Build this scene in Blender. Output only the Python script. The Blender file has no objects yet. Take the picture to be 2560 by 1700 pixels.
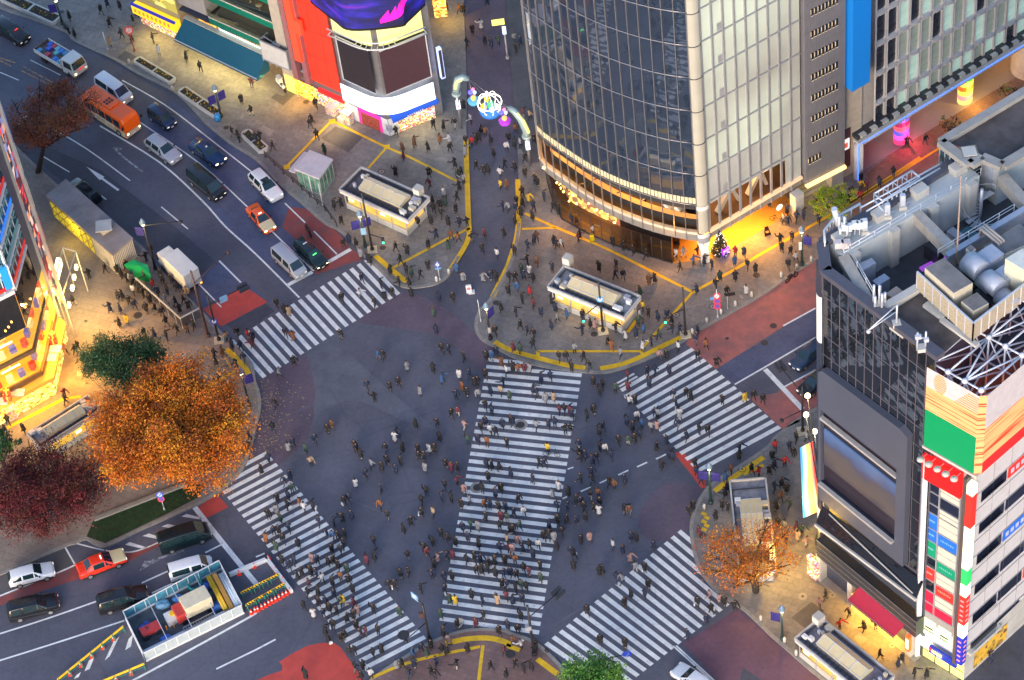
import bpy,bmesh,math,random
from mathutils import Vector,Matrix
random.seed(7)
SC=bpy.context.scene
COL=SC.collection
R=math.radians
CAM_H,PITCH,NADIR=207.0,R(48.0),(2070.0,6580.0)
_dx,_dy=NADIR[0]-1280,NADIR[1]-850
FPX=math.hypot(_dx,_dy)*math.tan(PITCH)
_roll=math.atan2(_dx,_dy)
_fw=Vector((0,math.cos(PITCH),-math.sin(PITCH)))
_rt=Vector((1,0,0));_dn=_fw.cross(_rt)
_X=_rt*math.cos(_roll)+_dn*math.sin(_roll)
_Y=-_rt*math.sin(_roll)+_dn*math.cos(_roll)
EYE=Vector((0,0,CAM_H))
cam=bpy.data.cameras.new('camera')
cam.sensor_fit='HORIZONTAL';cam.sensor_width=36
cam.lens=FPX/2560*36
cam.clip_start,cam.clip_end=1,3000
co=bpy.data.objects.new('camera',cam);COL.objects.link(co)
m=Matrix((_X,-_Y,-_fw)).transposed().to_4x4();m.translation=EYE
co.matrix_world=m
SC.camera=co
W=bpy.data.worlds.new('World');SC.world=W;W.use_nodes=True
nt=W.node_tree;bg=nt.nodes['Background']
sky=nt.nodes.new('ShaderNodeTexSky');sky.sky_type='NISHITA';sky.sun_disc=False
SUN_EL,SUN_ROT=R(14),R(200)
sky.sun_elevation,sky.sun_rotation=SUN_EL,SUN_ROT
sky.air_density=1.4;sky.dust_density=2.5;sky.ozone_density=3.0
tn=nt.nodes.new('ShaderNodeMix');tn.data_type='RGBA';tn.blend_type='MULTIPLY';tn.inputs[0].default_value=1;tn.inputs[7].default_value=(.98,.96,1.07,1)
nt.links.new(sky.outputs[0],tn.inputs[6]);nt.links.new(tn.outputs[2],bg.inputs[0]);bg.inputs[1].default_value=0.15
sl=bpy.data.lights.new('sun','SUN');sl.energy=0.9;sl.angle=R(40);sl.color=(1,.93,.92)
so=bpy.data.objects.new('sun',sl);COL.objects.link(so)
so.rotation_euler=Vector((math.sin(SUN_ROT)*math.cos(SUN_EL),math.cos(SUN_ROT)*math.cos(SUN_EL),math.sin(SUN_EL))).to_track_quat('Z','Y').to_euler()
SC.view_settings.view_transform='Standard';SC.view_settings.look='None'
SC.view_settings.exposure=1.38;SC.view_settings.gamma=1
SC.render.engine='CYCLES'
cy=SC.cycles
cy.max_bounces=5;cy.diffuse_bounces=2;cy.glossy_bounces=3;cy.transmission_bounces=4;cy.transparent_max_bounces=8
cy.sample_clamp_indirect=4;cy.caustics_reflective=False;cy.caustics_refractive=False
cy.use_denoising=True
def S(x,y,z=0.0):
 d=_fw*FPX+_X*(x-1280)+_Y*(y-850)
 return EYE+d*((z-CAM_H)/d.z)
TS=640/1770
def px(t,u,v):
 return(640*t[0]+u*TS,567*t[1]+v*TS)
def P(t,u,v,z=0.0):
 return S(*px(t,u,v),z)
def onplane(p,A,B):
 d=_fw*FPX+_X*(p[0]-1280)+_Y*(p[1]-850)
 n=Vector((B.y-A.y,A.x-B.x,0))
 return EYE+d*((A-EYE).dot(n)/d.dot(n))
def proj(w):
 d=w-EYE;k=FPX/d.dot(_fw)
 return(1280+k*d.dot(_X),850+k*d.dot(_Y))
T00,T10,T20,T30=(0,0),(1,0),(2,0),(3,0)
T01,T11,T21,T31=(0,1),(1,1),(2,1),(3,1)
T02,T12,T22,T32=(0,2),(1,2),(2,2),(3,2)
MATS={}
def mat(name,rgb=(.5,.5,.5),rough=.6,metal=0.,emit=None,es=0.,var=.12,scale=1.5,spec=.5,bump=0.,col2=None,coat=0.):
 if name in MATS:return MATS[name]
 m=bpy.data.materials.new(name);m.use_nodes=True
 n=m.node_tree;b=n.nodes['Principled BSDF']
 b.inputs['Roughness'].default_value=rough;b.inputs['Metallic'].default_value=metal
 b.inputs['Specular IOR Level'].default_value=spec
 b.inputs['Coat Weight'].default_value=coat
 c=(*rgb,1)
 b.inputs['Base Color'].default_value=c
 if var or col2:
  tc=n.nodes.new('ShaderNodeTexCoord');nz=n.nodes.new('ShaderNodeTexNoise')
  nz.inputs['Scale'].default_value=scale;nz.inputs['Detail'].default_value=5
  nz.inputs['Roughness'].default_value=.62
  n.links.new(tc.outputs['Object'],nz.inputs['Vector'])
  rp=n.nodes.new('ShaderNodeValToRGB')
  rp.color_ramp.elements[0].position=.3;rp.color_ramp.elements[1].position=.7
  lo=tuple(x*(1-var)for x in rgb);hi=col2 or tuple(min(1,x*(1+var))for x in rgb)
  rp.color_ramp.elements[0].color=(*lo,1);rp.color_ramp.elements[1].color=(*hi,1)
  n.links.new(nz.outputs['Fac'],rp.inputs[0]);n.links.new(rp.outputs[0],b.inputs['Base Color'])
  if bump:
   bp=n.nodes.new('ShaderNodeBump');bp.inputs['Strength'].default_value=bump
   n.links.new(nz.outputs['Fac'],bp.inputs['Height']);n.links.new(bp.outputs[0],b.inputs['Normal'])
 if emit:
  b.inputs['Emission Color'].default_value=(*emit,1);b.inputs['Emission Strength'].default_value=es
 MATS[name]=m
 return m
def tint(name,rough=.75,var=.0):
 if name in MATS:return MATS[name]
 m=bpy.data.materials.new(name);m.use_nodes=True
 n=m.node_tree;b=n.nodes['Principled BSDF'];b.inputs['Roughness'].default_value=rough
 oi=n.nodes.new('ShaderNodeObjectInfo')
 nz=n.nodes.new('ShaderNodeTexNoise');nz.inputs['Scale'].default_value=9
 tc=n.nodes.new('ShaderNodeTexCoord');n.links.new(tc.outputs['Object'],nz.inputs['Vector'])
 mr=n.nodes.new('ShaderNodeMapRange');mr.inputs[3].default_value=.8;mr.inputs[4].default_value=1.2
 n.links.new(nz.outputs['Fac'],mr.inputs[0])
 mx=n.nodes.new('ShaderNodeMix');mx.data_type='RGBA';mx.blend_type='MULTIPLY';mx.inputs[0].default_value=1
 n.links.new(oi.outputs['Color'],mx.inputs[6]);n.links.new(mr.outputs[0],mx.inputs[7])
 n.links.new(mx.outputs[2],b.inputs['Base Color'])
 MATS[name]=m
 return m
def glass(name,rgb=(.8,.9,.88),see=.6,rough=.03):
 if name in MATS:return MATS[name]
 m=bpy.data.materials.new(name);m.use_nodes=True
 n=m.node_tree;n.nodes.remove(n.nodes['Principled BSDF'])
 out=n.nodes['Material Output']
 g=n.nodes.new('ShaderNodeBsdfGlossy');g.inputs['Roughness'].default_value=rough
 t=n.nodes.new('ShaderNodeBsdfTransparent');t.inputs[0].default_value=(*rgb,1)
 fr=n.nodes.new('ShaderNodeFresnel');fr.inputs[0].default_value=1.3
 ad=n.nodes.new('ShaderNodeMath');ad.operation='ADD';ad.inputs[1].default_value=1-see;ad.use_clamp=True
 mx=n.nodes.new('ShaderNodeMixShader')
 n.links.new(fr.outputs[0],ad.inputs[0]);n.links.new(ad.outputs[0],mx.inputs[0])
 n.links.new(t.outputs[0],mx.inputs[1]);n.links.new(g.outputs[0],mx.inputs[2]);n.links.new(mx.outputs[0],out.inputs[0])
 MATS[name]=m
 return m
def glow(name,rgb,s,rough=.5):
 return mat(name,tuple(min(.8,x*.7)for x in rgb),rough,emit=rgb,es=s*.42,var=0)
class MB:
 def __init__(s):s.v,s.f,s.mi,s.sm=[],[],[],[]
 def vert(s,p):s.v.append(Vector(p));return len(s.v)-1
 def face(s,pts,mi=0,smooth=False):
  b=len(s.v);s.v+=[Vector(p)for p in pts]
  s.f.append(tuple(range(b,b+len(pts))));s.mi.append(mi);s.sm.append(smooth);return s
 def prism(s,poly,z0,z1,mi=0,mi_top=None,bottom=True):
  a=[Vector((p[0],p[1],z0))for p in poly];c=[Vector((p[0],p[1],z1))for p in poly]
  ar=sum(a[i].x*a[i-1].y-a[i-1].x*a[i].y for i in range(len(a)))
  if ar>0:a.reverse();c.reverse()
  b=len(s.v);n=len(a);s.v+=a+c
  for i in range(n):
   j=(i+1)%n
   s.f.append((b+i,b+j,b+n+j,b+n+i));s.mi.append(mi);s.sm.append(False)
  s.f.append(tuple(range(b+n,b+2*n)));s.mi.append(mi if mi_top is None else mi_top);s.sm.append(False)
  if bottom:s.f.append(tuple(range(b+n-1,b-1,-1)));s.mi.append(mi);s.sm.append(False)
  return s
 def box(s,c,d,ax=None,mi=0):
  c=Vector(c);ax=ax or(Vector((1,0,0)),Vector((0,1,0)),Vector((0,0,1)))
  e=[ax[k]*(d[k]/2)for k in range(3)]
  b=len(s.v)
  for q in((-1,-1,-1),(1,-1,-1),(1,1,-1),(-1,1,-1),(-1,-1,1),(1,-1,1),(1,1,1),(-1,1,1)):
   s.v.append(c+e[0]*q[0]+e[1]*q[1]+e[2]*q[2])
  for f in((3,2,1,0),(4,5,6,7),(0,1,5,4),(1,2,6,5),(2,3,7,6),(3,0,4,7)):
   s.f.append(tuple(b+i for i in f));s.mi.append(mi);s.sm.append(False)
  return s
 def bar(s,a,b_,w,h=None,mi=0,up=None):
  a,b_=Vector(a),Vector(b_);d=b_-a;L=d.length
  if L<1e-6:return s
  d/=L;up=Vector(up)if up else(Vector((0,0,1))if abs(d.z)<.95 else Vector((1,0,0)))
  sd=d.cross(up).normalized();u2=sd.cross(d)
  return s.box((a+b_)/2,(L,w,h or w),(d,sd,u2),mi)
 def tube(s,pts,r,n=8,mi=0,caps=True,closed=False):
  pts=[Vector(p)for p in pts];N=len(pts)
  rs=r if isinstance(r,(list,tuple))else[r]*N
  b=len(s.v)
  ref=None
  for i,p in enumerate(pts):
   if closed:d=pts[(i+1)%N]-pts[i-1]
   else:d=pts[min(i+1,N-1)]-pts[max(i-1,0)]
   d.normalize()
   if ref is None:ref=Vector((0,0,1))if abs(d.z)<.9 else Vector((1,0,0))
   sd=d.cross(ref).normalized();u2=sd.cross(d);ref=u2
   for k in range(n):
    t=2*math.pi*k/n
    s.v.append(p+(sd*math.cos(t)+u2*math.sin(t))*rs[i])
  for i in range(N if closed else N-1):
   j=(i+1)%N
   for k in range(n):
    k2=(k+1)%n
    s.f.append((b+i*n+k,b+i*n+k2,b+j*n+k2,b+j*n+k));s.mi.append(mi);s.sm.append(True)
  if caps and not closed:
   s.f.append(tuple(b+k for k in range(n-1,-1,-1)));s.mi.append(mi);s.sm.append(False)
   s.f.append(tuple(b+(N-1)*n+k for k in range(n)));s.mi.append(mi);s.sm.append(False)
  return s
 def lathe(s,c,prof,n=12,mi=0):
  c=Vector(c)
  return s.tube([c+Vector((0,0,z))for r,z in prof],[r for r,z in prof],n,mi)
 def ball(s,c,r,n=10,k=6,mi=0):
  c=Vector(c);rr=r if isinstance(r,(tuple,list))else(r,r,r)
  b=len(s.v)
  for i in range(k+1):
   a=math.pi*i/k
   for j in range(n):
    t=2*math.pi*j/n
    s.v.append(c+Vector((rr[0]*math.sin(a)*math.cos(t),rr[1]*math.sin(a)*math.sin(t),rr[2]*math.cos(a))))
  for i in range(k):
   for j in range(n):
    j2=(j+1)%n
    s.f.append((b+i*n+j,b+(i+1)*n+j,b+(i+1)*n+j2,b+i*n+j2));s.mi.append(mi);s.sm.append(True)
  return s
 def strip(s,pts,w,z,mi=0):
  pts=[Vector((p[0],p[1],z))for p in pts]
  L,Rr=[],[]
  for i,p in enumerate(pts):
   a=(p-pts[i-1]).normalized()if i else None
   c=(pts[i+1]-p).normalized()if i<len(pts)-1 else None
   d=(a+c).normalized()if a and c else(a or c)
   k=1.0
   if a and c:k=1/max(.5,d.dot(a))
   nn=Vector((-d.y,d.x,0))*(w/2*k)
   L.append(p+nn);Rr.append(p-nn)
  for i in range(len(pts)-1):
   s.face((L[i],Rr[i],Rr[i+1],L[i+1]),mi)
  return s
 def build(s,name,mats,parent=None,bevel=0.,smooth=False,loc=None,local=False):
  if not s.v:return None
  me=bpy.data.meshes.new(name)
  off=Vector((0,0,0))if local else Vector(parent_loc(parent))if parent else Vector(loc or(0,0,0))
  me.from_pydata([tuple(v-off)for v in s.v],[],s.f)
  for mm in(mats if isinstance(mats,(list,tuple))else[mats]):me.materials.append(mm)
  me.polygons.foreach_set('material_index',s.mi)
  me.polygons.foreach_set('use_smooth',[True]*len(s.f)if smooth else s.sm)
  me.update()
  o=bpy.data.objects.new(name,me);COL.objects.link(o)
  if parent:o.parent=parent
  else:o.location=off
  if bevel:
   bm=bmesh.new();bm.from_mesh(me)
   bmesh.ops.remove_doubles(bm,verts=bm.verts,dist=1e-4)
   bmesh.ops.recalc_face_normals(bm,faces=bm.faces)
   ed=[e for e in bm.edges if len(e.link_faces)==2 and e.calc_face_angle(0)>.35]
   bmesh.ops.bevel(bm,geom=ed,offset=bevel,segments=2,affect='EDGES',clamp_overlap=True,profile=.5)
   bm.to_mesh(me);bm.free()
  return o
def parent_loc(o):
 p=Vector((0,0,0))
 while o is not None:p+=Vector(o.location);o=o.parent
 return p
def thing(name,label,cat,loc=(0,0,0),rz=0.,group=None):
 o=bpy.data.objects.new(name,None);COL.objects.link(o);o.empty_display_size=.3
 o.location=Vector(loc);o.rotation_euler=(0,0,rz)
 return tag(o,label,cat,group)
def tag(o,label,cat,group=None):
 o['label']=label;o['category']=cat
 if group:o['group']=group
 return o
def struct(o,kind='structure'):
 o['kind']=kind;return o
def copy_tree(o,parent=None):
 c=o.copy();COL.objects.link(c)
 if parent:c.parent=parent
 for ch in o.children:copy_tree(ch,c)
 return c
def lamp(name,loc,rgb,power,kind='POINT',size=.5,aim=None,sx=None,sy=None):
 l=bpy.data.lights.new(name,kind);l.energy=power*.36;l.color=rgb
 if kind=='AREA':
  l.shape='RECTANGLE';l.size=sx or size;l.size_y=sy or size
 else:l.shadow_soft_size=min(size,.12)
 o=bpy.data.objects.new(name,l);COL.objects.link(o);o.location=loc
 if aim is not None:o.rotation_euler=(Vector(loc)-Vector(aim)).to_track_quat('Z','Y').to_euler()
 return o
Z=Vector((0,0,1))
def frame(A,B):
 u=Vector((B.x-A.x,B.y-A.y,0)).normalized();n=Vector((u.y,-u.x,0))
 mid=(A+B)/2
 if n.dot(EYE-mid)<0:n=-n
 return u,n
# ================================================================== THE GROUND
def ground_mat(name,rgb,col2,scale,rough=.75,slab=0,fine=.12):
 m=mat(name,rgb,rough,var=.2,scale=scale,col2=col2)
 n=m.node_tree;b=n.nodes['Principled BSDF']
 src=b.inputs['Base Color'].links[0].from_socket
 tc=n.nodes.new('ShaderNodeTexCoord');nz=n.nodes.new('ShaderNodeTexNoise');nz.inputs['Scale'].default_value=2.5;nz.inputs['Detail'].default_value=8
 n.links.new(tc.outputs['Object'],nz.inputs['Vector'])
 mr=n.nodes.new('ShaderNodeMapRange');mr.inputs[3].default_value=1-fine*2;mr.inputs[4].default_value=1+fine*2
 n.links.new(nz.outputs['Fac'],mr.inputs[0])
 mx=n.nodes.new('ShaderNodeMix');mx.data_type='RGBA';mx.blend_type='MULTIPLY';mx.inputs[0].default_value=1
 n.links.new(src,mx.inputs[6]);n.links.new(mr.outputs[0],mx.inputs[7])
 o=mx.outputs[2]
 if 'asphalt' in name:
  wv=n.nodes.new('ShaderNodeTexVoronoi');wv.feature='DISTANCE_TO_EDGE';wv.inputs['Scale'].default_value=.17;nd=n.nodes.new('ShaderNodeMixRGB');nd.inputs[0].default_value=.12;n.links.new(tc.outputs['Object'],nd.inputs[1]);n.links.new(nz.outputs['Color'],nd.inputs[2]);n.links.new(nd.outputs[0],wv.inputs['Vector'])
  cr=n.nodes.new('ShaderNodeMapRange');cr.inputs[2].default_value=.012;cr.inputs[3].default_value=.86;n.links.new(wv.outputs[0],cr.inputs[0])
  st=n.nodes.new('ShaderNodeTexNoise');st.inputs['Scale'].default_value=.7;st.inputs['Detail'].default_value=6;n.links.new(tc.outputs['Object'],st.inputs['Vector']);sr=n.nodes.new('ShaderNodeMapRange');sr.inputs[1].default_value=.3;sr.inputs[2].default_value=.5;sr.inputs[3].default_value=.9;n.links.new(st.outputs['Fac'],sr.inputs[0])
  ml=n.nodes.new('ShaderNodeMath');ml.operation='MULTIPLY';n.links.new(cr.outputs[0],ml.inputs[0]);n.links.new(sr.outputs[0],ml.inputs[1])
  m3=n.nodes.new('ShaderNodeMix');m3 .data_type='RGBA';m3 .blend_type='MULTIPLY';m3 .inputs[0].default_value=1;n.links.new(o,m3 .inputs[6]);n.links.new(ml.outputs[0],m3 .inputs[7]);o=m3 .outputs[2]
 if slab:
  bk=n.nodes.new('ShaderNodeTexBrick');bk.inputs['Scale'].default_value=1;bk.inputs['Brick Width'].default_value=slab;bk.inputs['Row Height'].default_value=slab*.5;bk.inputs['Mortar Size'].default_value=.02
  bk.inputs['Color1'].default_value=(.9,.9,.9,1);bk.inputs['Color2'].default_value=(1.1,1.08,1.06,1);bk.inputs['Mortar'].default_value=(.7,.7,.7,1)
  mp=n.nodes.new('ShaderNodeMapping');mp.inputs['Rotation'].default_value=(0,0,.5);n.links.new(tc.outputs['Object'],mp.inputs[0]);n.links.new(mp.outputs[0],bk.inputs['Vector'])
  m2=n.nodes.new('ShaderNodeMix');m2 .data_type='RGBA';m2 .blend_type='MULTIPLY';m2 .inputs[0].default_value=1;n.links.new(o,m2 .inputs[6]);n.links.new(bk.outputs[0],m2 .inputs[7]);o=m2 .outputs[2]
 n.links.new(o,b.inputs['Base Color'])
 return m
def worn(name,rgb,under,amount=.5,scale=1.2,rough=.7):
 m=mat(name,rgb,rough,var=.15,scale=.8)
 n=m.node_tree;b=n.nodes['Principled BSDF'];src=b.inputs['Base Color'].links[0].from_socket
 tc=n.nodes.new('ShaderNodeTexCoord');nz=n.nodes.new('ShaderNodeTexNoise');nz.inputs['Scale'].default_value=scale;nz.inputs['Detail'].default_value=9;nz.inputs['Roughness'].default_value=.7
 n.links.new(tc.outputs['Object'],nz.inputs['Vector'])
 mr=n.nodes.new('ShaderNodeMapRange');mr.inputs[1].default_value=amount-.08;mr.inputs[2].default_value=amount+.08
 n.links.new(nz.outputs['Fac'],mr.inputs[0])
 mx=n.nodes.new('ShaderNodeMix');mx.data_type='RGBA'
 n.links.new(mr.outputs[0],mx.inputs[0]);n.links.new(src,mx.inputs[7]);mx.inputs[6].default_value=(*under,1)
 mx2=mx
 n.links.new(mx.outputs[2],b.inputs['Base Color'])
 return m
ASPH=(.062,.07,.092)
m_asph=ground_mat('asphalt',(.098,.098,.128),(.132,.132,.166),.09)
m_asph_blue=ground_mat('blue_grey_asphalt',(.085,.1,.175),(.105,.12,.195),.3)
m_asph_dark=ground_mat('dark_asphalt',(.066,.07,.09),(.09,.093,.115),.2)
m_asph_pale=ground_mat('pale_asphalt',(.118,.122,.155),(.14,.145,.175),.3)
m_brick_road=ground_mat('worn_reddish_road',(.118,.088,.118),(.145,.105,.135),.25)
m_plum=ground_mat('plum_road',(.15,.075,.105),(.19,.095,.125),.2)
m_red=worn('red_road_paint',(.56,.07,.05),(.3,.08,.075),.36,.5)
m_redlane=worn('dull_red_lane',(.3,.065,.055),(.18,.075,.075),.45,.5)
m_pinkred=worn('faded_red_lane',(.4,.13,.11),(.27,.12,.115),.45,.4)
m_white=worn('white_road_paint',(.8,.79,.75),(.4,.4,.41),.37,1.9)
m_white_faint=worn('faint_road_paint',(.42,.43,.45),(.1,.11,.13),.5,2.)
m_yel=worn('yellow_tactile',(.78,.47,.015),(.42,.28,.04),.36,1.6)
m_orange_line=worn('orange_lane_paint',(.6,.3,.1),(.12,.1,.1),.48,2.)
m_pave=ground_mat('paving',(.2,.185,.175),(.27,.25,.23),.16,slab=1.6,fine=.2)
m_pave_warm=ground_mat('warm_paving',(.22,.18,.16),(.29,.24,.2),.15,slab=1.6,fine=.15)
m_pave_red=ground_mat('reddish_paving',(.2,.12,.11),(.26,.16,.14),.25,slab=1.)
m_pave_dark=ground_mat('dark_paving',(.1,.095,.095),(.13,.12,.12),.3)
m_brick=ground_mat('brick_paving',(.24,.13,.085),(.3,.17,.11),.4,slab=.9)
m_kerb=mat('kerb_stone',(.27,.25,.22),.8,var=.2,scale=2)
g=MB();c0=S(1280,850)
g.face([(-700,-500,0),(700,-500,0),(700,1100,0),(-700,1100,0)])
struct(g.build('road',m_asph))
def patch(name,poly,m,z=.004,kind='structure'):
 b=MB();b.face([(p[0],p[1],z)for p in poly])
 a=sum(poly[i][0]*poly[i-1][1]-poly[i-1][0]*poly[i][1]for i in range(len(poly)))
 if a>0:b.v.reverse()
 return struct(b.build(name,m),kind)
def smooth(pts,n=5):
 pts=[Vector((p[0],p[1],0))for p in pts];out=[]
 for i in range(len(pts)-1):
  p0,p1,p2,p3=pts[max(i-1,0)],pts[i],pts[i+1],pts[min(i+2,len(pts)-1)]
  for k in range(n):
   t=k/n
   out.append(.5*((2*p1)+(p2-p0)*t+(2*p0-5*p1+4*p2-p3)*t*t+(3*p1-p0-3*p2+p3)*t**3))
 out.append(pts[-1]);return out
def TP(t,*uv):return[P(t,uv[i],uv[i+1])for i in range(0,len(uv),2)]
def SP(*xy):return[S(xy[i],xy[i+1])for i in range(0,len(xy),2)]
KH=.13
def pavement(name,kerb,rest,m):
 b=MB();poly=[Vector((p[0],p[1],0))for p in kerb+rest]
 b.prism(poly,-.05,KH,0)
 o=struct(b.build(name,m))
 k=MB();k.strip(kerb,.36,KH+.012);ks=[Vector((p[0],p[1],0))for p in kerb]
 for a,c in zip(ks,ks[1:]):
  d=(c-a).normalized();nn=Vector((-d.y,d.x,0))*.18
  for sg in(1,-1):
   k.face([a+nn*sg,c+nn*sg,c+nn*sg+Z*(KH+.012),a+nn*sg+Z*(KH+.012)])
 struct(k.build('kerb',m_kerb))
 return o
KA=smooth(TP(T00,-400,-130,0,55,440,212,520,285,800,415,950,505,1230,650,1450,875,1600,995,1770,1100)+TP(T10,150,1260,320,1405,480,1545)+TP(T11,570,20,690,125,755,205,850,290,940,375,1040,418,1150,415,1260,390,1335,330,1400,210),4)
KA_rest=TP(T10,1478,1560,1470,1240,1455,970,1460,600,1440,100,1430,-300)+SP(1150,-300,-200,-300)
pavement('north_pavement',KA,KA_rest,m_pave)
KB=smooth(TP(T21,50,-20,30,120)+TP(T11,1760,260,1690,400,1610,520,1545,590,1522,690,1555,770,1650,830)+TP(T21,20,905,170,955,330,985,500,1003,640,1010,780,975,900,930,1060,860,1190,785,1260,735,1520,590,1770,445)+TP(T31,160,330,330,225)+SP(2120,590,2400,430,2800,200),4)
pavement('corner_tower_pavement',KB,SP(2800,-300,1300,-300)+TP(T20,20,0,35,900,50,1400),m_pave)
KC=smooth(SP(-150,170)+TP(T00,100,1010,330,1230,560,1430,790,1590)+TP(T01,960,130,1090,290,1370,570,1520,730,1600,810,1730,940)+TP(T11,-10,1070,18,1150,25,1260,0,1370)+TP(T02,1700,60,1600,190,1470,290,1370,350,1200,425,940,540,720,645,600,590,520,620,450,640,180,760,-60,860),4)
pavement('station_pavement',KC,SP(-300,1500,-400,300),m_pave_warm)
KD=smooth(SP(2800,560)+TP(T31,330,1265,215,1345,60,1450)+TP(T21,1770,1525)+TP(T22,1600,75,1440,175,1340,260,1265,400,1240,520,1258,660,1300,800,1400,935,1510,1020,1620,1090,1770,1235)+TP(T32,130,1350,300,1500,480,1640),4)
pavement('sign_building_pavement',KD,SP(2200,1900,2900,1900,2900,900),m_pave)
KE=smooth(TP(T12,700,1650,830,1545,930,1475,1150,1340,1330,1262,1500,1222,1700,1225)+TP(T22,0,1252,120,1292,230,1370,330,1470,430,1600),4)
pavement('south_pavement',KE,SP(1440,1800,870,1800),m_pave_red)
patch('shopping_street',TP(T10,1470,985,1455,600,1440,100,1440,-300)+TP(T20,20,-300,20,0,35,900)+TP(T20,-60,1010),m_brick_road)
patch('street_edge',TP(T20,-60,-300,-40,0,10,700,40,1000,120,1130,200,1130,130,300,80,-300),m_pave_dark,KH+.006)
patch('asphalt_patch',TP(T00,-200,900,300,1000,700,1180,1200,1560,1900,2150,1660,2330,900,1620,300,1150,-200,1010),m_asph_dark)
patch('lane_surface',TP(T00,960,840,1130,740,1450,970,1770,1220)+TP(T10,200,1410,340,1545)+TP(T11,400,30,330,130,210,390,0,190)+TP(T00,1560,1568,1400,1390,1380,1140),m_asph_blue)
patch('asphalt_patch',TP(T00,1190,690,1420,870,1770,1110)+TP(T10,320,1420,560,1610,400,1580,200,1400)+TP(T00,1770,1210,1450,955,1150,720),m_asph_blue,.005)
patch('red_bus_lane',TP(T10,230,1430,380,1450,560,1600)+TP(T11,640,130,740,225,410,330,390,200,180,0),m_redlane,.006)
patch('red_junction_patch',TP(T01,1400,570,1690,410,1850,520,1530,690),m_red,.006)
patch('blue_junction_patch',TP(T01,1360,370,1510,225,1850,500,1690,415,1400,575),m_asph_blue,.005)
patch('worn_junction_band',smooth(TP(T11,0,1060,80,1010,350,890,390,1000,415,1120,400,1300,350,1470,250,1568,60,1720,-40,1600,0,1370,25,1250,0,1060),3),m_brick_road)
patch('worn_junction_band',smooth(TP(T11,690,660,1000,460,1300,560,1520,740,1650,840,1600,960,1560,1010,1300,770,950,700,690,660),3),m_brick_road)
patch('pale_junction_patch',smooth(TP(T11,350,880,520,780,650,880,820,1040,1180,1350,1300,1420,1000,1330,700,1200,500,1250,400,1300,410,1120,350,880),3),m_asph_pale,.005)
patch('worn_junction_band',smooth(TP(T22,1050,200,1330,240,1250,420,1230,520,1060,610,900,560,880,400,1050,200),3),m_brick_road)
patch('red_turn_lane',TP(T21,1200,810,1250,740,1770,440)+TP(T31,330,235,330,560,105,690)+TP(T21,1410,985),m_pinkred,.006)
patch('blue_lane',TP(T21,1400,975,1770,775)+TP(T31,330,550,330,760,0,960)+TP(T21,1550,1090),m_asph_blue,.005)
patch('red_turn_lane',TP(T31,110,1110,330,985,420,1060,330,1280,215,1340,100,1400,-130,1180,60,1150),m_pinkred,.006)
patch('red_edge_stripe',TP(T22,1120,0,1175,-20,1270,90,1335,190,1345,235,1310,240,1220,120),m_red,.007)
patch('red_stop_patch',TP(T02,1340,390,1500,280,1580,370,1420,450),m_red,.006)
patch('red_bus_lane',TP(T02,-40,1040,0,985,400,830,530,760,740,690,900,690,1110,600,1340,470,1420,480,1250,560,900,740,560,860,0,1050),m_redlane,.005)
patch('red_stop_patch',smooth(TP(T12,160,1440,350,1330,540,1310,620,1390,720,1540,760,1680,100,1680,0,1568,180,1500,160,1440),2),m_red,.006)
patch('plum_carriageway',TP(T22,1180,1310,1380,1190,1560,1070,1770,1240)+TP(T32,130,1355,300,1505,480,1645)+TP(T22,1600,1750),m_plum,.005)
patch('dark_lane_edge',TP(T22,1600,1480,1770,1600,1550,1640),m_asph_dark,.007)
patch('side_street',SP(2380,1720,2470,1600,2560,1500,2800,1250,2800,1900),m_asph_dark,KH+.008)
patch('parking_bay',TP(T02,-40,850,180,770,440,640,520,770,380,830,0,985),m_pave_dark,.007)
def lerp(a,b,t):return(a[0]+(b[0]-a[0])*t,a[1]+(b[1]-a[1])*t)
def zebra(a0,a1,b0,b1,n,duty=.5,z=.012,name='zebra_crossing'):
 A0,A1,B0,B1=S(*a0),S(*a1),S(*b0),S(*b1)
 k=MB();h=.5*duty/(n-1)
 for i in range(n):
  t=i/(n-1)
  k.face([[v.x,v.y,z]for v in(A0 .lerp(A1,t-h),A0 .lerp(A1,t+h),B0 .lerp(B1,t+h),B0 .lerp(B1,t-h))])
 return struct(k.build(name,m_white))
zebra(px(T11,758,228),px(T11,758-18*51.4,228+18*31),px(T11,985,468),px(T11,985-18*51.4,468+18*31.8),19)
zebra((1219,899),px(T12,1270,1140),px(T21,490,978),px(T22,188,1237),35)
zebra(px(T21,755,1132),px(T21,1280,1690),px(T21,1252,845),px(T21,1850,1383),15)
zebra(px(T21,722,1085),px(T21,740,1105),px(T21,845,1015),px(T21,866,1035),2,.5,name='zebra_crossing')
zebra(px(T22,1155,535),px(T22,235,1310),px(T22,1633,943),px(T22,1633-19*47.8,943+19*37.3),20)
zebra(px(T02,1480,190),px(T12,757,1480),px(T12,77,-5),px(T12,1168,1268),31)
ln=MB()
def line(t,w,*uv,b=None,z=.012):(b or ln).strip(smooth(TP(t,*uv),4)if len(uv)>4 else TP(t,*uv),w,z)
line(T00,.17,845,555,1140,725,1450,960,1770,1212)
line(T10,.17,200,1405,340,1540);line(T11,.17,400,30,560,190)
ln.strip(smooth(TP(T00,960,840,1380,1130,1710,1430)+TP(T11,150,70,400,305),4),.17,.012)
ln.strip(smooth(TP(T00,690,870,1100,1120,1400,1390,1560,1568)+TP(T11,0,190,300,490),4),.22,.012)
line(T00,.17,330,870,600,1030,900,1250);line(T00,.15,295,1080,480,1190);line(T00,.15,695,1350,735,1380)
line(T00,.17,1115,1430,1300,1584);line(T01,.2,1510,230,1665,385);line(T01,.17,1350,370,1530,555)
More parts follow.
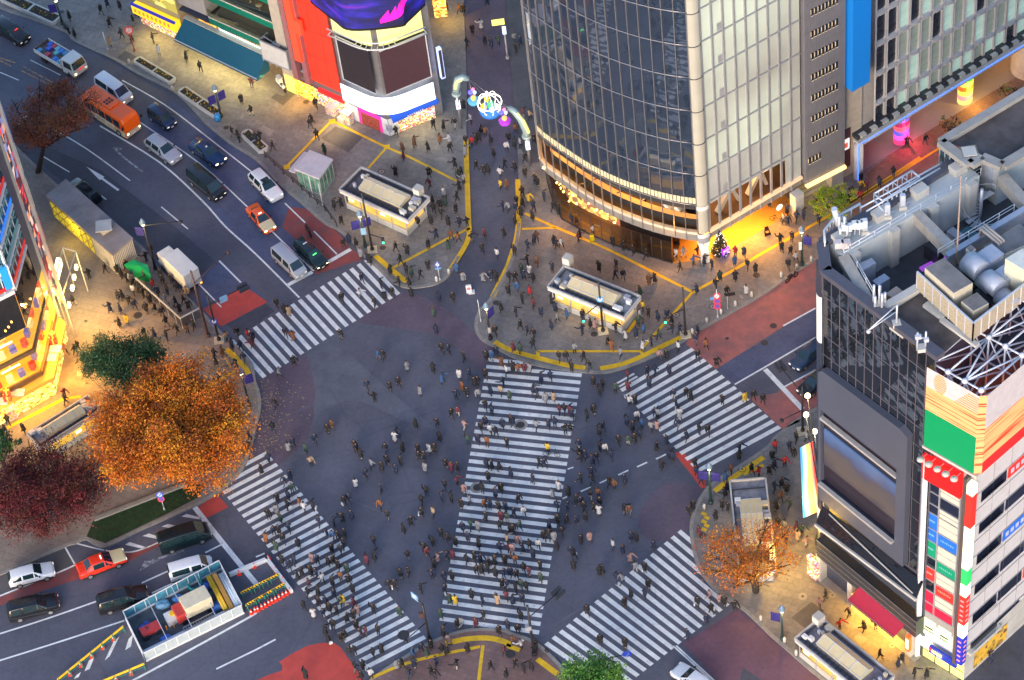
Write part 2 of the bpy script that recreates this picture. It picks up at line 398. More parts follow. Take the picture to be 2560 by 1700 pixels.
line(T00,.12,0,500,130,555);line(T00,.1,210,415,420,520)
line(T11,.5,222,402,390,312);line(T11,.5,415,292,655,155)
line(T31,.2,105,685,330,562);line(T31,.2,-230,1090,0,958,330,765);line(T31,.55,-20,985,240,1262);line(T31,.2,115,1105,330,990)
line(T02,.55,1345,370,1530,605,1680,790,1775,905)
line(T02,.2,-40,1000,380,832,520,770);line(T02,.17,520,770,440,630)
line(T02,.17,525,620,720,668,890,682,1000,655,1110,608)
for q in((865,630,895,612,1022,650,985,658),(985,570,1030,552,1110,580,1105,594),(1118,505,1160,487,1225,500,1190,518),(1255,435,1290,418,1400,445,1375,455)):
 ln.face([(p.x,p.y,.012)for p in TP(T02,*q)])
line(T02,.2,980,895,1190,800);line(T02,.2,1420,685,1530,630);line(T02,.2,-40,1258,330,1140,700,1010);line(T02,.2,1050,965,1230,880)
line(T02,.2,-40,1443,400,1305,860,1155);line(T02,.25,880,1590,1300,1365,1700,1145,1775,1100)
ln.strip(TP(T02,1495,1490,1773,1355)+TP(T12,135,1285),.2,.0125)
for q in((725,1430,760,1400,825,1265,785,1300),(865,1360,905,1335,920,1250,890,1280),(585,1505,620,1490,652,1410,615,1430),(510,1560,545,1545,560,1510,530,1530)):
 ln.face([(p.x,p.y,.013)for p in TP(T02,*q)])
for q in((475,262,545,232),(605,205,675,172),(735,148,805,115),(865,92,935,60),(995,38,1065,5),(350,312,385,296),(385,108,425,94)):
 line(T22,.18,*q)
line(T22,.17,1115,1330,1390,1580);line(T22,.17,1135,1328,1410,1580)
line(T12,.2,0,715,60,690)
fa=MB()
def arrow(t,tip,l,r,tail,w,b):
 A,L_,R_,T=P(t,*tip),P(t,*l),P(t,*r),P(t,*tail)
 b.face([(p.x,p.y,.011)for p in(A,L_,R_)]);b.strip([(L_+R_)/2,T],w,.0112)
arrow(T00,(598,1152),(690,1246),(722,1222),(820,1316),.3,ln)
arrow(T02,(965,812),(1000,742),(1100,738),(1270,670),.25,fa)
fa.strip(TP(T00,790,1025,850,1085,985,1188),.25,.011)
fa.strip(TP(T00,780,1025,840,1030),.3,.0115)
struct(fa.build('faint_arrows',m_white_faint));struct(ln.build('lane_markings',m_white))
sm_=MB()
for t_,q in((T11,(500,770,660,900,820,1045,1180,1360)),(T11,(60,1370,240,1290,400,1230)),(T11,(1180,1350,1400,1230,1540,1150)),(T22,(300,1180,560,1020,720,880)),(T12,(250,90,560,280,900,420)),(T00,(950,900,1300,1180,1600,1480))):sm_.strip(TP(t_,*q),.14,.0105)
struct(sm_.build('asphalt_seams',m_asph_pale))
oy=MB()
for q in((0,400,105,435),(0,418,80,460),(160,460,400,590),(150,490,350,590)):oy.strip(TP(T00,*q),.16,.012)
struct(oy.build('orange_lane_lines',m_orange_line))
ty=MB();zt=KH+.006
def tact(w,pts,z=zt):ty.strip(pts,w,z)
tact(.32,TP(T10,205,1165,415,950,525,840));tact(.32,TP(T10,525,838,730,940,900,1022,1060,1090,1390,1258));tact(.3,TP(T10,775,1170,900,1030),zt+.004)
for u,v in((527,845),(905,1022),(215,1160)):
 p=P(T10,u,v);ty.box((p.x,p.y,zt+.006),(.75,.75,.004))
tact(.6,smooth(TP(T10,1452,970,1460,1240,1472,1568)+TP(T11,1475,60,1440,150,1345,300),3))
tact(.34,TP(T11,945,290,1130,190,1310,95,1480,15));tact(.62,TP(T11,825,205,960,320,1040,385))
tact(.6,smooth(TP(T20,40,1245,48,1500)+TP(T21,30,90,-10,220)+TP(T11,1730,300,1635,490),3))
tact(.32,TP(T21,70,20,300,12));tact(.34,smooth(TP(T20,90,1480)+TP(T21,300,8,640,150,960,310,1250,457),2));tact(.36,smooth(TP(T21,1250,457,1520,312,1770,165)+SP(2100,525,2300,395),2))
tact(.32,TP(T21,1250,457,1130,590,930,810,890,870),zt+.004);tact(.3,TP(T21,180,866,890,866),zt+.004);tact(.3,TP(T21,880,860,925,905),zt+.008);tact(.4,TP(T21,180,866,180,905),zt+.004)
tact(.36,TP(T21,860,650,800,735),zt+.008)
tact(.62,smooth(TP(T11,1650,800)+TP(T21,0,862,250,930,380,962,508,982),3));tact(.62,smooth(TP(T21,610,985,760,955,900,900,1040,830,1180,765),3))
tact(.3,SP(2110,520,2365,362,2600,210));tact(.6,TP(T22,1400,265,1500,190,1740,30));tact(.4,TP(T22,1600,150,1740,85),zt+.004)
for i in range(5):tact(.4,TP(T22,1312+(i%2)*18,415+27*i,1345+(i%2)*18,430+27*i),zt+.004)
tact(.32,TP(T01,1430,1110,1490,1082,1625,1000));tact(.6,smooth(TP(T01,1565,850,1640,920,1710,1000,1730,1060),3),zt+.004)
tact(.4,TP(T01,50,1395,260,1290,450,1190,560,1180))
tact(.62,smooth(TP(T12,1310,1318,1450,1288,1600,1280,1700,1300,1770,1330),3));tact(.34,TP(T12,1570,1330,1535,1620),zt+.004)
tact(.36,smooth(TP(T12,790,1560,1000,1470,1200,1412,1550,1340),3),zt+.008);tact(.6,TP(T22,175,1425,315,1530));tact(.5,TP(T22,-40,1330,55,1365))
struct(ty.build('tactile_paving',m_yel))
dp=MB()
for t,q in((T10,(105,680,140,650,190,670,240,625,285,645,190,735)),(T10,(450,960,550,880,745,950,640,1060)),(T00,(810,405,865,355,945,395,890,445)),(T32,(160,1140,300,1030,390,1090,260,1215))):
 dp.face([(p.x,p.y,KH+.004)for p in TP(t,*q)])
struct(dp.build('dark_paving_patch',m_pave_dark))
m_iron=mat('cast_iron',(.06,.055,.055),.6,.3);m_cover=mat('stone_cover',(.32,.29,.25),.8,scale=4)
def disc(b,p,r,z,n=20,r2=None):
 for k in range(n):
  a,c=2*math.pi*k/n,2*math.pi*(k+1)/n
  if r2:b.face([(p.x+r2*math.cos(a),p.y+r2*math.sin(a),z),(p.x+r*math.cos(a),p.y+r*math.sin(a),z),(p.x+r*math.cos(c),p.y+r*math.sin(c),z),(p.x+r2*math.cos(c),p.y+r2*math.sin(c),z)])
  else:b.face([(p.x,p.y,z),(p.x+r*math.cos(a),p.y+r*math.sin(a),z),(p.x+r*math.cos(c),p.y+r*math.sin(c),z)])
iron,cov=MB(),MB()
for t,u,v,r,z in((T01,955,617,.5,KH),(T01,595,657,.2,KH),(T01,800,657,.22,KH),(T10,347,710,.36,KH),(T11,878,150,.36,KH),(T11,1660,530,.36,KH),(T21,568,748,.38,KH),(T21,1690,340,.4,KH),(T31,37,685,.38,.012),(T21,1745,803,.4,.012),(T21,1487,772,.2,.012),(T22,1320,572,.4,KH),(T12,1020,1255,.6,.016),(T12,1760,1390,.5,KH),(T00,1565,888,.34,KH),(T00,430,88,.3,KH)):
 disc(iron,P(t,u,v),r,z+.006)
for t,u,v,r,z in((T12,1530,235,.75,.016),(T21,60,1370,.75,.016)):
 disc(cov,P(t,u,v),r,z+.004);disc(iron,P(t,u,v),r*.6,z+.009)
for t,u,v in((T21,1388,557),(T21,1135,615),(T10,870,1192),(T22,1592,112)):
 disc(iron,P(t,u,v),.42,KH+.006,r2=.35);disc(cov,P(t,u,v),.3,KH+.005);disc(iron,P(t,u,v),.1,KH+.009)
for t,u,v,r in((T32,240,992,.45),(T32,445,985,.32),(T32,857,1333,.3),(T10,300,665,.3),(T01,1265,885,.4)):
 disc(cov,P(t,u,v),r,KH+.005);disc(iron,P(t,u,v),r*.3,KH+.009)
for t,q in((T32,(590,1275,640,1245,690,1290,640,1325)),(T10,(20,900,50,868,125,910,95,948)),(T01,(530,1002,570,997,578,1038,535,1040)),(T00,(1660,820,1680,795,1698,805,1675,830)),(T21,(1565,480,1590,475,1605,500,1585,505))):
 cov.face([(p.x,p.y,KH+.006)for p in TP(t,*q)])
struct(iron.build('manhole_covers',m_iron));struct(cov.build('drain_covers',m_cover))
lf=MB()
for i in range(420):
 u,v=random.gauss(40,130),random.uniform(1060,1560)
 p=P(T11,u,v);a=random.uniform(0,6.28);s=random.uniform(.04,.09);z=.16
 if p.x>S(660,1000).x+.3:z=.02
 lf.face([(p.x+s*math.cos(a+k*1.57),p.y+s*math.sin(a+k*1.57),z)for k in range(4)])
o=lf.build('fallen_leaves',mat('fallen_leaf',(.45,.3,.08),.8,col2=(.6,.45,.2),scale=.7));struct(o,'stuff')
# ================================================================== BUILDINGS: corner tower, perforated annex, lattice block
def zpt(x0,y0,w,Wd):return lambda u,v:(x0+u*w/Wd,y0+v*w/Wd)
def xy(p,z=0.):return Vector((p[0],p[1],z))
def inter(p,u,q,v):
 d=u.x*v.y-u.y*v.x;t=((q.x-p.x)*v.y-(q.y-p.y)*v.x)/d
 return p+u*t
m_steel=mat('brushed_steel',(.4,.4,.42),.35,.7,var=.1)
m_grey=mat('grey_paint',(.3,.31,.33),.5,var=.1)
m_dgrey=mat('dark_grey_metal',(.05,.052,.06),.45,.3,var=.1)
m_black=mat('black_paint',(.012,.013,.016),.45,var=0)
m_wpaint=mat('white_paint',(.72,.73,.72),.5,var=.08,scale=.6)
m_cream=mat('cream_column',(.45,.44,.37),.4,var=.06,scale=.5)
m_conc=mat('concrete',(.3,.29,.27),.85,var=.2,scale=.7)
m_concl=mat('pale_concrete',(.5,.49,.45),.85,var=.15,scale=.5,bump=.05)
m_tint=tint('tinted');m_tints=tint('tinted_gloss',.3)
def dark_glass(name,rgb,refl,rough=.02,grid=None):
 m=mat(name,rgb,rough,var=.1,scale=.2,spec=.5)
 n=m.node_tree;b=n.nodes['Principled BSDF']
 b.inputs['Specular IOR Level'].default_value=refl
 b.inputs['IOR'].default_value=1.9
 tc=n.nodes.new('ShaderNodeTexCoord');nz=n.nodes.new('ShaderNodeTexNoise');nz.inputs['Scale'].default_value=.45
 n.links.new(tc.outputs['Object'],nz.inputs['Vector'])
 bp=n.nodes.new('ShaderNodeBump');bp.inputs['Strength'].default_value=.02;bp.inputs['Distance'].default_value=.5
 n.links.new(nz.outputs['Fac'],bp.inputs['Height']);n.links.new(bp.outputs[0],b.inputs['Normal'])
 return m
m_towerglass=dark_glass('blue_black_glass',(.024,.038,.066),1.)
m_darkglass=dark_glass('dark_window_glass',(.012,.016,.022),.9)
m_clear=glass('clear_glass',(.9,.91,.88),.985)
m_warm=glow('warm_lit_wall',(1.,.5,.13),2.2)
m_warmdim=glow('dim_warm_wall',(.9,.42,.12),.55)
def interior(name,cols,strength,sx=3.,sy=1.5,rand=1.0):  # pattern cells glow by themselves, lamplight put into the surface colours
 if name in MATS:return MATS[name]
 m=bpy.data.materials.new(name);m.use_nodes=True
 n=m.node_tree;b=n.nodes['Principled BSDF']
 tc=n.nodes.new('ShaderNodeTexCoord');mp=n.nodes.new('ShaderNodeMapping');mp.inputs['Scale'].default_value=(sx*1.7,sx*1.7,sy*1.7)
 vo=n.nodes.new('ShaderNodeTexVoronoi');vo.distance='CHEBYCHEV';vo.inputs['Scale'].default_value=1;vo.inputs['Randomness'].default_value=rand
 n.links.new(tc.outputs['Object'],mp.inputs[0]);n.links.new(mp.outputs[0],vo.inputs['Vector'])
 sp=n.nodes.new('ShaderNodeSeparateColor');n.links.new(vo.outputs['Color'],sp.inputs[0])
 rp=n.nodes.new('ShaderNodeValToRGB');rp.color_ramp.interpolation='CONSTANT'
 el=rp.color_ramp.elements;k=len(cols)
 while len(el)<k:el.new(.5)
 for i in range(k):el[i].position=i/k;el[i].color=(*cols[i],1)
 n.links.new(sp.outputs[0],rp.inputs[0]);n.links.new(rp.outputs[0],b.inputs['Base Color']);n.links.new(rp.outputs[0],b.inputs['Emission Color'])
 b.inputs['Emission Strength'].default_value=strength*.42
 MATS[name]=m
 return m
m_shop=interior('shop_goods',[(1,.55,.1),(1,.7,.2),(.9,.35,.04),(1,.8,.35),(.7,.1,.03),(.3,.12,.05),(1,.62,.15),(.85,.55,.1)],1.15,2.2,2.6)
m_shopred=interior('shop_goods_red',[(1,.5,.1),(.8,.1,.03),(1,.75,.3),(.5,.05,.02),(.9,.3,.05)],1.3,3,3)
m_shopmix=interior('shop_goods_mixed',[(1,.8,.4),(.8,.1,.08),(1,.9,.7),(.2,.25,.6),(1,.55,.1),(.3,.35,.15),(.6,.4,.2),(.5,.1,.15),(.25,.12,.05)],.7,3.4,3.4)
m_cafe=interior('cafe_interior',[(.35,.16,.05),(.55,.25,.07),(.2,.09,.03),(.5,.28,.1),(.1,.05,.03),(.9,.45,.12)],1.7,.7,1.1)
z1=zpt(1280,380,500,2361);z2=zpt(1700,380,500,2361)
ZB,ZBT,ZR,ZTOP=3.3,4.75,9.0,50.0
cs=[S(*z1(*p),ZB)for p in((345,60),(330,130),(355,205),(420,258),(500,318),(660,432),(840,562),(1030,680),(1220,775),(1430,862),(1650,940),(1870,1000),(2090,1042),(2200,1052))]
back=[cs[0]+Vector(p)for p in((2.2,9.5,0),(.9,6,0),(.15,3,0))]
curve=[xy(p)for p in smooth(back+cs,6)]
def resample(pts,n):
 L=[0.]
 for a,b in zip(pts,pts[1:]):L.append(L[-1]+(b-a).length)
 out,k=[],0
 for i in range(n+1):
  t=L[-1]*i/n
  while k<len(L)-2 and L[k+1]<t:k+=1
  out.append(pts[k].lerp(pts[k+1],(t-L[k])/max(1e-6,L[k+1]-L[k])))
 return out
for _ in range(30):
 curve=[curve[0]]+[curve[i]*.5+(curve[i-1]+curve[i+1])*.25 for i in range(1,len(curve)-1)]+[curve[-1]]
NB=26
cv=resample(curve,NB)
cn=[]
for i in range(NB+1):
 d=(cv[min(i+1,NB)]-cv[max(i-1,0)]).normalized();cn.append(Vector((d.y,-d.x,0)))
cor0=cv[-1]
fE0=xy(S(*z2(1330,440),ZB));fA0=xy(S(*z2(345,1020),ZB))
fu=(fE0-fA0).normalized();fn=Vector((fu.y,-fu.x,0))
FL=(fE0-fA0).length+1.2
tower=thing('glass_corner_tower','curved glass corner tower with cafe window and pale panel side','building',xy((cv[13]+fA0)/2))
rings=[9.0,13.65,18.3,22.95,27.6,32.0,36.4,41.0,45.6,ZTOP]
b=MB()
for i in range(NB):
 for a,c in zip(rings,rings[1:]):
  b.face([cv[i]+Z*a,cv[i+1]+Z*a,cv[i+1]+Z*c,cv[i]+Z*c])
b.build('curved_glass_wall',m_towerglass,tower)
b=MB()
for i in range(NB+1):
 b.bar(cv[i]+cn[i]*.1+Z*(ZB+.2),cv[i]+cn[i]*.1+Z*ZTOP,.065,.16,up=cn[i])
b.build('mullions',m_steel,tower)
b=MB()
for z in rings:
 b.tube([cv[i]+cn[i]*.12+Z*z for i in range(NB+1)],.055,5)
b.build('floor_rings',m_steel,tower)
b,b2=MB(),MB()
for i in range(NB):
 for o,z0,z1_,mi in((.0,ZB,ZB+.95,0),(.0,ZB+.95,ZBT,1),(.1,ZR-.75,ZR-.05,2),(-.35,ZR+.15,ZR+1.1,3)):
  (b if z1_<5 else b2).face([cv[i]+cn[i]*o+Z*z0,cv[i+1]+cn[i+1]*o+Z*z0,cv[i+1]+cn[i+1]*o+Z*z1_,cv[i]+cn[i]*o+Z*z1_],mi)
 b.face([cv[i]+cn[i]*.14+Z*ZBT,cv[i+1]+cn[i+1]*.14+Z*ZBT,cv[i+1]-cn[i+1]*.3+Z*ZBT,cv[i]-cn[i]*.3+Z*ZBT],1)
b.build('lower_band',[mat('band_grey',(.3,.3,.29),.4,.3),mat('band_top',(.62,.55,.45),.5),m_dgrey,m_cream],tower)
b2 .build('glass_foot_band',[m_grey,m_grey,m_dgrey,m_cream],tower)
b=MB()
for i in range(NB):
 for k in range(3):
  a=cv[i].lerp(cv[i+1],k/3+.03)+cn[i]*.06;c=cv[i].lerp(cv[i+1],k/3+.3)+cn[i]*.06
  b.face([a+Z*(ZR+.12),c+Z*(ZR+.12),c+Z*(ZR+1.0),a+Z*(ZR+1.0)])
b.build('cream_slats',mat('lit_cream_slats',(.55,.5,.33),.5,emit=(.9,.75,.4),es=.12),tower)
inn=[cv[i]-cn[i]*5.5 for i in range(4,NB+1)]
b=MB()
for i in range(4,NB):
 for z,dn in((ZBT-.35,5.5),(ZB+.02,5.5)):
  b.face([cv[i]+Z*z,cv[i+1]+Z*z,cv[i+1]-cn[i+1]*dn+Z*z,cv[i]-cn[i]*dn+Z*z])
b.build('cafe_floor',mat('dark_timber_floor',(.1,.06,.035),.5,scale=2),tower)
b=MB()
for i in range(4,NB):
 a,c=cv[i]-cn[i]*5.4,cv[i+1]-cn[i+1]*5.4
 b.face([a+Z*(ZBT-.3),c+Z*(ZBT-.3),c+Z*ZR,a+Z*ZR])
b.build('cafe_back_wall',m_cafe,tower)
b=MB()
for i in range(4,NB):
 b.face([cv[i]-cn[i]*1.2+Z*(ZBT+.7),cv[i+1]-cn[i+1]*1.2+Z*(ZBT+.7),cv[i+1]-cn[i+1]*1.9+Z*(ZBT+.7),cv[i]-cn[i]*1.9+Z*(ZBT+.7)])
 b.face([cv[i]-cn[i]*1.2+Z*(ZBT-.3),cv[i+1]-cn[i+1]*1.2+Z*(ZBT-.3),cv[i+1]-cn[i+1]*1.2+Z*(ZBT+.7),cv[i]-cn[i]*1.2+Z*(ZBT+.7)],1)
b.build('window_counter',[mat('orange_timber',(.55,.28,.1),.4,emit=(1,.42,.1),es=.25),m_dgrey],tower)
b=MB()
for i in range(NB):b.face([cv[i]-cn[i]*.02+Z*ZBT,cv[i+1]-cn[i+1]*.02+Z*ZBT,cv[i+1]-cn[i+1]*.02+Z*(ZR-.7),cv[i]-cn[i]*.02+Z*(ZR-.7)])
b.build('cafe_window',m_clear,tower)
for i,dx in((21,.4),(22,.9),(12,.5),(7,.5)):
 br=MB();p=cv[i]-cn[i]*2.2;q=cv[min(i+2,NB)]-cn[i]*2.2
 br.bar(p+Z*(ZR-.2),q+Z*(ZBT-.3),.5,.5);br.build('slanting_brace',m_wpaint,tower)
c_mid=(cor0+fA0)/2
cc=[cor0,cor0+(cn[-1]*.42+(fA0-cor0)*.18),c_mid+((cn[-1]+fn)*.32),fA0+(fn*.42+(cor0-fA0)*.18),fA0]
ccs=smooth(cc,4)
b=MB()
for z0,z1_,k,mi in((ZB,ZBT-.6,1.06,1),(ZBT-.6,ZBT,1.1,2),(ZBT,ZR-.6,.9,0),(ZR-.6,ZR,1.08,2),(ZR,ZTOP,1.,0)):
 po=[c_mid+(p-c_mid)*k for p in ccs]
 for a,c in zip(po,po[1:]):b.face([a+Z*z0,c+Z*z0,c+Z*z1_,a+Z*z1_],mi,True)
b.build('corner_column',[m_cream,m_grey,m_wpaint],tower)
for z in rings[1:]:
 b=MB();b.tube([c_mid+(p-c_mid)*1.03+Z*z for p in ccs],.06,5);b.build('column_joint',m_dgrey,tower)
b=MB()
ft=c_mid-Vector((.0,.1,0));tops=[cor0-cn[-1]*.3,fA0-fn*.3]
for tp in tops:b.bar(tp+Z*ZB,ft+Z*1.2,.55,.5)
b.prism([ft+Vector(q)for q in((-.45,-.4,0),(.45,-.4,0),(.45,.4,0),(-.45,.4,0))],0,2.0)
b.build('corner_foot',m_wpaint,tower)
b=MB();b.box(ft+Vector((.05,-.45,2.3)),(.55,.12,.7));b.build('foot_lamp',glow('amber_lamp',(1,.7,.25),6),tower)
NC=9
b,fr,wn=MB(),MB(),MB()
def fp(s,z,o=0.):return fA0+fu*s+fn*o+Z*z
cw=FL/NC
for j in range(NC):
 for a,c in zip(rings,rings[1:]):
  b.face([fp(j*cw,a),fp((j+1)*cw,a),fp((j+1)*cw,c),fp(j*cw,c)],1 if a>12 else 0)
 fr.bar(fp(j*cw,ZB,.08),fp(j*cw,ZTOP,.08),.1,.18,up=fn);fr.bar(fp(j*cw+.22,ZB,.05),fp(j*cw+.22,ZTOP,.05),.05,.12,up=fn)
for z in rings:fr.bar(fp(0,z,.1),fp(FL,z,.1),.12,.16)
for z in rings:
 wn=MB();wn.face([fp(1.55*cw,z+.15,.03),fp(2.1*cw,z+.15,.03),fp(2.1*cw,z+1.2,.03),fp(1.55*cw,z+1.2,.03)]);wn.build('vent_pane',m_grey,tower)
m_panel=mat('pale_glass_panel',(.46,.49,.47),.25,var=.12,scale=.25,spec=.7)
m_panell=mat('lit_glass_panel',(.46,.48,.43),.25,var=.1,scale=.2,emit=(.62,.8,.55),es=.2)
pn=m_panell.node_tree;pb=pn.nodes['Principled BSDF']
ptc=pn.nodes.new('ShaderNodeTexCoord');pnz=pn.nodes.new('ShaderNodeTexNoise');pnz.inputs['Scale'].default_value=.07;pn.links.new(ptc.outputs['Object'],pnz.inputs['Vector'])
pmr=pn.nodes.new('ShaderNodeMapRange');pmr.inputs[1].default_value=.4;pmr.inputs[2].default_value=.7;pmr.inputs[3].default_value=.0;pmr.inputs[4].default_value=.22
pn.links.new(pnz.outputs['Fac'],pmr.inputs[0]);pn.links.new(pmr.outputs[0],pb.inputs['Emission Strength'])
b.build('panel_wall',[m_panel,m_panell],tower);fr.build('panel_frames',m_grey,tower)
b=MB()
b.face([fp(0,ZB),fp(FL,ZB),fp(FL,ZBT-.5),fp(0,ZBT-.5)],0);b.box(fp(FL/2,ZBT-.2,.1),(FL,.4,.35),(fu,fn,Z),1)
b.face([fp(FL-2.2,ZBT-.4),fp(FL,ZBT-.4),fp(FL,ZR),fp(FL-2.2,ZR)],2)
b.face([fp(0,ZR-.5,.03),fp(FL,ZR-.5,.03),fp(FL,ZR,.03),fp(0,ZR,.03)],2)
b.build('side_band',[MATS['band_grey'],glow('lit_sill',(1,.66,.4),.5),m_panel],tower)
b=MB();b.face([fp(.3,ZBT),fp(FL-2.2,ZBT),fp(FL-2.2,ZR-.5),fp(.3,ZR-.5)]);b.build('side_cafe_window',m_clear,tower)
b=MB();b.face([fp(0,ZBT-.35,-4.5),fp(FL,ZBT-.35,-4.5),fp(FL,ZR,-4.5),fp(0,ZR,-4.5)]);b.face([fp(0,ZBT-.35,-4.5),fp(FL,ZBT-.35,-4.5),fp(FL,ZBT-.35,0),fp(0,ZBT-.35,0)],1)
b.build('side_cafe_interior',[m_cafe,MATS['dark_timber_floor']],tower)
for s0,s1 in((.19,.42),(.52,.72)):
 br=MB();br.bar(fp(FL*s0,ZBT-.2,-1.6),fp(FL*s1,ZR-.3,-1.6),.55,.5);br.bar(fp(FL*s1,ZBT-.2,-1.6),fp(FL*s0+1.4,ZR-.3,-1.8),.4,.4);br.build('slanting_brace',m_wpaint,tower)
body=[cv[i]for i in range(NB+1)]+[fA0,fp(FL,0),fp(FL,0,-16),cv[0]-cn[0]*14]
b=MB();b.face([p+Z*(ZB-.02)for p in reversed(body)]);b.build('soffit',mat('warm_soffit',(.5,.4,.3),.6),tower)
b=MB();b.face([p+Z*(ZTOP-.5)for p in body],0)
for a,c in((fp(FL,0),fp(FL,0,-16)),(fp(FL,0,-16),cv[0]-cn[0]*14),(cv[0]-cn[0]*14,cv[0])):b.face([a+Z*ZB,c+Z*ZB,c+Z*ZTOP,a+Z*ZTOP],0)
b.face([p+Z*(ZR+.1)for p in body],0)
b.build('roof_and_rear',m_grey,tower)
gl=[S(*z1(*p))for p in((400,230),(420,380),(480,590),(590,800),(820,930),(1190,1100),(1540,1215),(1895,1325))]
b,fr=MB(),MB()
for i,(a,c)in enumerate(zip(gl,gl[1:])):
 b.face([a+Z*.15,c+Z*.15,c+Z*ZB,a+Z*ZB])
 n_=max(1,round((c-a).length/1.3))
 for k in range(n_):fr.bar(a.lerp(c,k/n_)+Z*.1,a.lerp(c,k/n_)+Z*ZB,.07)
 fr.bar(a+Z*.2,c+Z*.2,.12,.2)
b.build('shop_window',glass('street_glass',(.62,.6,.55),.93),tower);fr.build('shop_window_frame',m_dgrey,tower)
inner=[p+Vector((1.2,2.6,0))for p in gl]
b=MB()
for i,(a,c)in enumerate(zip(inner,inner[1:])):b.face([a+Z*.15,c+Z*.15,c+Z*ZB,a+Z*ZB],1 if i<5 else 0)
b.face([p+Z*.16 for p in gl]+[p+Z*.16 for p in reversed(inner)],2)
b.build('shop_interior',[m_darkglass,interior('cafe_lower',[(.3,.15,.05),(.6,.3,.08),(.12,.06,.03),(.8,.5,.12),(.2,.1,.05),(.25,.08,.04)],1.7,.9,.9),MATS['dark_timber_floor']],tower)
for k in range(22):
 i=random.choice((2,3,3,4,4,4));p=inner[i].lerp(inner[i+1],random.random())+Vector((-.5,-.8,random.uniform(1.1,2.8)))
 MBx=MB();MBx.ball(p,random.uniform(.06,.16),6,4);MBx.build('pendant_lamp',glow('pendant_glow',(1,.55,.12),7),tower)
b=MB();e0=S(*z1(1895,1325));e1=e0+Vector((1.5,9,0));e2=fp(FL-.5,0,-7.5);e3=fp(FL-.5,0,-.5)
b.face([e0+Z*.15,e1+Z*.15,e1+Z*ZB,e0+Z*ZB],0);b.face([e1+Z*.15,e2+Z*.15,e2+Z*ZB,e1+Z*ZB],0);b.face([e2+Z*.15,e3+Z*.15,e3+Z*ZB,e2+Z*ZB],1)
b.build('entrance_walls',[mat('amber_wall',(.5,.25,.06),.6),mat('dark_stone',(.06,.05,.05),.6)],tower)
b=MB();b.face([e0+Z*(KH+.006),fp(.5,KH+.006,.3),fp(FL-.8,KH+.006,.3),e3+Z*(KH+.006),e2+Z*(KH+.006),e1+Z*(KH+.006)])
struct(b.build('entrance_paving',mat('amber_lit_stone',(.46,.24,.05),.5,scale=.6)))  # stone tinted orange, amber entrance light put into its colour
pl=S(*z2(1382,735))
b=MB();b.prism([pl+fu*a+fn*c for a,c in((-.6,-.5),(.6,-.5),(.6,.5),(-.6,.5))],0,ZB+.1)
for z in(.9,1.7,2.5):b.prism([pl+fu*a+fn*c for a,c in((-.61,-.51),(.61,-.51),(.61,.51),(-.61,.51))],z,z+.02,1)
b.build('stone_pillar',[m_concl,m_grey],tower)
sg=S(*z2(1172,735));q=onplane(z2(1170,650),sg-fu*3,sg+fu*3)
b=MB()
for r,mi,o in((.42,0,0),(.34,1,.02),(.2,0,.04)):
 pts=[q+fn*(.06+o)+fu*r*math.cos(t*.3927)+Z*r*math.sin(t*.3927)for t in range(16)];b.face(pts,mi)
b.build('round_cafe_sign',[glow('sign_white',(1,1,.9),2.5),glow('sign_green',(.02,.5,.12),2.2)],tower)
lamp('entrance_light',fp(FL*.35,2.9,-2.5),(1,.4,.04),1500,'AREA',aim=fp(FL*.35,0,1.0),sx=7,sy=3);lamp('entrance_light',fp(FL*.4,2.9,-.2),(1,.42,.05),1300,'AREA',aim=fp(FL*.4,0,4),sx=8,sy=.6);lamp('entrance_light',S(*z1(1720,1230),2.9),(1,.42,.05),350,size=.1)
lamp('entrance_light',fp(FL*.12,2.9,-1.5),(1,.4,.04),500,'AREA',aim=fp(FL*.1,0,0),sx=3,sy=2)
lamp('cafe_light',cv[20]-cn[20]*3+Z*8.6,(1,.5,.16),700,'AREA',aim=cv[20]-cn[20]*3,sx=9,sy=3)
lamp('cafe_light',cv[11]-cn[11]*3+Z*8.6,(1,.5,.16),700,'AREA',aim=cv[11]-cn[11]*3,sx=9,sy=3)
lamp('cafe_light',fp(FL*.4,8.6,-2.5),(1,.45,.14),600,'AREA',aim=fp(FL*.4,0,-2.5),sx=8,sy=2)
lamp('shop_light',(gl[4]+inner[4])/2+Z*3.1,(1,.45,.12),700,'AREA',aim=gl[4]+Vector((-1,-3,0)),sx=6,sy=1.5)
aA=fp(FL+.25,0,.5);aB=xy(S(*px(T30,530,1145),ZB));au=(aB-aA).normalized();an=Vector((au.y,-au.x,0));AL=(aB-aA).length
annex=thing('perforated_annex','slim grey metal-clad block with rows of slit windows','building',xy((aA+aB)/2))
def ap(s,z,o=0.):return aA+au*s+an*o+Z*z
m_perf=mat('perforated_metal',(.27,.27,.3),.5,.4,var=.1,scale=.4)
b=MB();b.prism([aA,aB,aB-an*12,aA-an*12],ZB+.1,48);b.build('cladding',m_perf,annex)
b=MB()
for k in range(1,14):b.bar(ap(AL*k/14,ZB+.2,.01),ap(AL*k/14,48,.01),.04,.05,up=an)
for k in range(22):b.bar(ap(0,ZB+.3+k*2,.01),ap(AL,ZB+.3+k*2,.01),.05,.03)
b.build('panel_joints',mat('joint_grey',(.27,.27,.28),.5,.5),annex)
w0=MB();w0 .box((0,0,0),(.3,.06,.95));w0 .box((-.16,-.03,.1),(.02,.04,.6),mi=1);w0 .box((0,-.03,-.49),(.3,.05,.02),mi=1)
wo=w0 .build('slit_window',[m_darkglass,glow('slit_light',(1,.75,.45),1.0)],annex,local=True)
rzA=math.atan2(au.y,au.x)
zr0=onplane(px(T30,260,1125),aA,aB).z
first=True
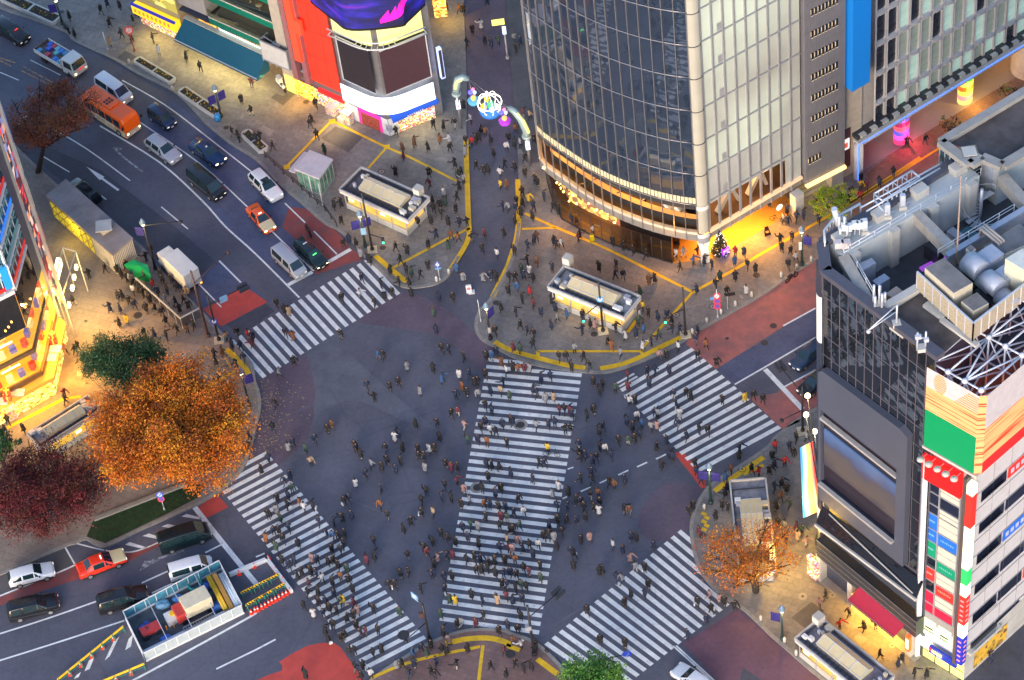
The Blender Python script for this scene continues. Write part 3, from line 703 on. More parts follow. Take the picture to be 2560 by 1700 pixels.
for r in range(11):
 for k in range(1 if r else 0,9):
  if r==0 and k>3:continue
  o=wo if first else wo.copy();first=False
  if o is not wo:COL.objects.link(o);o.parent=annex
  o.location=ap(AL*(.1+.085*k),zr0+r*3.05,.03)-Vector(annex.location);o.rotation_euler=(0,0,rzA)
b=MB();b.bar(ap(0,ZB,.1),ap(AL,ZB,.1),.5,.35);b.build('light_trough',glow('warm_trough',(1,.62,.22),2.2),annex)
for s in(.88,):
 b=MB();b.prism([ap(AL*s+a,0,c)for a,c in((-.8,-.4),(.8,-.4),(.8,-1.6),(-.8,-1.6))],0,ZB+.1);b.build('stone_pillar',m_concl,annex)
b=MB()
for k in range(5):b.prism([ap(.3,0,-1-k*.5),ap(AL*.8,0,-1-k*.5),ap(AL*.8,0,-4),ap(.3,0,-4)],KH-.01-k*.001,KH+.16*(k+1),0)
b.face([ap(.3,0,-4),ap(AL*.8,0,-4),ap(AL*.8,ZB+.1,-4),ap(.3,ZB+.1,-4)],1)
b.build('entrance_steps',[m_conc,mat('ochre_wall',(.42,.33,.16),.7)],annex)
lamp('annex_light',ap(AL*.5,ZB-.2,-1.5),(1,.72,.3),90,'AREA',aim=ap(AL*.5,0,-1),sx=6,sy=1)
b=MB();i0=ap(AL+.3,0,-2.5);b.prism([i0,i0+au*2.6,i0+au*2.6-an*8,i0-an*8],0,40)
infill=thing('narrow_infill_block','narrow beige block with dark balconies squeezed between two big stores','building',xy(i0))
b.build('walls',mat('beige_wall',(.42,.36,.28),.8),infill)
for k in range(11):
 b=MB();b.box(i0+au*1.3+an*.4+Z*(7+3.2*k),(2.2,1.,1.1),(au,an,Z));b.build('balcony',m_dgrey,infill)
b=MB();b.box(i0+an*1.2+au*.6+Z*4.5,(1.4,.4,6.),(au,an,Z),0);b.box(i0+an*1.45+au*.6+Z*5.2,(1.0,.06,1.6),(au,an,Z),1);b.box(i0+an*1.5+au*.6+Z*5.1,(.5,.04,.7),(au,an,Z),2)
b.build('hanging_shop_sign',[mat('maroon_sign',(.09,.03,.04),.5),glow('poster_white',(1,.9,.85),.8),glow('poster_red',(.8,.1,.06),.8)],infill)
lA=S(*px(T30,622,1232));zs=onplane(px(T30,622,985),lA,lA+Vector((1,0,0))).z
lB=xy(S(*px(T30,1770,290),zs));lA0=xy(S(*px(T30,622,985),zs))
lu=(lB-lA0).normalized();ln_=Vector((lu.y,-lu.x,0));LL=48
def lp(s,z,o=0.):return lA0+lu*s+ln_*o+Z*z
store=thing('lattice_department_store','department store faced with a lattice of rounded precast window frames','building',lA0)
LO=-.9
pA,pB=lp(0,0,LO),lp(10,0,LO)
def su(p):w=onplane(p,pA,pB);return(w-pA).dot(lu),w.z
s0,zl0=su(px(T30,845,755));s1,_=su(px(T30,1150,560));_,zl1=su(px(T30,825,570))
cw_=(s1-s0)/4;chh=zl1-zl0
m_precast=mat('precast_concrete',(.46,.46,.47),.7,var=.1,scale=.8)
def window_unit():
 f=MB();w,h=cw_,chh
 def rr(hw,hh,r,y,n=4):
  out=[]
  for cx_,cz_,a0 in((hw-r,hh-r,0),(-hw+r,hh-r,1),(-hw+r,-hh+r,2),(hw-r,-hh+r,3)):
   for k in range(n+1):
    a=(a0+k/n)*math.pi/2;out.append(Vector((cx_+r*math.cos(a),y,cz_+r*math.sin(a))))
  return out
 o1=rr(w*.5,h*.5,.02,-.0);o2=rr(w*.45,h*.46,.3,-.14);i1=rr(w*.41,h*.44,.3,-.14);i2=rr(w*.4,h*.43,.3,.14)
 for a,c in((o1,o2),(o2,i1),(i1,i2)):
  for k in range(len(a)):
   j=(k+1)%len(a);f.face([a[k],a[j],c[j],c[k]],0,True)
 f.box((0,-.08,-h*.5),(w*.98,.2,.26));f.box((0,-.18,-h*.5-.05),(w*.5,.25,.2))
 return f,i2,h
f,i2,hh_=window_unit()
fo=f.build('window_frame',m_precast,store,local=True)
fo.location=(0,0,0)
pm=MB();pm.face(i2[::-1]);pm.bar((-cw_*.39,.1,-hh_*.2),(cw_*.39,.1,-hh_*.2),.06)
panes=[]
for nm,rgb,e in(('pale_green_blind',(.34,.48,.42),.1),('grey_green_blind',(.25,.3,.26),.05),('dark_pane',(.03,.035,.05),0.)):
 panes.append([mat(nm,rgb,.2,var=.15,scale=1.,spec=.8,emit=rgb if e else None,es=e*2.5),m_dgrey])
pobs=[pm.build('window_pane',pp,fo,local=True)for pp in panes]
rzL=math.atan2(lu.y,lu.x)
NCOL,NROW=20,8
made=0
fdat,pdat=fo.data,[p.data for p in pobs]
for p in pobs:p.parent=None;COL.objects.unlink(p);bpy.data.objects.remove(p)
COL.objects.unlink(fo);bpy.data.objects.remove(fo)
rnd=random.Random(3);extra=[]
for r in range(-0,NROW):
 for c in range(-1,NCOL):
  pos=lp(s0+c*cw_,zl0+r*chh,LO)
  q=proj(pos)
  if q[1]<-70 or q[0]>2620:extra.append(pos);continue
  o=bpy.data.objects.new('window_frame',fdat);COL.objects.link(o);o.parent=store;o.location=pos-lA0;o.rotation_euler=(0,0,rzL)
  k=2 if c<1 else rnd.choices((0,1,2),(5,4,1))[0]
  pn_=bpy.data.objects.new('window_pane',pdat[k]);COL.objects.link(pn_);pn_.parent=o
b=MB();M_=Matrix.Rotation(rzL,3,'Z')
for pos in extra:
 for k,d_ in enumerate((fdat,pdat[len(b.v)%7%2])):
  i0=len(b.v);b.v+=[M_@v.co+pos for v in d_.vertices]
  for p in d_.polygons:b.f.append(tuple(i0+i for i in p.vertices));b.mi.append(k);b.sm.append(p.use_smooth)
struct(b.build('upper_window_frames',[m_precast,panes[1][0]],store),'stuff')
b=MB()
b.prism([lp(-1.4,0,LO-.3),lp(LL,0,LO-.3),lp(LL,0,-14),lp(-1.4,0,-14)],zs+.3,45)
b.build('store_walls',mat('store_wall',(.4,.38,.36),.8),store)
b=MB();b.bar(lp(-.2,zs-.1,-.1),lp(LL,zs-.1,-.1),.9,.7);b.bar(lp(0,zs,.1),lp(0,0,.1),.5,1.)
b.box(lp(LL/2,zs+.45,-.6),(LL,1.1,.5),(lu,ln_,Z),1)
for k in range(26):b.box(lp(.8+k*cw_,zs+.55,-.2),(cw_*.5,.5,.35),(lu,ln_,Z),0)
b.build('portal_frame',[m_concl,m_dgrey],store)
b=MB();b.bar(lp(-.2,zs-.02,.37),lp(LL,zs-.02,.37),.07,.12);b.bar(lp(-.25,zs,.4),lp(-.25,0,.4),.08)
b.build('blue_light_line',glow('blue_line',(.05,.15,1.),3.),store)
b=MB();b.face([lp(0,KH+.008,-.4),lp(LL,KH+.008,-.4),lp(LL,KH+.008,-12),lp(0,KH+.008,-12)][::-1])
b.face([lp(0,0,-12),lp(LL,0,-12),lp(LL,zs,-12),lp(0,zs,-12)],1)
b.build('arcade_floor',[mat('mauve_stone',(.3,.24,.24),.35,scale=.3),mat('arcade_wall',(.45,.3,.25),.7)],store)
for k,((u,v),cols)in enumerate((((920,975),((1,.05,.2),(.9,.1,.6),(.1,.1,.7),(1,.1,.15),(.3,.02,.1),(.1,.15,.8),(1,.7,.9),(.9,.05,.1))),((1360,700),((1,.75,.2),(1,.3,.3),(1,.75,.1),(1,.15,.02),(.9,.7,.1),(.02,.5,.05),(.03,.6,.1),(1,.6,.05))))):
 p=P(T30,u,v);b=MB();hgt=zs-.1
 for i,c in enumerate(cols):
  b.prism([p+lu*(.95*math.cos(a*.3927+.2))+ln_*(.8*math.sin(a*.3927+.2))for a in range(16)],.15+hgt*i/8,.15+hgt*(i+1)/8-.01,i)
 b.build('neon_pillar',[glow('neon_%d_%d'%(k,i),c,1.0)for i,c in enumerate(cols)],store)
 lamp('neon_light',p+ln_*1.6+Z*2.2,((1,.05,.15),(1,.62,.1))[k],500,size=.8)
b=MB();pp=P(T30,1800,480);b.prism([pp+Vector((2.1*math.cos(a*.3),2.1*math.sin(a*.3),0))for a in range(21)],0,zs);b.build('round_pillar',mat('warm_white_pillar',(.66,.55,.48),.5),store)
lamp('arcade_light',lp(30,zs-.5,-4),(1,.5,.12),420,'AREA',aim=lp(30,0,-3),sx=14,sy=3)
lamp('arcade_light',lp(12,zs-.5,-5),(1,.6,.45),160,'AREA',aim=lp(12,0,-3),sx=10,sy=3)
q=onplane(px(T30,668,575),lp(-1,0,.6),lp(5,0,.6));zq=q.z
b=MB();bs=lp(-1.6,0,.8);b.prism([bs,bs+lu*2.5-ln_*.0,bs+lu*2.5-ln_*1.6,bs-ln_*1.6],zq,44);b.build('tall_blue_sign',mat('blue_sign_face',(.01,.2,.62),.4,emit=(.01,.22,.75),es=.1,var=0),store)
b=MB();b.prism([lp(-1.6,0,-1.0),lp(1.4,0,-1.0),lp(1.4,0,-6),lp(-1.6,0,-6)],0,44.5);b.build('corner_pier',mat('beige_pier',(.5,.44,.36),.75),store)
b=MB();b.face([S(*px(T30,560,1510),KH+.003),S(*px(T30,690,1190),KH+.003),S(2560,130,KH+.003),S(2800,10,KH+.003),S(2800,220,KH+.003),S(2330,490,KH+.003),S(2160,570,KH+.003)])
struct(b.build('brick_pavement',m_brick))
# ================================================================== BUILDINGS: roof-deck store and the sign tower on the right
z3=zpt(2060,380,500,2361);z4=zpt(2040,540,520,2146);z5=zpt(2000,900,400,1568)
z6=zpt(2000,1280,400,1493);z7=zpt(2260,900,300,1176);z8=zpt(2260,1280,300,1120)
m_slate=mat('slate_cladding',(.075,.085,.12),.45,var=.08,scale=.3,spec=.6)
m_deck=mat('roof_membrane',(.07,.058,.058),.85,var=.35,scale=.35,col2=(.13,.11,.105))
m_pale=mat('pale_blue_wall',(.48,.52,.52),.8,var=.12,scale=.4)
m_machine=mat('machine_grey',(.4,.44,.52),.45,.15,var=.1)
m_beige=mat('beige_plaster',(.5,.46,.36),.75,var=.15,scale=.6)
m_rust=mat('stained_top',(.2,.185,.18),.85,var=.3,scale=.6)
m_rail=mat('pale_rail',(.6,.64,.7),.45,.3,var=.05)
G0,G1=S(*z6(225,590)),S(*z6(1098,1320))
gu=(G1-G0).normalized();gn=Vector((gu.y,-gu.x,0));gn=gn if gn.dot(EYE-G0)>0 else-gn
def gs(p):w=onplane(p,G0,G1);return(w-G0).dot(gu),w.z
def gp(s,z,o=0.):return G0+gu*s+gn*o+Z*z
ZRF=gs(z4(50,510))[1]
sE,zE=gs(z4(1235,1540));ZRF=(ZRF+zE)/2
GL=sE
bu=(xy(S(*z3(1340,300),ZRF))-xy(S(*z3(300,935),ZRF))).normalized()
rA=xy(S(*z3(-20,1090),ZRF))
deck=thing('roof_deck_store','black glass store with roof machinery and a wide screen on its front','building',gp(GL/2,0))
far=rA+bu*70;inn_=gp(GL,0)+bu*62
b=MB()
b.prism([gp(0,0),gp(GL,0),inn_,far,rA],0,ZRF-6.5,0)
b.build('body_walls',m_slate,deck)
b=MB()
sN,sM=13,12
zF=gs(z5(290,1380))[1]
for i in range(sN):
 for k in range(sM):
  z0,z1_=zF+(ZRF-zF)*k/sM,zF+(ZRF-zF)*(k+1)/sM
  b.face([gp(GL*i/sN,z0,.05),gp(GL*(i+1)/sN,z0,.05),gp(GL*(i+1)/sN,z1_,.05),gp(GL*i/sN,z1_,.05)])
b.build('black_glass_wall',m_darkglass,deck)
b=MB()
for i in range(sN+1):b.bar(gp(GL*i/sN,zF,.06),gp(GL*i/sN,ZRF,.06),.045,.07,up=gn)
for k in range(sM+1):b.bar(gp(0,zF+(ZRF-zF)*k/sM,.08),gp(GL,zF+(ZRF-zF)*k/sM,.08),.045,.06)
b.build('glazing_bars',mat('mauve_bars',(.17,.15,.18),.5,.2),deck)
b=MB()
loop=[gp(0,0,.1),gp(GL,0,.1)]
b.bar(gp(-.2,ZRF+.1,-.35),gp(GL+.2,ZRF+.1,-.35),1.,.55)
b.bar(rA+Z*(ZRF+.1),rA+bu*70+Z*(ZRF+.1),1.0,.55);b.bar(rA+Z*(ZRF+.1),gp(0,ZRF+.1,-.3),1.0,.55)
for k in range(12):b.bar(rA.lerp(gp(0,0),k/12)+Z*(ZRF-6.5),rA.lerp(gp(0,0),k/12)+Z*ZRF,.3)
b.face([rA+Z*0,rA+bu*70+Z*0,rA+bu*70+Z*ZRF,rA+Z*ZRF]);b.face([gp(0,0),rA,rA+Z*ZRF,gp(0,ZRF)])
b.face([gp(0,ZRF-6.6),gp(GL,ZRF-6.6),gp(GL,ZRF),gp(0,ZRF)])
b.build('parapet',mat('parapet_slate',(.085,.085,.11),.5,var=.1),deck)
def rp(f,u,v,dz=0.):return xy(S(*f(u,v),ZRF+dz),ZRF+dz)
b=MB()
fr_=[rp(z4,640,985,-.5),rp(z4,1050,745,-.5),rp(z4,2146,90,-.5),rp(z4,2300,500,-.5),rp(z4,1235,1500,-.5)]
b.face(fr_[::-1]);b.build('dark_roof',m_deck,deck)
PIT=-4.6
pit=[rA+bu*1.2-Z*0,gp(.6,0,-.8),gp(GL*.46,0,-.8),xy(rp(z4,1050,745)),xy(rp(z3,2361,690)),rA+bu*66]
b=MB();b.face([p+Z*(ZRF+PIT)for p in pit][::-1]);b.build('court_floor',mat('court_floor',(.075,.075,.085),.8,var=.3,scale=.4),deck)
wk0,wk1=xy(S(*z3(225,1215),ZRF+.2)),xy(S(*z3(1840,255),ZRF+.2))
wu=(wk1-wk0).normalized();wn_=Vector((wu.y,-wu.x,0))
WL=(wk1-wk0).length
b=MB()
b.prism([wk0-wn_*2.2,wk0,wk1,wk1-wn_*2.2],ZRF+PIT,ZRF-.05);b.build('walkway_wall',m_pale,deck)
for k in range(0,7,2):
 p=wk0+wu*(WL*(k+.3)/7)
 b=MB();b.prism([p,p+wu*.9,p+wu*.9+wn_*.5,p+wn_*.5],ZRF+PIT,ZRF-.1);b.build('wall_pier',m_concl,deck)
 b=MB();b.prism([p-wu*.3-wn_*2.1,p+wu*1.1-wn_*2.1,p+wu*1.1-wn_*1.1,p-wu*.3-wn_*1.1],ZRF-.05,ZRF+.8);b.build('walkway_plinth',m_concl,deck)
def railing(name,pts,parent,h=1.0,r=.035,n=None,mt=None):
 b=MB()
 for hh in(h,h*.55):b.tube([p+Z*hh for p in pts],r,5)
 for a,c in zip(pts,pts[1:]):
  k=max(1,round((c-a).length/1.8))
  for i in range(k+1):q=a.lerp(c,i/k);b.tube([q,q+Z*h],r,5)
 return b.build(name,mt or m_rail,parent)
railing('walkway_railing',[wk0+Z*ZRF+wn_*.1,wk1+Z*ZRF+wn_*.1],deck)
for(a0,a1,w)in(((1090,700),(1545,1160),.9),((2110,270),(2420,610),.9)):
 b=MB();A_,B_=rp(z3,*a0),rp(z3,*a1);b.bar(A_-Z*.6,B_-Z*.6,w,1.2);b.build('court_beam',mat('beam_concrete',(.42,.38,.33),.85,var=.15),deck)
b=MB();A_,B_=rp(z3,230,1220),rp(z4,560,900);b.bar(A_-Z*.3,B_-Z*.3,1.0,.6);b.build('front_beam',MATS['beam_concrete'],deck)
railing('front_beam_railing',[A_+Vector((.45,.2,0)),B_+Vector((.45,.2,0))],deck)
b=MB()
for f,a0,a1 in((z3,(1450,1230),(2400,660)),):
 A_,B_=rp(f,*a0,dz=.1),rp(f,*a1,dz=.1);b.bar(A_,B_,.55,.35)
 b.bar(A_-Z*3,B_-Z*3,.3,6)
b.build('inner_parapet',m_machine,deck)
railing('inner_railing',[rp(z3,1345,1235),rp(z3,2240,700)],deck,.9)
b=MB();A_,B_=rp(z4,640,985),rp(z4,1050,745);b.bar(A_-Z*.1,B_-Z*.1,.7,.7);b.face([A_+Z*.2,B_+Z*.2,B_+Z*PIT,A_+Z*PIT]);b.build('court_edge',m_concl,deck)
sh=[rp(z3,1860,60),rp(z3,2055,200),rp(z3,2700,-190),rp(z3,2500,-330)]
b=MB();b.prism([xy(p)for p in sh],ZRF+PIT,ZRF+.9);b.build('stair_house',m_pale,deck)
a_,c_=xy(S(*z3(1895,470),ZRF-2.4)),xy(S(*z3(2005,540),ZRF-2.4))
b=MB();fu2=(xy(sh[1])-xy(sh[0])).normalized();fn2=Vector((fu2 .y,-fu2 .x,0));dm=(xy(sh[0])+xy(sh[1]))/2
b.box(dm-fn2*.05*0+(fn2 if fn2 .dot(EYE-dm)>0 else-fn2)*.06+Z*(ZRF-1.3),(1.1,.08,2.2),(fu2,fn2,Z));b.build('steel_door',mat('pale_blue_door',(.45,.5,.6),.5),deck)
wl=[rp(z3,2055,240,.6),rp(z3,2420,20,.6)]
sp=xy(S(*z3(1855,600),ZRF-2.6));b=MB()
for k in range(15):
 a0,a1=.5+k*.42,.5+k*.42+.38;zz=ZRF-2.4-k*.24
 for q in(0,.05):b.face([sp+Z*(zz-q),sp+Vector((1.6*math.cos(a0),1.6*math.sin(a0),zz-q)),sp+Vector((1.6*math.cos(a1),1.6*math.sin(a1),zz-q))])
b.tube([sp+Z*(ZRF+PIT),sp+Z*(ZRF-.9)],.16,8)
b.build('spiral_stair',m_rail,deck)
b=MB();b.tube([sp+Vector((1.6*math.cos(.5+k*.3),1.6*math.sin(.5+k*.3),ZRF-1.4-k*.17))for k in range(22)],.04,5)
for k in range(0,22,2):q=sp+Vector((1.6*math.cos(.5+k*.3),1.6*math.sin(.5+k*.3),ZRF-1.4-k*.17));b.tube([q,q-Z*1.],.02,4)
b.build('spiral_rail',m_rail,deck)
zR2=1.2
rr=[S(*px(T30,u,v),ZRF+zR2)for u,v in((1260,990),(1620,1125),(2100,830),(2100,480))]
b=MB();b.face([p for p in rr][::-1]);b.build('rear_dark_roof',m_deck,deck)
b=MB();q=[S(*px(T30,u,v),ZRF+zR2+.3)for u,v in((1195,985),(1400,1140),(1480,1090),(1620,1150),(2120,850))]
for a,c in zip(q,q[1:]):b.bar(a,c,.9,.5)
b.bar(q[0],S(*px(T30,1900,560),ZRF+zR2+.3),.8,.5)
b.build('rear_parapet',m_conc,deck)
b=MB();q0,q1=S(*px(T30,1190,1000),ZRF+1),S(*px(T30,1330,1130),ZRF+1)
b.face([q0,q1,q1-Z*9,q0-Z*9])
for t in(0,.25,.5,.75,1):b.bar(q0 .lerp(q1,t),q0 .lerp(q1,t)-Z*9,.1,mi=1)
for k in range(5):b.bar(q0-Z*k*2,q1-Z*k*2,.1,mi=1)
b.build('corner_glass',[dark_glass('teal_glass',(.02,.06,.07),.9),m_rail],deck)
b=MB();q=S(*px(T30,1392,1055),ZRF+1.6);b.box(q,(1.5,1.5,.3),mi=0);b.box(q+Z*.18,(1.2,1.2,.06),mi=1);b.build('skylight_hatch',[mat('bronze',(.3,.22,.14),.4,.6),m_concl],deck)
def roofthing(name,label,cat,loc):return thing(name,label,cat,loc)
def unit(name,label,f,tops,h,dz,mats_,extra=None):
 pts=[xy(S(*f(*p),ZRF+dz))for p in tops];c=sum(pts,Vector())/len(pts)
 t=thing(name,label,'machine',c+Z*(ZRF+dz-h));b=MB();b.prism(pts,ZRF+dz-h,ZRF+dz,0,1);b.build('housing',mats_,t,bevel=.04);return t,c
plant,pc=unit('ventilation_plant_house','long beige plant house with a stained flat top behind a mesh screen',z4,((1120,535),(1320,430),(1620,690),(1420,800)),3.2,2.8,[m_beige,m_rust])
plant2,_=unit('ventilation_plant_house','small square beige plant box at the corner of the mesh screen',z4,((1495,880),(1660,785),(1785,900),(1625,985)),2.4,2.2,[m_beige,m_rust])
tank,_=unit('water_tank','cream panelled water tank at the right edge of the roof',z4,((1950,440),(2130,330),(2330,450),(2146,560)),3.8,3.6,[mat('cream_tank',(.62,.6,.46),.5,var=.08),mat('cream_tank_top',(.66,.66,.58),.5)])
cab,_=unit('control_cabinet','slim grey control cabinet beside the twin fans',z4,((1545,335),(1600,295),(1650,340),(1595,380)),2.6,2.,[mat('cabinet_grey',(.5,.48,.46),.5),m_rust])
ac1,_=unit('cooling_unit','tall grey cooling unit standing in the sunken roof court',z4,((430,490),(575,430),(620,480),(470,570)),3.2,-1.2,[m_machine,m_machine])
ac2,_=unit('cooling_unit','low blue-grey cooling unit in the court, nearest the front beam',z4,((580,665),(705,590),(765,640),(640,720)),2.6,-1.8,[m_machine,m_machine])
sl_,_=unit('long_vent_box','long grey vent box with a row of round openings',z3,((1890,1110),(2300,850),(2600,1000),(2060,1240)),1.6,1.0,[m_concl,m_rust])
b=MB()
for k in range(6):p=onplane(z3(2110+50*k,1215-28*k),xy(S(*z3(2060,1240),ZRF+1)),xy(S(*z3(2600,920),ZRF+1)));b.ball(p,(.22,.1,.22),8,6)
o=b.build('round_vent_openings',m_rust,sl_)
bx,_=unit('wooden_box','orange-brown timber box on the court edge',z4,((715,800),(830,720),(920,790),(800,850)),1.2,-.2,[mat('timber',(.4,.26,.15),.7),mat('timber_top',(.4,.3,.24),.7)])
for k,(u,v,lab)in enumerate(((1640,520,'large round fan drum with a square duct beside the plant house'),(1830,700,'smaller round fan drum with a square duct beside the mesh screen'))):
 c=xy(S(*z4(u,v),ZRF+1.2));t=thing('extract_fan',lab,'machine',c+Z*(ZRF-.4));ax=bu
 sd=Vector((bu.y,-bu.x,0));r=1.0-.1*k
 b=MB();b.tube([c+sd*-.9+Z*(ZRF+1.2),c+sd*.9+Z*(ZRF+1.2)],r,20);b.build('fan_drum',m_machine,t)
 b=MB();b.box(c+bu*1.7+Z*(ZRF+1.),(1.8,1.6,1.3),(bu,sd,Z));b.build('duct',m_machine,t,bevel=.05)
 b=MB();b.tube([c+sd*.9+Z*(ZRF+.6),c+sd*2.4+Z*(ZRF+.4)],.85,14);b.build('round_duct',m_machine,t)
 b=MB();b.box(c+Z*(ZRF-.1),(2.2,2.2,.7),(bu,sd,Z));b.build('fan_base',m_dgrey,t)
sc=[xy(S(*z4(*p),ZRF+2.2))for p in((1045,575),(1625,1105),(2200,660))]
t=thing('mesh_screen','beige mesh screen wrapped round the roof machines','screen',sc[1]+Z*(ZRF+.1))
m_mesh=mat('beige_mesh',(.42,.36,.26),.8,var=.25,scale=6)
b=MB()
for a,c in((sc[0],sc[1]),(sc[1],sc[2])):
 b.bar(a+Z*(ZRF+1.1),c+Z*(ZRF+1.1),.06,2.1)
b.build('mesh_panel',m_mesh,t)
b=MB()
for a,c in((sc[0],sc[1]),(sc[1],sc[2])):
 b.bar(a+Z*(ZRF+2.2),c+Z*(ZRF+2.2),.14)
 for k in range(8):q=a.lerp(c,k/7);b.bar(q+Z*(ZRF+.0),q+Z*(ZRF+2.2),.12)
b.build('screen_frame',m_rail,t)
q=xy(S(*z3(1560,1350),ZRF));t=thing('roof_mast','thin rusty mast standing on the roof between the court and the fans','mast',q+Z*ZRF);b=MB();b.tube([q+Z*ZRF,q+Z*(ZRF+11)],[.09,.06],6);b.build('mast_pole',mat('rusty_mast',(.34,.25,.2),.7),t)
for k in range(3):
 p0=rp(z3,1850+30*k,905-20*k,1.2);p1=rp(z3,2065+30*k,1085-20*k,1.2)
 b=MB();b.tube([p0-Z*1.4,p0,p1,p1-Z*.8],.13,8);tag(b.build('bent_roof_pipe',mat('tan_pipe',(.5,.42,.36),.5)),'tan pipe bent over the inner parapet, one of three','pipe','bent roof pipes')
def aerial(f,u,v,lab,kind):
 p=rp(f,u,v);t=thing('roof_aerial',lab,'aerial',p);b=MB()
 b.box(p+Z*.2,(.7,.7,.4));b.build('aerial_base',m_concl,t);b=MB()
 if kind==0:
  b.tube([p,p+Z*2.6],.09,6);b.tube([p+Z*2.6,p+Vector((-2.6,-1.2,1.3))],.06,6);b.tube([p+Z*1.8,p+Vector((-2.6,-1.2,1.25))],.05,6);b.ball(p+Vector((-2.65,-1.25,1.15)),.2,8,6)
 elif kind==1:
  for dx in(-.35,.35):b.tube([p+Vector((dx,0,0)),p+Vector((dx,0,2.2))],.09,6)
  b.box(p+Vector((-.35,-.2,1.9)),(.5,.25,.4));b.box(p+Vector((.35,-.2,1.4)),(.4,.25,.4));b.tube([p+Vector((-.35,0,1.4)),p+Vector((.35,0,1.5))],.05,6)
 elif kind==2:
  for k in range(5):a=k*1.256;b.tube([p+Vector((.5*math.cos(a),.5*math.sin(a),.1)),p+Vector((.5*math.cos(a),.5*math.sin(a),1.6+.4*(k%3)))],.12,6)
  b.tube([p,p+Z*2.6],.1,6)
 else:
  b.box(p+Z*1.0,(.45,.35,1.3));b.tube([p+Z*.2,p+Vector((.7,.3,.4))],.05,6)
 b.build('aerial_arms',m_rail,t)
aerial(z4,830,1130,'aerial with a camera arm leaning over the front parapet',0);aerial(z4,1085,1380,'twin-post aerial near the right end of the front parapet',1)
aerial(z4,650,930,'cluster of upright aerials at the end of the front beam',2);aerial(z3,480,950,'aerial post on the walkway nearest the building corner',3);aerial(z3,745,770,'aerial post in the middle of the walkway',3);aerial(z3,925,660,'aerial post on the walkway beside the outer truss',3)
aerial(z3,240,1010,'tangle of aerials and white lamps at the tip of the roof',2)
for k,(u,v)in enumerate(((290,830),(365,800),(470,780),(240,820),(420,800))):
 p=rp(z3,u,v+60,1.4);b=MB();b.box(p,(.55,.4,.75));b.bar(p-Z*.3,p-Z*1.2,.06);tag(b.build('roof_floodlight',m_wpaint),'white floodlight in the cluster at the tip of the roof','floodlight','white roof floodlights')
for k,(u,v)in enumerate(((178,1085),(258,1085))):
 p=rp(z3,u,v,.6);b=MB();b.box(p,(.8,.6,.7));tag(b.build('junction_box',mat('pinkish_box',(.55,.5,.5),.6),bevel=.03),'grey junction box by the walkway corner, '+('left one' if k==0 else 'right one')+' of the pair','box')
for k,(f,u,v,w,d_,h_,lab)in enumerate(((z4,1230,960,2.2,.8,.35,'low pale plinth under the mesh screen, left one'),(z4,1480,1190,4.2,.5,.3,'long pale plank step along the mesh screen'),(z4,860,1160,1.6,.8,.4,'pale plinth beneath the camera arm aerial'),(z4,1440,860,1.3,1.0,1.0,'dark open hatch box between the two plant boxes'),(z3,1720,950,1.4,1.,1.2,'teal machine box deep in the court'),(z3,1300,1130,1.8,.7,1.6,'dark cabinet on the court floor beside the violet steps'),(z3,1560,960,1.6,.8,1.3,'grey pump box on the court floor behind the mast'))):
 zb__=ZRF-.5 if f is z4 else ZRF+PIT;p=xy(S(*f(u,v),zb__+h_),zb__+h_/2);b=MB();b.box(p,(w,d_,h_),(gu,gn,Z));tag(b.build('roof_box',(m_concl,m_concl,m_concl,m_dgrey,mat('teal_box',(.04,.16,.2),.5),m_dgrey,m_machine)[k],bevel=.03),lab,'box')
for k in range(3):
 q0,q1=xy(S(*z4(1060+30*k,720+20*k),ZRF-.3),ZRF-.3),xy(S(*z4(760+40*k,900+25*k),ZRF-.3),ZRF-.3);b=MB();b.tube([q0,q0 .lerp(q1,.5)+Vector((.2*k,.15,0)),q1],.05,5);b.build('roof_cable',m_dgrey,deck)
tr=[S(*z3(*p),ZRF+1)for p in((590,495),(1035,222),(1130,300),(690,575))]
t=thing('roof_truss','white tubular sign truss hung on the street side of the roof','truss',tr[0]-Z*1.6)
b=MB()
for dz in(0,-2.6):
 q=[p+Z*dz for p in tr]
 for i in range(4):b.tube([q[i],q[(i+1)%4]],.09,5)
 for k in range(1,4):b.tube([q[0].lerp(q[1],k/4),q[3].lerp(q[2],k/4)],.05,5)
for i in range(9):
 a=tr[3].lerp(tr[2],i/8);c=tr[3].lerp(tr[2],(i+1)/8)if i<8 else a
 b.tube([a,a-Z*2.6],.05,5);b.tube([a,c-Z*2.6],.05,5)
 a=tr[0].lerp(tr[1],i/8);b.tube([a,a-Z*2.6],.05,5)
for A_,B_ in(((430,660),(1370,140)),((500,700),(1370,190))):b.tube([S(*z3(*A_),ZRF+1),S(*z3(*B_),ZRF+1)],.09,5)
b.tube([S(*z3(590,560),ZRF+1),S(*z3(740,750),ZRF+.6)],.12,6)
b.build('truss_members',m_rail,t)
hp=[S(*z3(*p),ZRF+.8)for p in((10,1070),(0,930),(110,790),(430,610),(440,650))]
t=thing('curved_sign_frame','white angled sign frame wrapping the tip of the roof','sign frame',hp[2]-Z*2.5)
b=MB()
for dz in(0,-2.4):b.tube([p+Z*dz for p in hp],.12,5)
for a,c in zip(hp,hp[1:]):
 for k in range(3):q=a.lerp(c,k/3);b.tube([q,q-Z*2.4],.07,5)
b.build('frame_tubes',m_rail,t)
b=MB();q0,q1=rp(z3,120,670,3.2),rp(z3,170,860,1.);b.tube([q0,q1],.28,8);tag(b.build('panel_aerial',m_rail),'tall grey panel aerial at the tip of the roof','aerial')
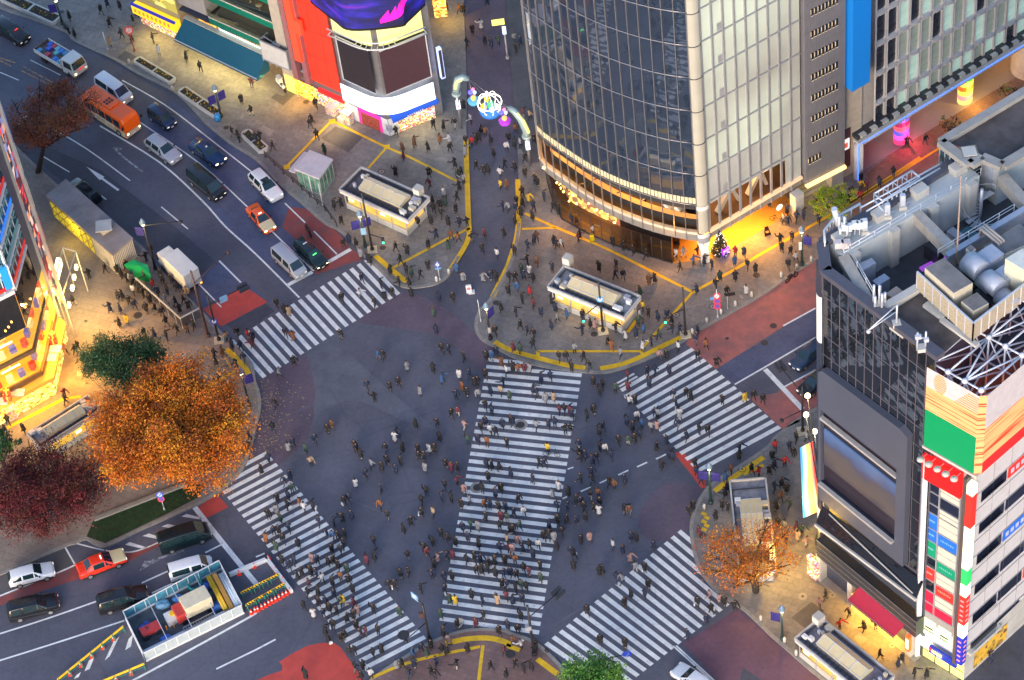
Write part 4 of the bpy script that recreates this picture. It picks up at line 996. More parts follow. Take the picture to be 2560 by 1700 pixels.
b=MB();q0,q1=xy(S(*z4(1090,350),ZRF-2)),xy(S(*z4(1390,195),ZRF-2));b.bar(q0+Z*(ZRF-4.6),q1+Z*(ZRF-4.6),.5,.35);b.build('violet_lit_steps',glow('violet_glow',(.35,.08,.6),.7),deck)
def gq(f,*pts):return[gs(f(*p))for p in pts]
def panel(pts,o,m,name,parent,th=.25):
 b=MB();fr2=[gp(s,z,o)for s,z in pts];bk=[gp(s,z,o-th)for s,z in pts];n_=len(pts)
 b.face(fr2,0)
 for i in range(n_):j=(i+1)%n_;b.face([fr2[i],bk[i],bk[j],fr2[j]],0)
 return b.build(name,m,parent)
sur=gq(z5,(238,30),(300,10),(1020,570),(1115,715),(1090,1640),(238,1310));s_l,s_r=sur[0][0],sur[3][0]
zt_,zb_=sur[0][1],sur[5][1]
zscr=gq(z5,(260,640),(995,1200),(985,1550),(265,980))
z_s1=sum(z for s,z in zscr[:2])/2;z_s0=sum(z for s,z in zscr[2:])/2
print_dbg=(ZRF,GL,zF,sur,zscr)
zw1,zw0=gs(z5(260,440))[1],gs(z5(265,1165))[1]
panel([(s_l,zw1),(s_r,zw1),(s_r,gs(z5(1115,715))[1]),(s_r-1,gs(z5(1115,715))[1]+.4),(s_l+.5,zt_),(s_l,zt_-.6)],.8,m_slate,'screen_surround_top',deck,.7)
panel([(s_l,zb_),(s_r,zb_),(s_r,zw0),(s_l,zw0)],.8,m_slate,'screen_surround_bottom',deck,.7)
sc_r=gs(z5(1000,1200))[0];sc_l=gs(z5(262,700))[0]
panel([(sc_r,zw0),(s_r,zw0),(s_r,zw1),(sc_r,zw1)],.8,m_slate,'screen_surround_side',deck,.7)
panel([(s_l,zw0),(sc_l,zw0),(sc_l,zw1),(s_l,zw1)],.8,m_slate,'screen_surround_edge',deck,.7)
panel([(sc_l,zw0),(sc_r,zw0),(sc_r,zw1),(sc_l,zw1)],.35,mat('screen_recess',(.025,.02,.03),.3),'screen_recess',deck,.2)
m_scr=bpy.data.materials.new('dim_screen');m_scr.use_nodes=True;nn=m_scr.node_tree;bb=nn.nodes['Principled BSDF'];MATS['dim_screen']=m_scr
tcx=nn.nodes.new('ShaderNodeTexCoord');nzx=nn.nodes.new('ShaderNodeTexNoise');nzx.inputs['Scale'].default_value=.35;nn.links.new(tcx.outputs['Object'],nzx.inputs['Vector'])
spx=nn.nodes.new('ShaderNodeSeparateXYZ');nn.links.new(tcx.outputs['Object'],spx.inputs[0])
mdx=nn.nodes.new('ShaderNodeMath');mdx.operation='MULTIPLY_ADD';mdx.inputs[1].default_value=4.5;nn.links.new(nzx.outputs['Fac'],mdx.inputs[0]);nn.links.new(spx.outputs['Z'],mdx.inputs[2])
mrx=nn.nodes.new('ShaderNodeMapRange');mrx.inputs[1].default_value=z_s0+1.6;mrx.inputs[2].default_value=z_s1+2.4;nn.links.new(mdx.outputs[0],mrx.inputs[0])
rpx=nn.nodes.new('ShaderNodeValToRGB');nn.links.new(mrx.outputs[0],rpx.inputs[0])
for i,(p_,c_)in enumerate(((0,(.05,.04,.05)),(.3,(.14,.1,.07)),(.55,(.11,.09,.08)),(.62,(.08,.07,.12)),(.7,(.06,.11,.25)),(1,(.1,.2,.42)))):
 e=rpx.color_ramp.elements[i]if i<2 else rpx.color_ramp.elements.new(p_);e.position=p_;e.color=(*c_,1)
nn.links.new(rpx.outputs[0],bb.inputs['Emission Color']);bb.inputs['Emission Strength'].default_value=.35;bb.inputs['Base Color'].default_value=(.03,.03,.04,1);bb.inputs['Roughness'].default_value=.3
panel([(sc_l+.2,z_s0),(sc_r-.2,z_s0),(sc_r-.2,z_s1),(sc_l+.2,z_s1)],.55,m_scr,'video_screen',deck,.15)
zl_=gs(z5(260,520))[1]
for z_,o_ in((zl_,.7),(zw0+.2,1.)):b=MB();b.bar(gp(sc_l,z_,o_),gp(sc_r,z_,o_),.4,.3);b.build('screen_ledge',mat('ledge_grey',(.4,.38,.36),.5),deck)
cA=[gs(z6(240,40)),gs(z6(1105,740))]
za=gs(z6(220,60))[1];zc=gs(z6(1105,700))[1]
b=MB();b.face([gp(0,za+.2,1.1),gp(GL,zc+.1,1.1),gp(GL,zc+1.9,.3),gp(0,za+2.4,.3)]);b.build('slanted_canopy',dark_glass('canopy_glass',(.012,.016,.024),.45),deck)
b=MB();b.bar(gp(0,za+.1,1.1),gp(GL,zc-.1,1.1),.35,.35);b.bar(gp(1.2,za+2.3,.5),gp(GL-.5,zc+.4,1.1),.1,.1);b.build('canopy_edge',m_concl,deck)
zk1,zk0=gs(z6(235,110))[1],gs(z6(235,215))[1]
zm0=gs(z6(235,360))[1]
b=MB();b.face([gp(.3,zk0,-.4),gp(GL,zk0,-.4),gp(GL,zk1,-.4),gp(.3,zk1,-.4)]);b.build('cafe_interior_wall',interior('upper_cafe',[(.3,.13,.05),(.45,.2,.07),(.15,.07,.03),(.25,.2,.12),(.08,.05,.03),(.6,.35,.12)],1.1,.7,1.),deck)
b=MB();b.face([gp(.3,zk0,.9),gp(GL,zk0,.9),gp(GL,zk1,.9),gp(.3,zk1,.9)]);b.build('cafe_window',m_clear,deck)
panel([(0,zm0),(GL,zm0),(GL,zk0),(0,zk0)],1.0,m_dgrey,'dark_band',deck,1.0)
b=MB()
for k in range(4):z_=zm0+(zk0-zm0)*k/3;b.bar(gp(0,z_,1.03),gp(GL,z_,1.03),.06,.07)
b.build('band_rails',m_steel,deck)
b=MB();zs0=zm0
for s_a,s_b,mi in((.4,GL*.33,0),(GL*.33,GL*.95,1)):
 b.face([gp(s_a,.15,-1.6),gp(s_b,.15,-1.6),gp(s_b,zs0,-1.6),gp(s_a,zs0,-1.6)],mi)
b.face([gp(0,.14,1.),gp(GL,.14,1.),gp(GL,.14,-1.6),gp(0,.14,-1.6)][::-1],2)
b.build('shop_front',[mat('tan_shop_wall',(.55,.42,.22),.6,emit=(1,.7,.25),es=.2),m_shopred,m_conc],deck)
for s_ in(.1,GL*.33,GL*.93):b=MB();b.prism([gp(s_-.3,0,.9),gp(s_+.3,0,.9),gp(s_+.3,0,-.3),gp(s_-.3,0,-.3)],0,zs0);b.build('shop_pier',m_concl,deck)
aw=[onplane(z6(*p),gp(0,0,.95),gp(GL,0,.95))for p in((560,690),(985,1050))];al=[S(*z6(*p),2.7)for p in((445,818),(875,1168))]
t=thing('wine_red_awning','wine red awning sloping out over the shop front','awning',(al[0]+al[1])/2)
b=MB();b.face([al[0],al[1],aw[1],aw[0]]);b.face([al[0]-Z*.02,al[1]-Z*.02,aw[1]-Z*.02,aw[0]-Z*.02][::-1]);b.face([al[0],al[1],al[1]-Z*.25,al[0]-Z*.25]);b.build('awning_cloth',mat('wine_cloth',(.3,.01,.045),.8,var=.12),t)
b=MB();b.bar(al[0],al[1],.1);b.build('awning_edge',m_steel,t)
lamp('shop_light',(al[0]+al[1])/2+gn*-1.0+Z*-.2,(1,.5,.06),1100,'AREA',aim=(al[0]+al[1])/2+gn*.6-Z*3,sx=6,sy=1)
lamp('shop_light',gp(GL*.17,zs0-.2,-.4),(1,.5,.1),600,'AREA',aim=gp(GL*.17,0,0),sx=5,sy=1)
b=MB();q=gp(GL*.955,3.0,1.3);b.box(q,(.5,.35,2.2),(gu,gn,Z),0);b.box(q+gn*.2,(.35,.03,1.5),(gu,gn,Z),1);tag(b.build('orange_blade_sign',[glow('orange_sign',(1,.12,.02),1.3),glow('sign_letter_white',(1,.85,.7),1.5)]),'small glowing orange blade sign beside the wine red awning','sign')
b=MB()
cpt=[gp(.1,0,.35)+Vector((-.35*math.sin(a),.6*(1-math.cos(a))-.1,0))for a in(0,.4,.8,1.2,1.6,2.0)]
zz=[3.2,7.5,10,11,16,ZRF-8.5,ZRF-2.5]
for k,mi in enumerate((1,0,3,1,2,0)):
 for a,c in zip(cpt,cpt[1:]):b.face([a+Z*zz[k],c+Z*zz[k],c+Z*zz[k+1],a+Z*zz[k+1]],mi,True)
b.build('rounded_sign_corner',[mat('cream_sign',(.6,.56,.5),.4,emit=(1,.9,.8),es=.2),mat('dark_sign',(.02,.025,.06),.3),mat('dark_sign_b',(.03,.04,.07),.3),glow('corner_band_light',(1,.85,.5),1.2)],deck)
for k,(u,v)in enumerate(((75,350),(60,535),(145,700))):
 p=gp(-2.4+.4*k,0,.6);w=S(*z5(u,v),(13,11.2,8)[k]);t=thing('arm_spotlight',('top','middle','lowest')[k]+' bright spotlight on an arm beside the striped banner','spotlight',w)
 b=MB();b.ball(w,.28,10,6);b.build('bulb',glow('spot_bulb',(1,.85,.5),9),t);b=MB();b.tube([w,gp(.1,w.z+.3,.4)],.06,5);b.build('arm',m_dgrey,t);lamp('spotlight',w-gn*-.4,(1,.8,.5),90,size=.25)
bn=[S(*z5(*p),z_)for p,z_ in(((0,860),8.6),((115,800),9.0),((185,1480),2.9),((30,1550),2.5))]
t=thing('striped_banner','tall pastel banner of blue, yellow and pink waves hanging at the corner','banner',bn[3])
b=MB();NW=7;NH=18
cols_=[(.02,.3,.85),(.3,.6,.95),(.85,.85,.95),(1,.78,.2),(1,.62,.15),(1,.35,.15),(.95,.2,.35)]
for i in range(NH):
 for j in range(NW):
  def q(a,c):
   tt=a/NH;w=(c+.55*math.sin(tt*7)*math.sin(math.pi*c/NW))/NW
   return(bn[0].lerp(bn[3],tt)).lerp(bn[1].lerp(bn[2],tt),w)
  b.face([q(i,j),q(i,j+1),q(i+1,j+1),q(i+1,j)],j)
b.build('banner_cloth',[mat('banner_%d'%i,c,.6,var=0,emit=c,es=.12)for i,c in enumerate(cols_)],t)
b=MB();b.bar(bn[1],bn[2],.2);b.build('banner_edge',mat('banner_red',(.7,.04,.04),.5),t)
lamp('corner_light',gp(-2.5,4.5,2.5),(1,.58,.08),1600,size=.8);lamp('corner_light',gp(-4.5,4.5,-3),(1,.58,.08),900)
b=MB();b.box(gp(-.3,2.2,1.2),(1.2,.5,3.),(gu,gn,Z));b.build('lit_corner_shelf',m_shopmix,deck)
H0,H1=S(*z8(125,1310)),S(*z8(548,1575))
hu=(H1-H0).normalized();hn=Vector((hu.y,-hu.x,0));hn=hn if hn.dot(EYE-H0)>0 else-hn
def hs(p):w=onplane(p,H0,H1);return(w-H0).dot(hu),w.z
def hp_(s,z,o=0.):return H0+hu*s+hn*o+Z*z
HL=(H1-H0).length
zH=hs(z7(215,830))[1]
kq=[onplane(z7(720,1160),H1,H1+Vector((1,0,0)))]
rt1=xy(S(*z7(1176,760),zH));rt0=xy(S(*z7(715,1165),zH))
ku=(rt1-rt0).normalized();kn=Vector((ku.y,-ku.x,0));kn=kn if kn.dot(EYE-H1)>0 else-kn
KL=34
def kp(s,z,o=0.):return H1+ku*s+kn*o+Z*z
def ks(p):w=onplane(p,H1,H1+ku);return(w-H1).dot(ku),w.z
stower=thing('sign_tower','white office tower with coloured sign panels stacked up its front','building',(H0+H1)/2)
b=MB();b.prism([hp_(0,0,-.1),hp_(HL,0,-.1),kp(KL,0,-.1),kp(KL,0,-20),hp_(0,0,-22)],0,zH);b.build('tower_walls',mat('white_tile_wall',(.62,.6,.6),.6,var=.06),stower)
b=MB();b.bar(hp_(.15,0,.3),hp_(.15,zH-1.2,.3),.45,.45);b.build('white_edge_post',m_wpaint,stower)
LFT,MID,RGT=hs(z8(165,600))[0],hs(z8(300,600))[0],hs(z8(490,600))[0]
def zrow(v):return hs(z8(310-(v-600)*.065,v))[1]
m_navy=dark_glass('navy_window',(.01,.014,.035),.9);m_blind=mat('cream_blind',(.62,.58,.48),.6,var=.05)
blue=glow('blue_panel',(.02,.16,.7),.45);green=glow('green_panel',(.0,.3,.14),.5);redp=glow('red_panel',(1,.03,.02),.85);crim=glow('crimson_panel',(.75,.01,.05),.6);red2=glow('top_red_panel',(1,.01,.01),.8)
z_a=gs(z8(0,0))[1]
ztop=hs(z7(400,1260))[1];zred0=hs(z7(390,1240))[1]
rows=12
vs=[-265,-160,-50,35,180,295,440,540,660,760,870,960]
zs_=[]
for v in vs:
 zs_.append(hs((2260+(318-v*.035)*300/1120,1280+v*300/1120))[1])
lefts=[m_navy,m_navy,m_navy,blue,blue,green,m_darkglass,redp,m_darkglass,crim,crim]
rights=[m_blind,m_navy,m_blind,m_blind,blue,m_blind,green,m_blind,redp,m_blind,crim]
for i in range(len(vs)-1):
 for(s_a,s_b,mm,nm)in((LFT,MID-.06,lefts[i],'front_panel'),(MID+.06,RGT,rights[i],'front_panel')):
  b=MB();b.face([hp_(s_a,zs_[i+1]+.06,.06),hp_(s_b,zs_[i+1]+.06,.06),hp_(s_b,zs_[i]-.06,.06),hp_(s_a,zs_[i]-.06,.06)])
  if mm is m_blind:zc_=(zs_[i]+zs_[i+1])/2;b.bar(hp_(s_a,zc_,.08),hp_(s_b,zc_,.08),.03,.05,mi=1)
  if mm in(green,redp,blue):
   zc_=(zs_[i]+zs_[i+1])/2
   for k in range(7):x_=s_a+(s_b-s_a)*(.15+.1*k);b.box(hp_(x_,zc_,.08),(.1,.03,.18+.1*(k%2)),(hu,hn,Z),2 if mm is not redp else 3)
  b.build(nm,[mm,m_grey,glow('pale_mark',(.2,.45,.5),.5),glow('pink_mark',(1,.25,.2),1.)],stower)
b=MB()
for s_ in(LFT,MID,RGT):b.bar(hp_(s_,zs_[-1],.1),hp_(s_,zs_[0]+.5,.1),.12,.14,up=hn)
for z_ in zs_:b.bar(hp_(LFT,z_,.1),hp_(RGT,z_,.1),.08,.1)
b.build('front_bars',m_grey,stower)
zr1,zr0_=hs(z7(205,880))[1],hs(z7(205,1115))[1];RE=hs(z7(590,1180))[0]
b=MB();c1=[hp_(.0,zr0_,.55),hp_(RE,zr0_+.1,.55),hp_(RE,zr1,.55),hp_(.0,zr1,.55)];b.face(c1)
for i in range(4):b.face([c1[i],c1[i]-hn*.4,c1[(i+1)%4]-hn*.4,c1[(i+1)%4]])
b.build('red_top_board',red2,stower)
for k in range(5):
 b=MB();w=hp_(.3+(RE-.5)*k/4,zr1+.3,1.3);b.ball(w,(.36,.36,.2),10,5);b.bar(w,hp_(.3+(RE-.5)*k/4,zr1+.1,.3),.05);b.build('board_lamp',mat('lamp_shade_grey',(.55,.52,.46),.5),stower)
b=MB();b.box(hp_(HL*.5,zH+.05,-.4),(HL+.4,1.6,.3),(hu,hn,Z),0);b.box(hp_(HL*.48,zH+.25,-.2),(HL*.9,.5,.1),(hu,hn,Z),1);b.build('board_ledge',[m_concl,m_wpaint],stower)
zf2,zf1,zf0=hs(z8(200,1010))[1],hs(z8(200,1140))[1],hs(z8(200,1210))[1]
b=MB();b.face([hp_(.3,zf2,.04),hp_(RGT,zf2,.04),hp_(RGT,zs_[-1],.04),hp_(.3,zs_[-1],.04)],0);b.build('tile_band',mat('grey_tile',(.34,.32,.31),.7),stower)
for k in range(2):b=MB();a0,a1=.5+k*HL*.33,.5+k*HL*.33+HL*.28;b.face([hp_(a0,zf1+.2,.08),hp_(a1,zf1+.2,.08),hp_(a1,zf2+.6,.08),hp_(a0,zf2+.6,.08)]);b.box(hp_((a0+a1)/2,zf1+1.,.12),(HL*.2,.04,.12),(hu,hn,Z),1);b.box(hp_((a0+a1)/2,zf1+1.5,.12),(HL*.17,.04,.2),(hu,hn,Z),1);b.build('lit_window',[glow('pale_lime_light',(.85,1,.5),1.15),m_dgrey],stower)
b=MB();b.box(hp_(HL*.17,zf0+.4,.3),(HL*.3,.5,.9),(hu,hn,Z),0);b.build('white_lightbox',glow('lightbox_white',(.95,1,.75),1.3),stower)
b=MB();b.box(hp_(HL*.62,zf0+.3,.5),(HL*.58,.3,1.0),(hu,hn,Z),0);b.box(hp_(HL*.5,zf0+.35,.68),(HL*.22,.04,.4),(hu,hn,Z),1);b.box(hp_(HL*.36,zf0+.5,.68),(.35,.04,.35),(hu,hn,Z),2);b.build('blue_fascia',[glow('deep_blue_fascia',(.01,.03,.4),.5),glow('fascia_yellow',(1,.85,.2),1.2),redp],stower)
for k in range(3):b=MB();a0,a1=.4+k*HL*.32,.4+k*HL*.32+HL*.3;b.face([hp_(a0,.2,.05),hp_(a1,.2,.05),hp_(a1,zf0-.1,.05),hp_(a0,zf0-.1,.05)]);b.bar(hp_(a0,.2,.1),hp_(a0,zf0,.1),.1,mi=1);b.bar(hp_(a0,1.5,.1),hp_(a1,1.5,.1),.06,mi=1);b.build('lit_shop_window',[glow('lemon_light',(1,.95,.22),1.05),m_dgrey],stower)
lamp('shop_light',hp_(HL*.5,2.6,1.5),(1,.95,.4),110,size=.8)
cs0=hs(z7(610,1250));vz=[zH-.8]
sx=HL+.1
cz=[hs((2260+(625-(v)*.075)*300/1120-8,1280+v*300/1120))[1]for v in(-330,-240,60,450,590,700,960,1080,1330)]
b=MB();b.prism([hp_(sx-.85,0,.2),hp_(sx-.85,0,.9),hp_(sx-.52,0,.9),hp_(sx-.52,0,.2)],cz[-1]-.3,cz[0]+.6);b.build('sign_spine',mat('brown_spine',(.1,.075,.07),.5),stower)
ccs_=[glow('column_white',(1,1,.72),1.2),redp,MATS['column_white'],glow('column_green',(.03,.55,.12),.9),MATS['column_white'],redp,MATS['column_white'],glow('column_blue',(.02,.03,.45),.7)]
for i in range(8):
 b=MB();b.prism([hp_(sx-.5,0,.15),hp_(sx-.5,0,.85),hp_(sx+.15,0,.85),hp_(sx+.15,0,.15)],cz[i+1]+.02,cz[i]);
 if i in(5,7):
  for k in range(5):zc_=cz[i+1]+(cz[i]-cz[i+1])*(.15+.17*k);b.box(hp_(sx-.2,zc_,.87),(.35,.03,.2),(hu,hn,Z),1);b.box(hp_(sx+.17,zc_,.5),(.03,.35,.2),(hu,hn,Z),1)
 b.build('light_column_panel',[ccs_[i],glow('column_mark',(.9,.3,.3),.8)],stower)
KZ=[ks(z7(700,1440))[1],ks(z8(680,210))[1]]
step=(KZ[0]-KZ[1])/1.0
step=2.9
zk_=ks(z8(650,700))[1]
fl=[ks(z8(700,160))[1],ks(z8(690,440))[1]]
dzf=(fl[0]-fl[1])
for r in range(-1,6):
 zc_=fl[0]+dzf*(-r)
 if zc_<4 or zc_>zH-1:continue
 for k in range(7):
  a0=.8+k*3.6;a1=a0+3.4
  rr_=rnd.random()
  mm=m_navy
  if k>=1:
   mm={-1:(redp,m_navy),0:(m_navy,m_navy),1:(blue,blue),2:(m_navy,green),3:(m_navy,redp),4:(m_navy,m_wpaint),5:(m_navy,m_navy)}[r][0 if k<2 else 1]
   if r==2 and k==2:mm=glow('ochre_panel',(.55,.3,.02),.5)
  b=MB();b.face([kp(a0,zc_-.75,.03),kp(a1,zc_-.75,.03),kp(a1,zc_+.75,.03),kp(a0,zc_+.75,.03)],0)
  if k==0:b.face([kp(a0+.1,zc_-.7,.1),kp(a1-.2,zc_-.7,.1),kp(a1-.2,zc_+.1,.5),kp(a0+.1,zc_+.1,.5)],1)
  if mm in(blue,redp,green):
   for q_ in range(4):b.box(kp(a0+.6+.7*q_,zc_,.05),(.4,.03,.6),(ku,kn,Z),2)
  b.build('ribbon_window',[mm,mat('tilted_pane',(.3,.36,.38),.2),glow('side_mark',(.5,.5,.6),.5)],stower)
b=MB()
for r in range(14):b.bar(kp(0,fl[0]+dzf*(2-r)/2+.95,.03),kp(KL,fl[0]+dzf*(2-r)/2+.95,.03),.05,.06)
for k in range(14):b.bar(kp(k*2.4,5,.01),kp(k*2.4,zH,.01),.03,.04,up=kn)
b.build('wall_joints',m_grey,stower)
b=MB();b.face([kp(0,0,.05),kp(KL,0,.05),kp(KL,6.2,.05),kp(0,4.5,.05)]);b.box(kp(2.6,4.2,.25),(4.4,.4,.5),(ku,kn,Z),0);b.box(kp(2.6,4.9,.1),(3.6,.2,.5),(ku,kn,Z),1);b.build('concrete_base',[m_concl,m_dgrey],stower)
b=MB();b.face([kp(1.4,.6,.1),kp(6.2,.6,.1),kp(6.2,3.2,.1),kp(1.4,3.2,.1)]);b.build('yellow_mural',interior('mural',[(.7,.42,.05),(.6,.36,.04),(.35,.2,.05),(.75,.45,.06),(.12,.08,.05),(.7,.4,.05)],.12,1.4,1.4),stower)
zb1,zb0=hs(z7(305,60))[1],zH+.5
zg1=hs(z7(275,460))[1]
bill=thing('rooftop_billboard','glowing orange and green billboard wrapped on a white space-frame above the tower','billboard',hp_(HL/2,zH+.2))
m_bill=bpy.data.materials.new('billboard_orange');m_bill.use_nodes=True;nn=m_bill.node_tree;bb=nn.nodes['Principled BSDF']
tcx=nn.nodes.new('ShaderNodeTexCoord');mpx=nn.nodes.new('ShaderNodeMapping');mpx.inputs['Scale'].default_value=(.12,.12,4.5);nzx=nn.nodes.new('ShaderNodeTexNoise');nzx.inputs['Scale'].default_value=1;nzx.inputs['Detail'].default_value=4
nn.links.new(tcx.outputs['Object'],mpx.inputs[0]);nn.links.new(mpx.outputs[0],nzx.inputs['Vector'])
rpx=nn.nodes.new('ShaderNodeValToRGB');rpx.color_ramp.elements[0].position=.4;rpx.color_ramp.elements[0].color=(1,.03,.01,1);rpx.color_ramp.elements[1].position=.47;rpx.color_ramp.elements[1].color=(1,.3,.12,1)
nn.links.new(nzx.outputs['Fac'],rpx.inputs[0]);nn.links.new(rpx.outputs[0],bb.inputs['Emission Color']);nn.links.new(rpx.outputs[0],bb.inputs['Base Color']);bb.inputs['Emission Strength'].default_value=.42
FO=.5
b=MB()
zo=zg1+(zb1-zg1)*.56
def board(f,L0,L1,z0,z1_,o,mi):b.face([f(L0,z0,o),f(L1,z0,o),f(L1,z1_,o),f(L0,z1_,o)],mi)
board(hp_,0,HL,zb0,zg1,FO,1);board(hp_,0,HL,zg1,zo,FO,0);board(hp_,0,HL,zo,zb1,FO,2)
kz=[ks(z7(725,1110))[1]+.3,ks(z7(725,975))[1],ks(z7(745,690))[1],zb1]
board(kp,0,KL,zb0,kz[1],FO,3);board(kp,0,KL,kz[1],kz[2]+.5,FO,0);board(kp,0,KL,kz[2]+.5,zb1,FO,2)
b.face([hp_(HL,zb0,FO),kp(0,zb0,FO),kp(0,zb1,FO),hp_(HL,zb1,FO)],0)
b.build('board_faces',[m_bill,glow('board_green',(.0,.3,.1),.45),mat('board_blank',(.5,.46,.46),.5,emit=(.6,.5,.5),es=.12),glow('board_red',(1,.02,.02),.8)],bill)
b=MB()
for k in range(12):
 zz_=zo+k*.28;w0_=HL*(.55+.035*k);w1_=HL
 if zz_<zb1-.4:b.bar(hp_(w0_,zz_,FO+.03),hp_(w1_,zz_,FO+.03),.03,.12)
for k in range(9):zz_=zo+.1+k*.26;hw=math.sqrt(max(0,1-((k-4)/4.6)**2))*HL*.12;b.bar(hp_(HL*.27-hw,zz_,FO+.03),hp_(HL*.27+hw,zz_,FO+.03),.03,.12)
b.build('orange_light_bars',glow('bar_orange',(1,.25,.08),1.1),bill)
for f,d,L in((hp_,hu,HL),(kp,ku,KL)):
 pass
b=MB();back0=hp_(0,0,-9);
fr3=[hp_(0,zb1,.3),hp_(HL*.97,zb1,.3)]
def node(i,j,z):return hp_(0,0,-.2)+hu*(HL*.95*i/3)+ku*(5.2*j)+Z*z
for z in(zb1-.1,zb1-3.2,zb0+.4):
 for i in range(4):
  for j in range(6):
   if i<3:b.tube([node(i,j,z),node(i+1,j,z)],.1,5)
   if j<5:b.tube([node(i,j,z),node(i,j+1,z)],.1,5)
   if i<3 and j<5 and(i+j)%2==0:b.tube([node(i,j,z),node(i+1,j+1,z)],.09,5)
   elif i<3 and j<5:b.tube([node(i+1,j,z),node(i,j+1,z)],.09,5)
for i in range(4):
 for j in range(6):
  b.tube([node(i,j,zb1-.1),node(i,j,zb0)],.1,5)
  if i<3:b.tube([node(i,j,zb1-.1),node(i+1,j,zb1-3.2)],.08,5)
  if j<5:b.tube([node(i,j,zb1-.1),node(i,j+1,zb1-3.2)],.08,5)
  b.ball(node(i,j,zb1-.1),.3,8,5)
b.build('space_frame',mat('frame_white',(.62,.66,.74),.45,.2),bill)
b=MB();b.face([hp_(-.1,zH+.12,0),hp_(HL,zH+.12,0),kp(KL,zH+.12,0),kp(KL,zH+.12,-20),hp_(-.1,zH+.12,-22)][::-1]);b.face([hp_(-.15,zb0,0),hp_(-.15,zb0,-30),hp_(-.15,zb1+.4,-30),hp_(-.15,zb1+.4,0)]);b.build('dark_roof_well',mat('roof_well',(.1,.09,.13),.8),stower)
lamp('board_glow',kp(8,zb0+2,2.5),(1,.2,.05),60,'AREA',aim=kp(8,zb0-6,2),sx=14,sy=1.5)
# ================================================================== BUILDINGS: the neon block on the left and the shop row along the top
z9=zpt(0,180,240,818);z10=zpt(0,600,240,724);z11=zpt(340,0,500,2361)
N0=S(*z10(375,1170));N1=S(*z10(503,608));N2=S(*z10(-330,1540))
nu=(N1-N0).normalized();nn_=Vector((nu.y,-nu.x,0));nn_=nn_ if nn_.x>0 else-nn_
mu=(N2-N0).normalized();mn=Vector((mu.y,-mu.x,0));mn=mn if mn.y<0 else-mn
NLn=(N1-N0).length;MLn=(N2-N0).length
def npt(s,z,o=0.):return N0+nu*s+nn_*o+Z*z
def mpt(s,z,o=0.):return N0+mu*s+mn*o+Z*z
def nz_(p):w=onplane(p,N0,N1);return(w-N0).dot(nu),w.z
def mz_(p):w=onplane(p,N0,N2);return(w-N0).dot(mu),w.z
za_,zb2,zc2,zd2=(mz_(z10(10,v))[1]for v in(1165,965,760,590))
neon=thing('neon_corner_block','corner block with golden lit shop floors and a tall strip of coloured posters','building',N0)
LP=NLn*.8
NT=46
b=MB();back=[N0-nn_*.3-mn*.3,npt(NLn,0,-.3),npt(NLn,0,-40),mpt(MLn,0,-40+0),mpt(MLn,0,-.3)]
b.prism([mpt(0,0,-3.5)+nn_*-3.5,npt(NLn,0,-3.5),npt(NLn,0,-40),mpt(MLn,0,-3.5)],0,NT);b.build('core_walls',mat('neon_core',(.2,.17,.15),.8),neon)
m_gold=glow('golden_ceiling',(1,.6,.12),1.1)
m_goldfloor=mat('lit_honey_floor',(.5,.24,.03),.5,emit=(1,.45,.03),es=.4,scale=1.5)  # floor glows orange, the shop lamplight put into its colour
def storey(z0,z1_,k,back_m,L):
 b=MB()
 for f,d,Lx in((npt,nu,L),(mpt,mu,MLn)):
  b.face([f(-.0,z0,-3.4),f(Lx,z0,-3.4),f(Lx,z1_,-3.4),f(0,z1_,-3.4)],0)
  b.face([f(0,z0+.3,-.05),f(Lx,z0+.3,-.05),f(Lx,z0+.3,-3.5),f(0,z0+.3,-3.5)],1)
  b.bar(f(0,z0+.1,-.05),f(Lx,z0+.1,-.05),.3,.5,mi=2)
  n_=int(Lx/1.3)
  for i in range(n_+1):
   if back_m is not m_darkglass:
    p=f(Lx*i/n_+.5,z0+.3,-.7-random.random()*.4);b.box(p+Z*.45,(.7,.5,.9),(d,Vector((d.y,-d.x,0)),Z),3+i%3)
 b.build('lit_storey',[back_m,m_goldfloor if back_m is not m_darkglass else m_dgrey,mat('bronze_slab',(.14,.085,.04),.5),mat('display_red',(.5,.04,.03),.5,emit=(1,.1,.05),es=.2),mat('display_blue',(.1,.1,.3),.5,emit=(.2,.2,.7),es=.15),mat('display_cream',(.7,.55,.3),.5,emit=(1,.7,.3),es=.3)],neon)
 b=MB()
 for f,d,Lx in((npt,nu,L),(mpt,mu,MLn)):
  b.face([f(0,z0+.35,0),f(Lx,z0+.35,0),f(Lx,z1_-.1,0),f(0,z1_-.1,0)])
 b.build('storey_glass',m_clear,neon)
 for f,Lx,sk in((npt,L,.35),(npt,L,.75),(mpt,MLn,.15),(mpt,MLn,.5)):
  b=MB();p0=f(Lx*sk,z0+1.6,-1.2);b.bar(p0,f(Lx*sk+2.2,z0+1.6,-1.2),.14,.1);b.build('light_tube',glow('tube_light',(1,.9,.5),9),neon)
storey(za_,zb2,0,m_shop,LP);storey(zb2,zc2,1,m_shop,LP)
lamp('shop_glow',npt(LP*.5,zb2-.3,-1.5),(1,.6,.12),200,'AREA',aim=npt(LP*.5,0,-1.5),sx=6,sy=1.5)
lamp('shop_glow',mpt(MLn*.4,zb2-.3,-1.5),(1,.6,.12),200,'AREA',aim=mpt(MLn*.4,0,-1.5),sx=8,sy=1.5)
b=MB();ze=zd2+(zd2-zc2)*.9
for f,Lx in((npt,LP),(mpt,MLn)):
 b.face([f(0,zc2+.2,.06),f(Lx,zc2+.2,.06),f(Lx,ze,.06),f(0,ze,.06)])
b.build('dark_restaurant_glass',m_darkglass,neon)
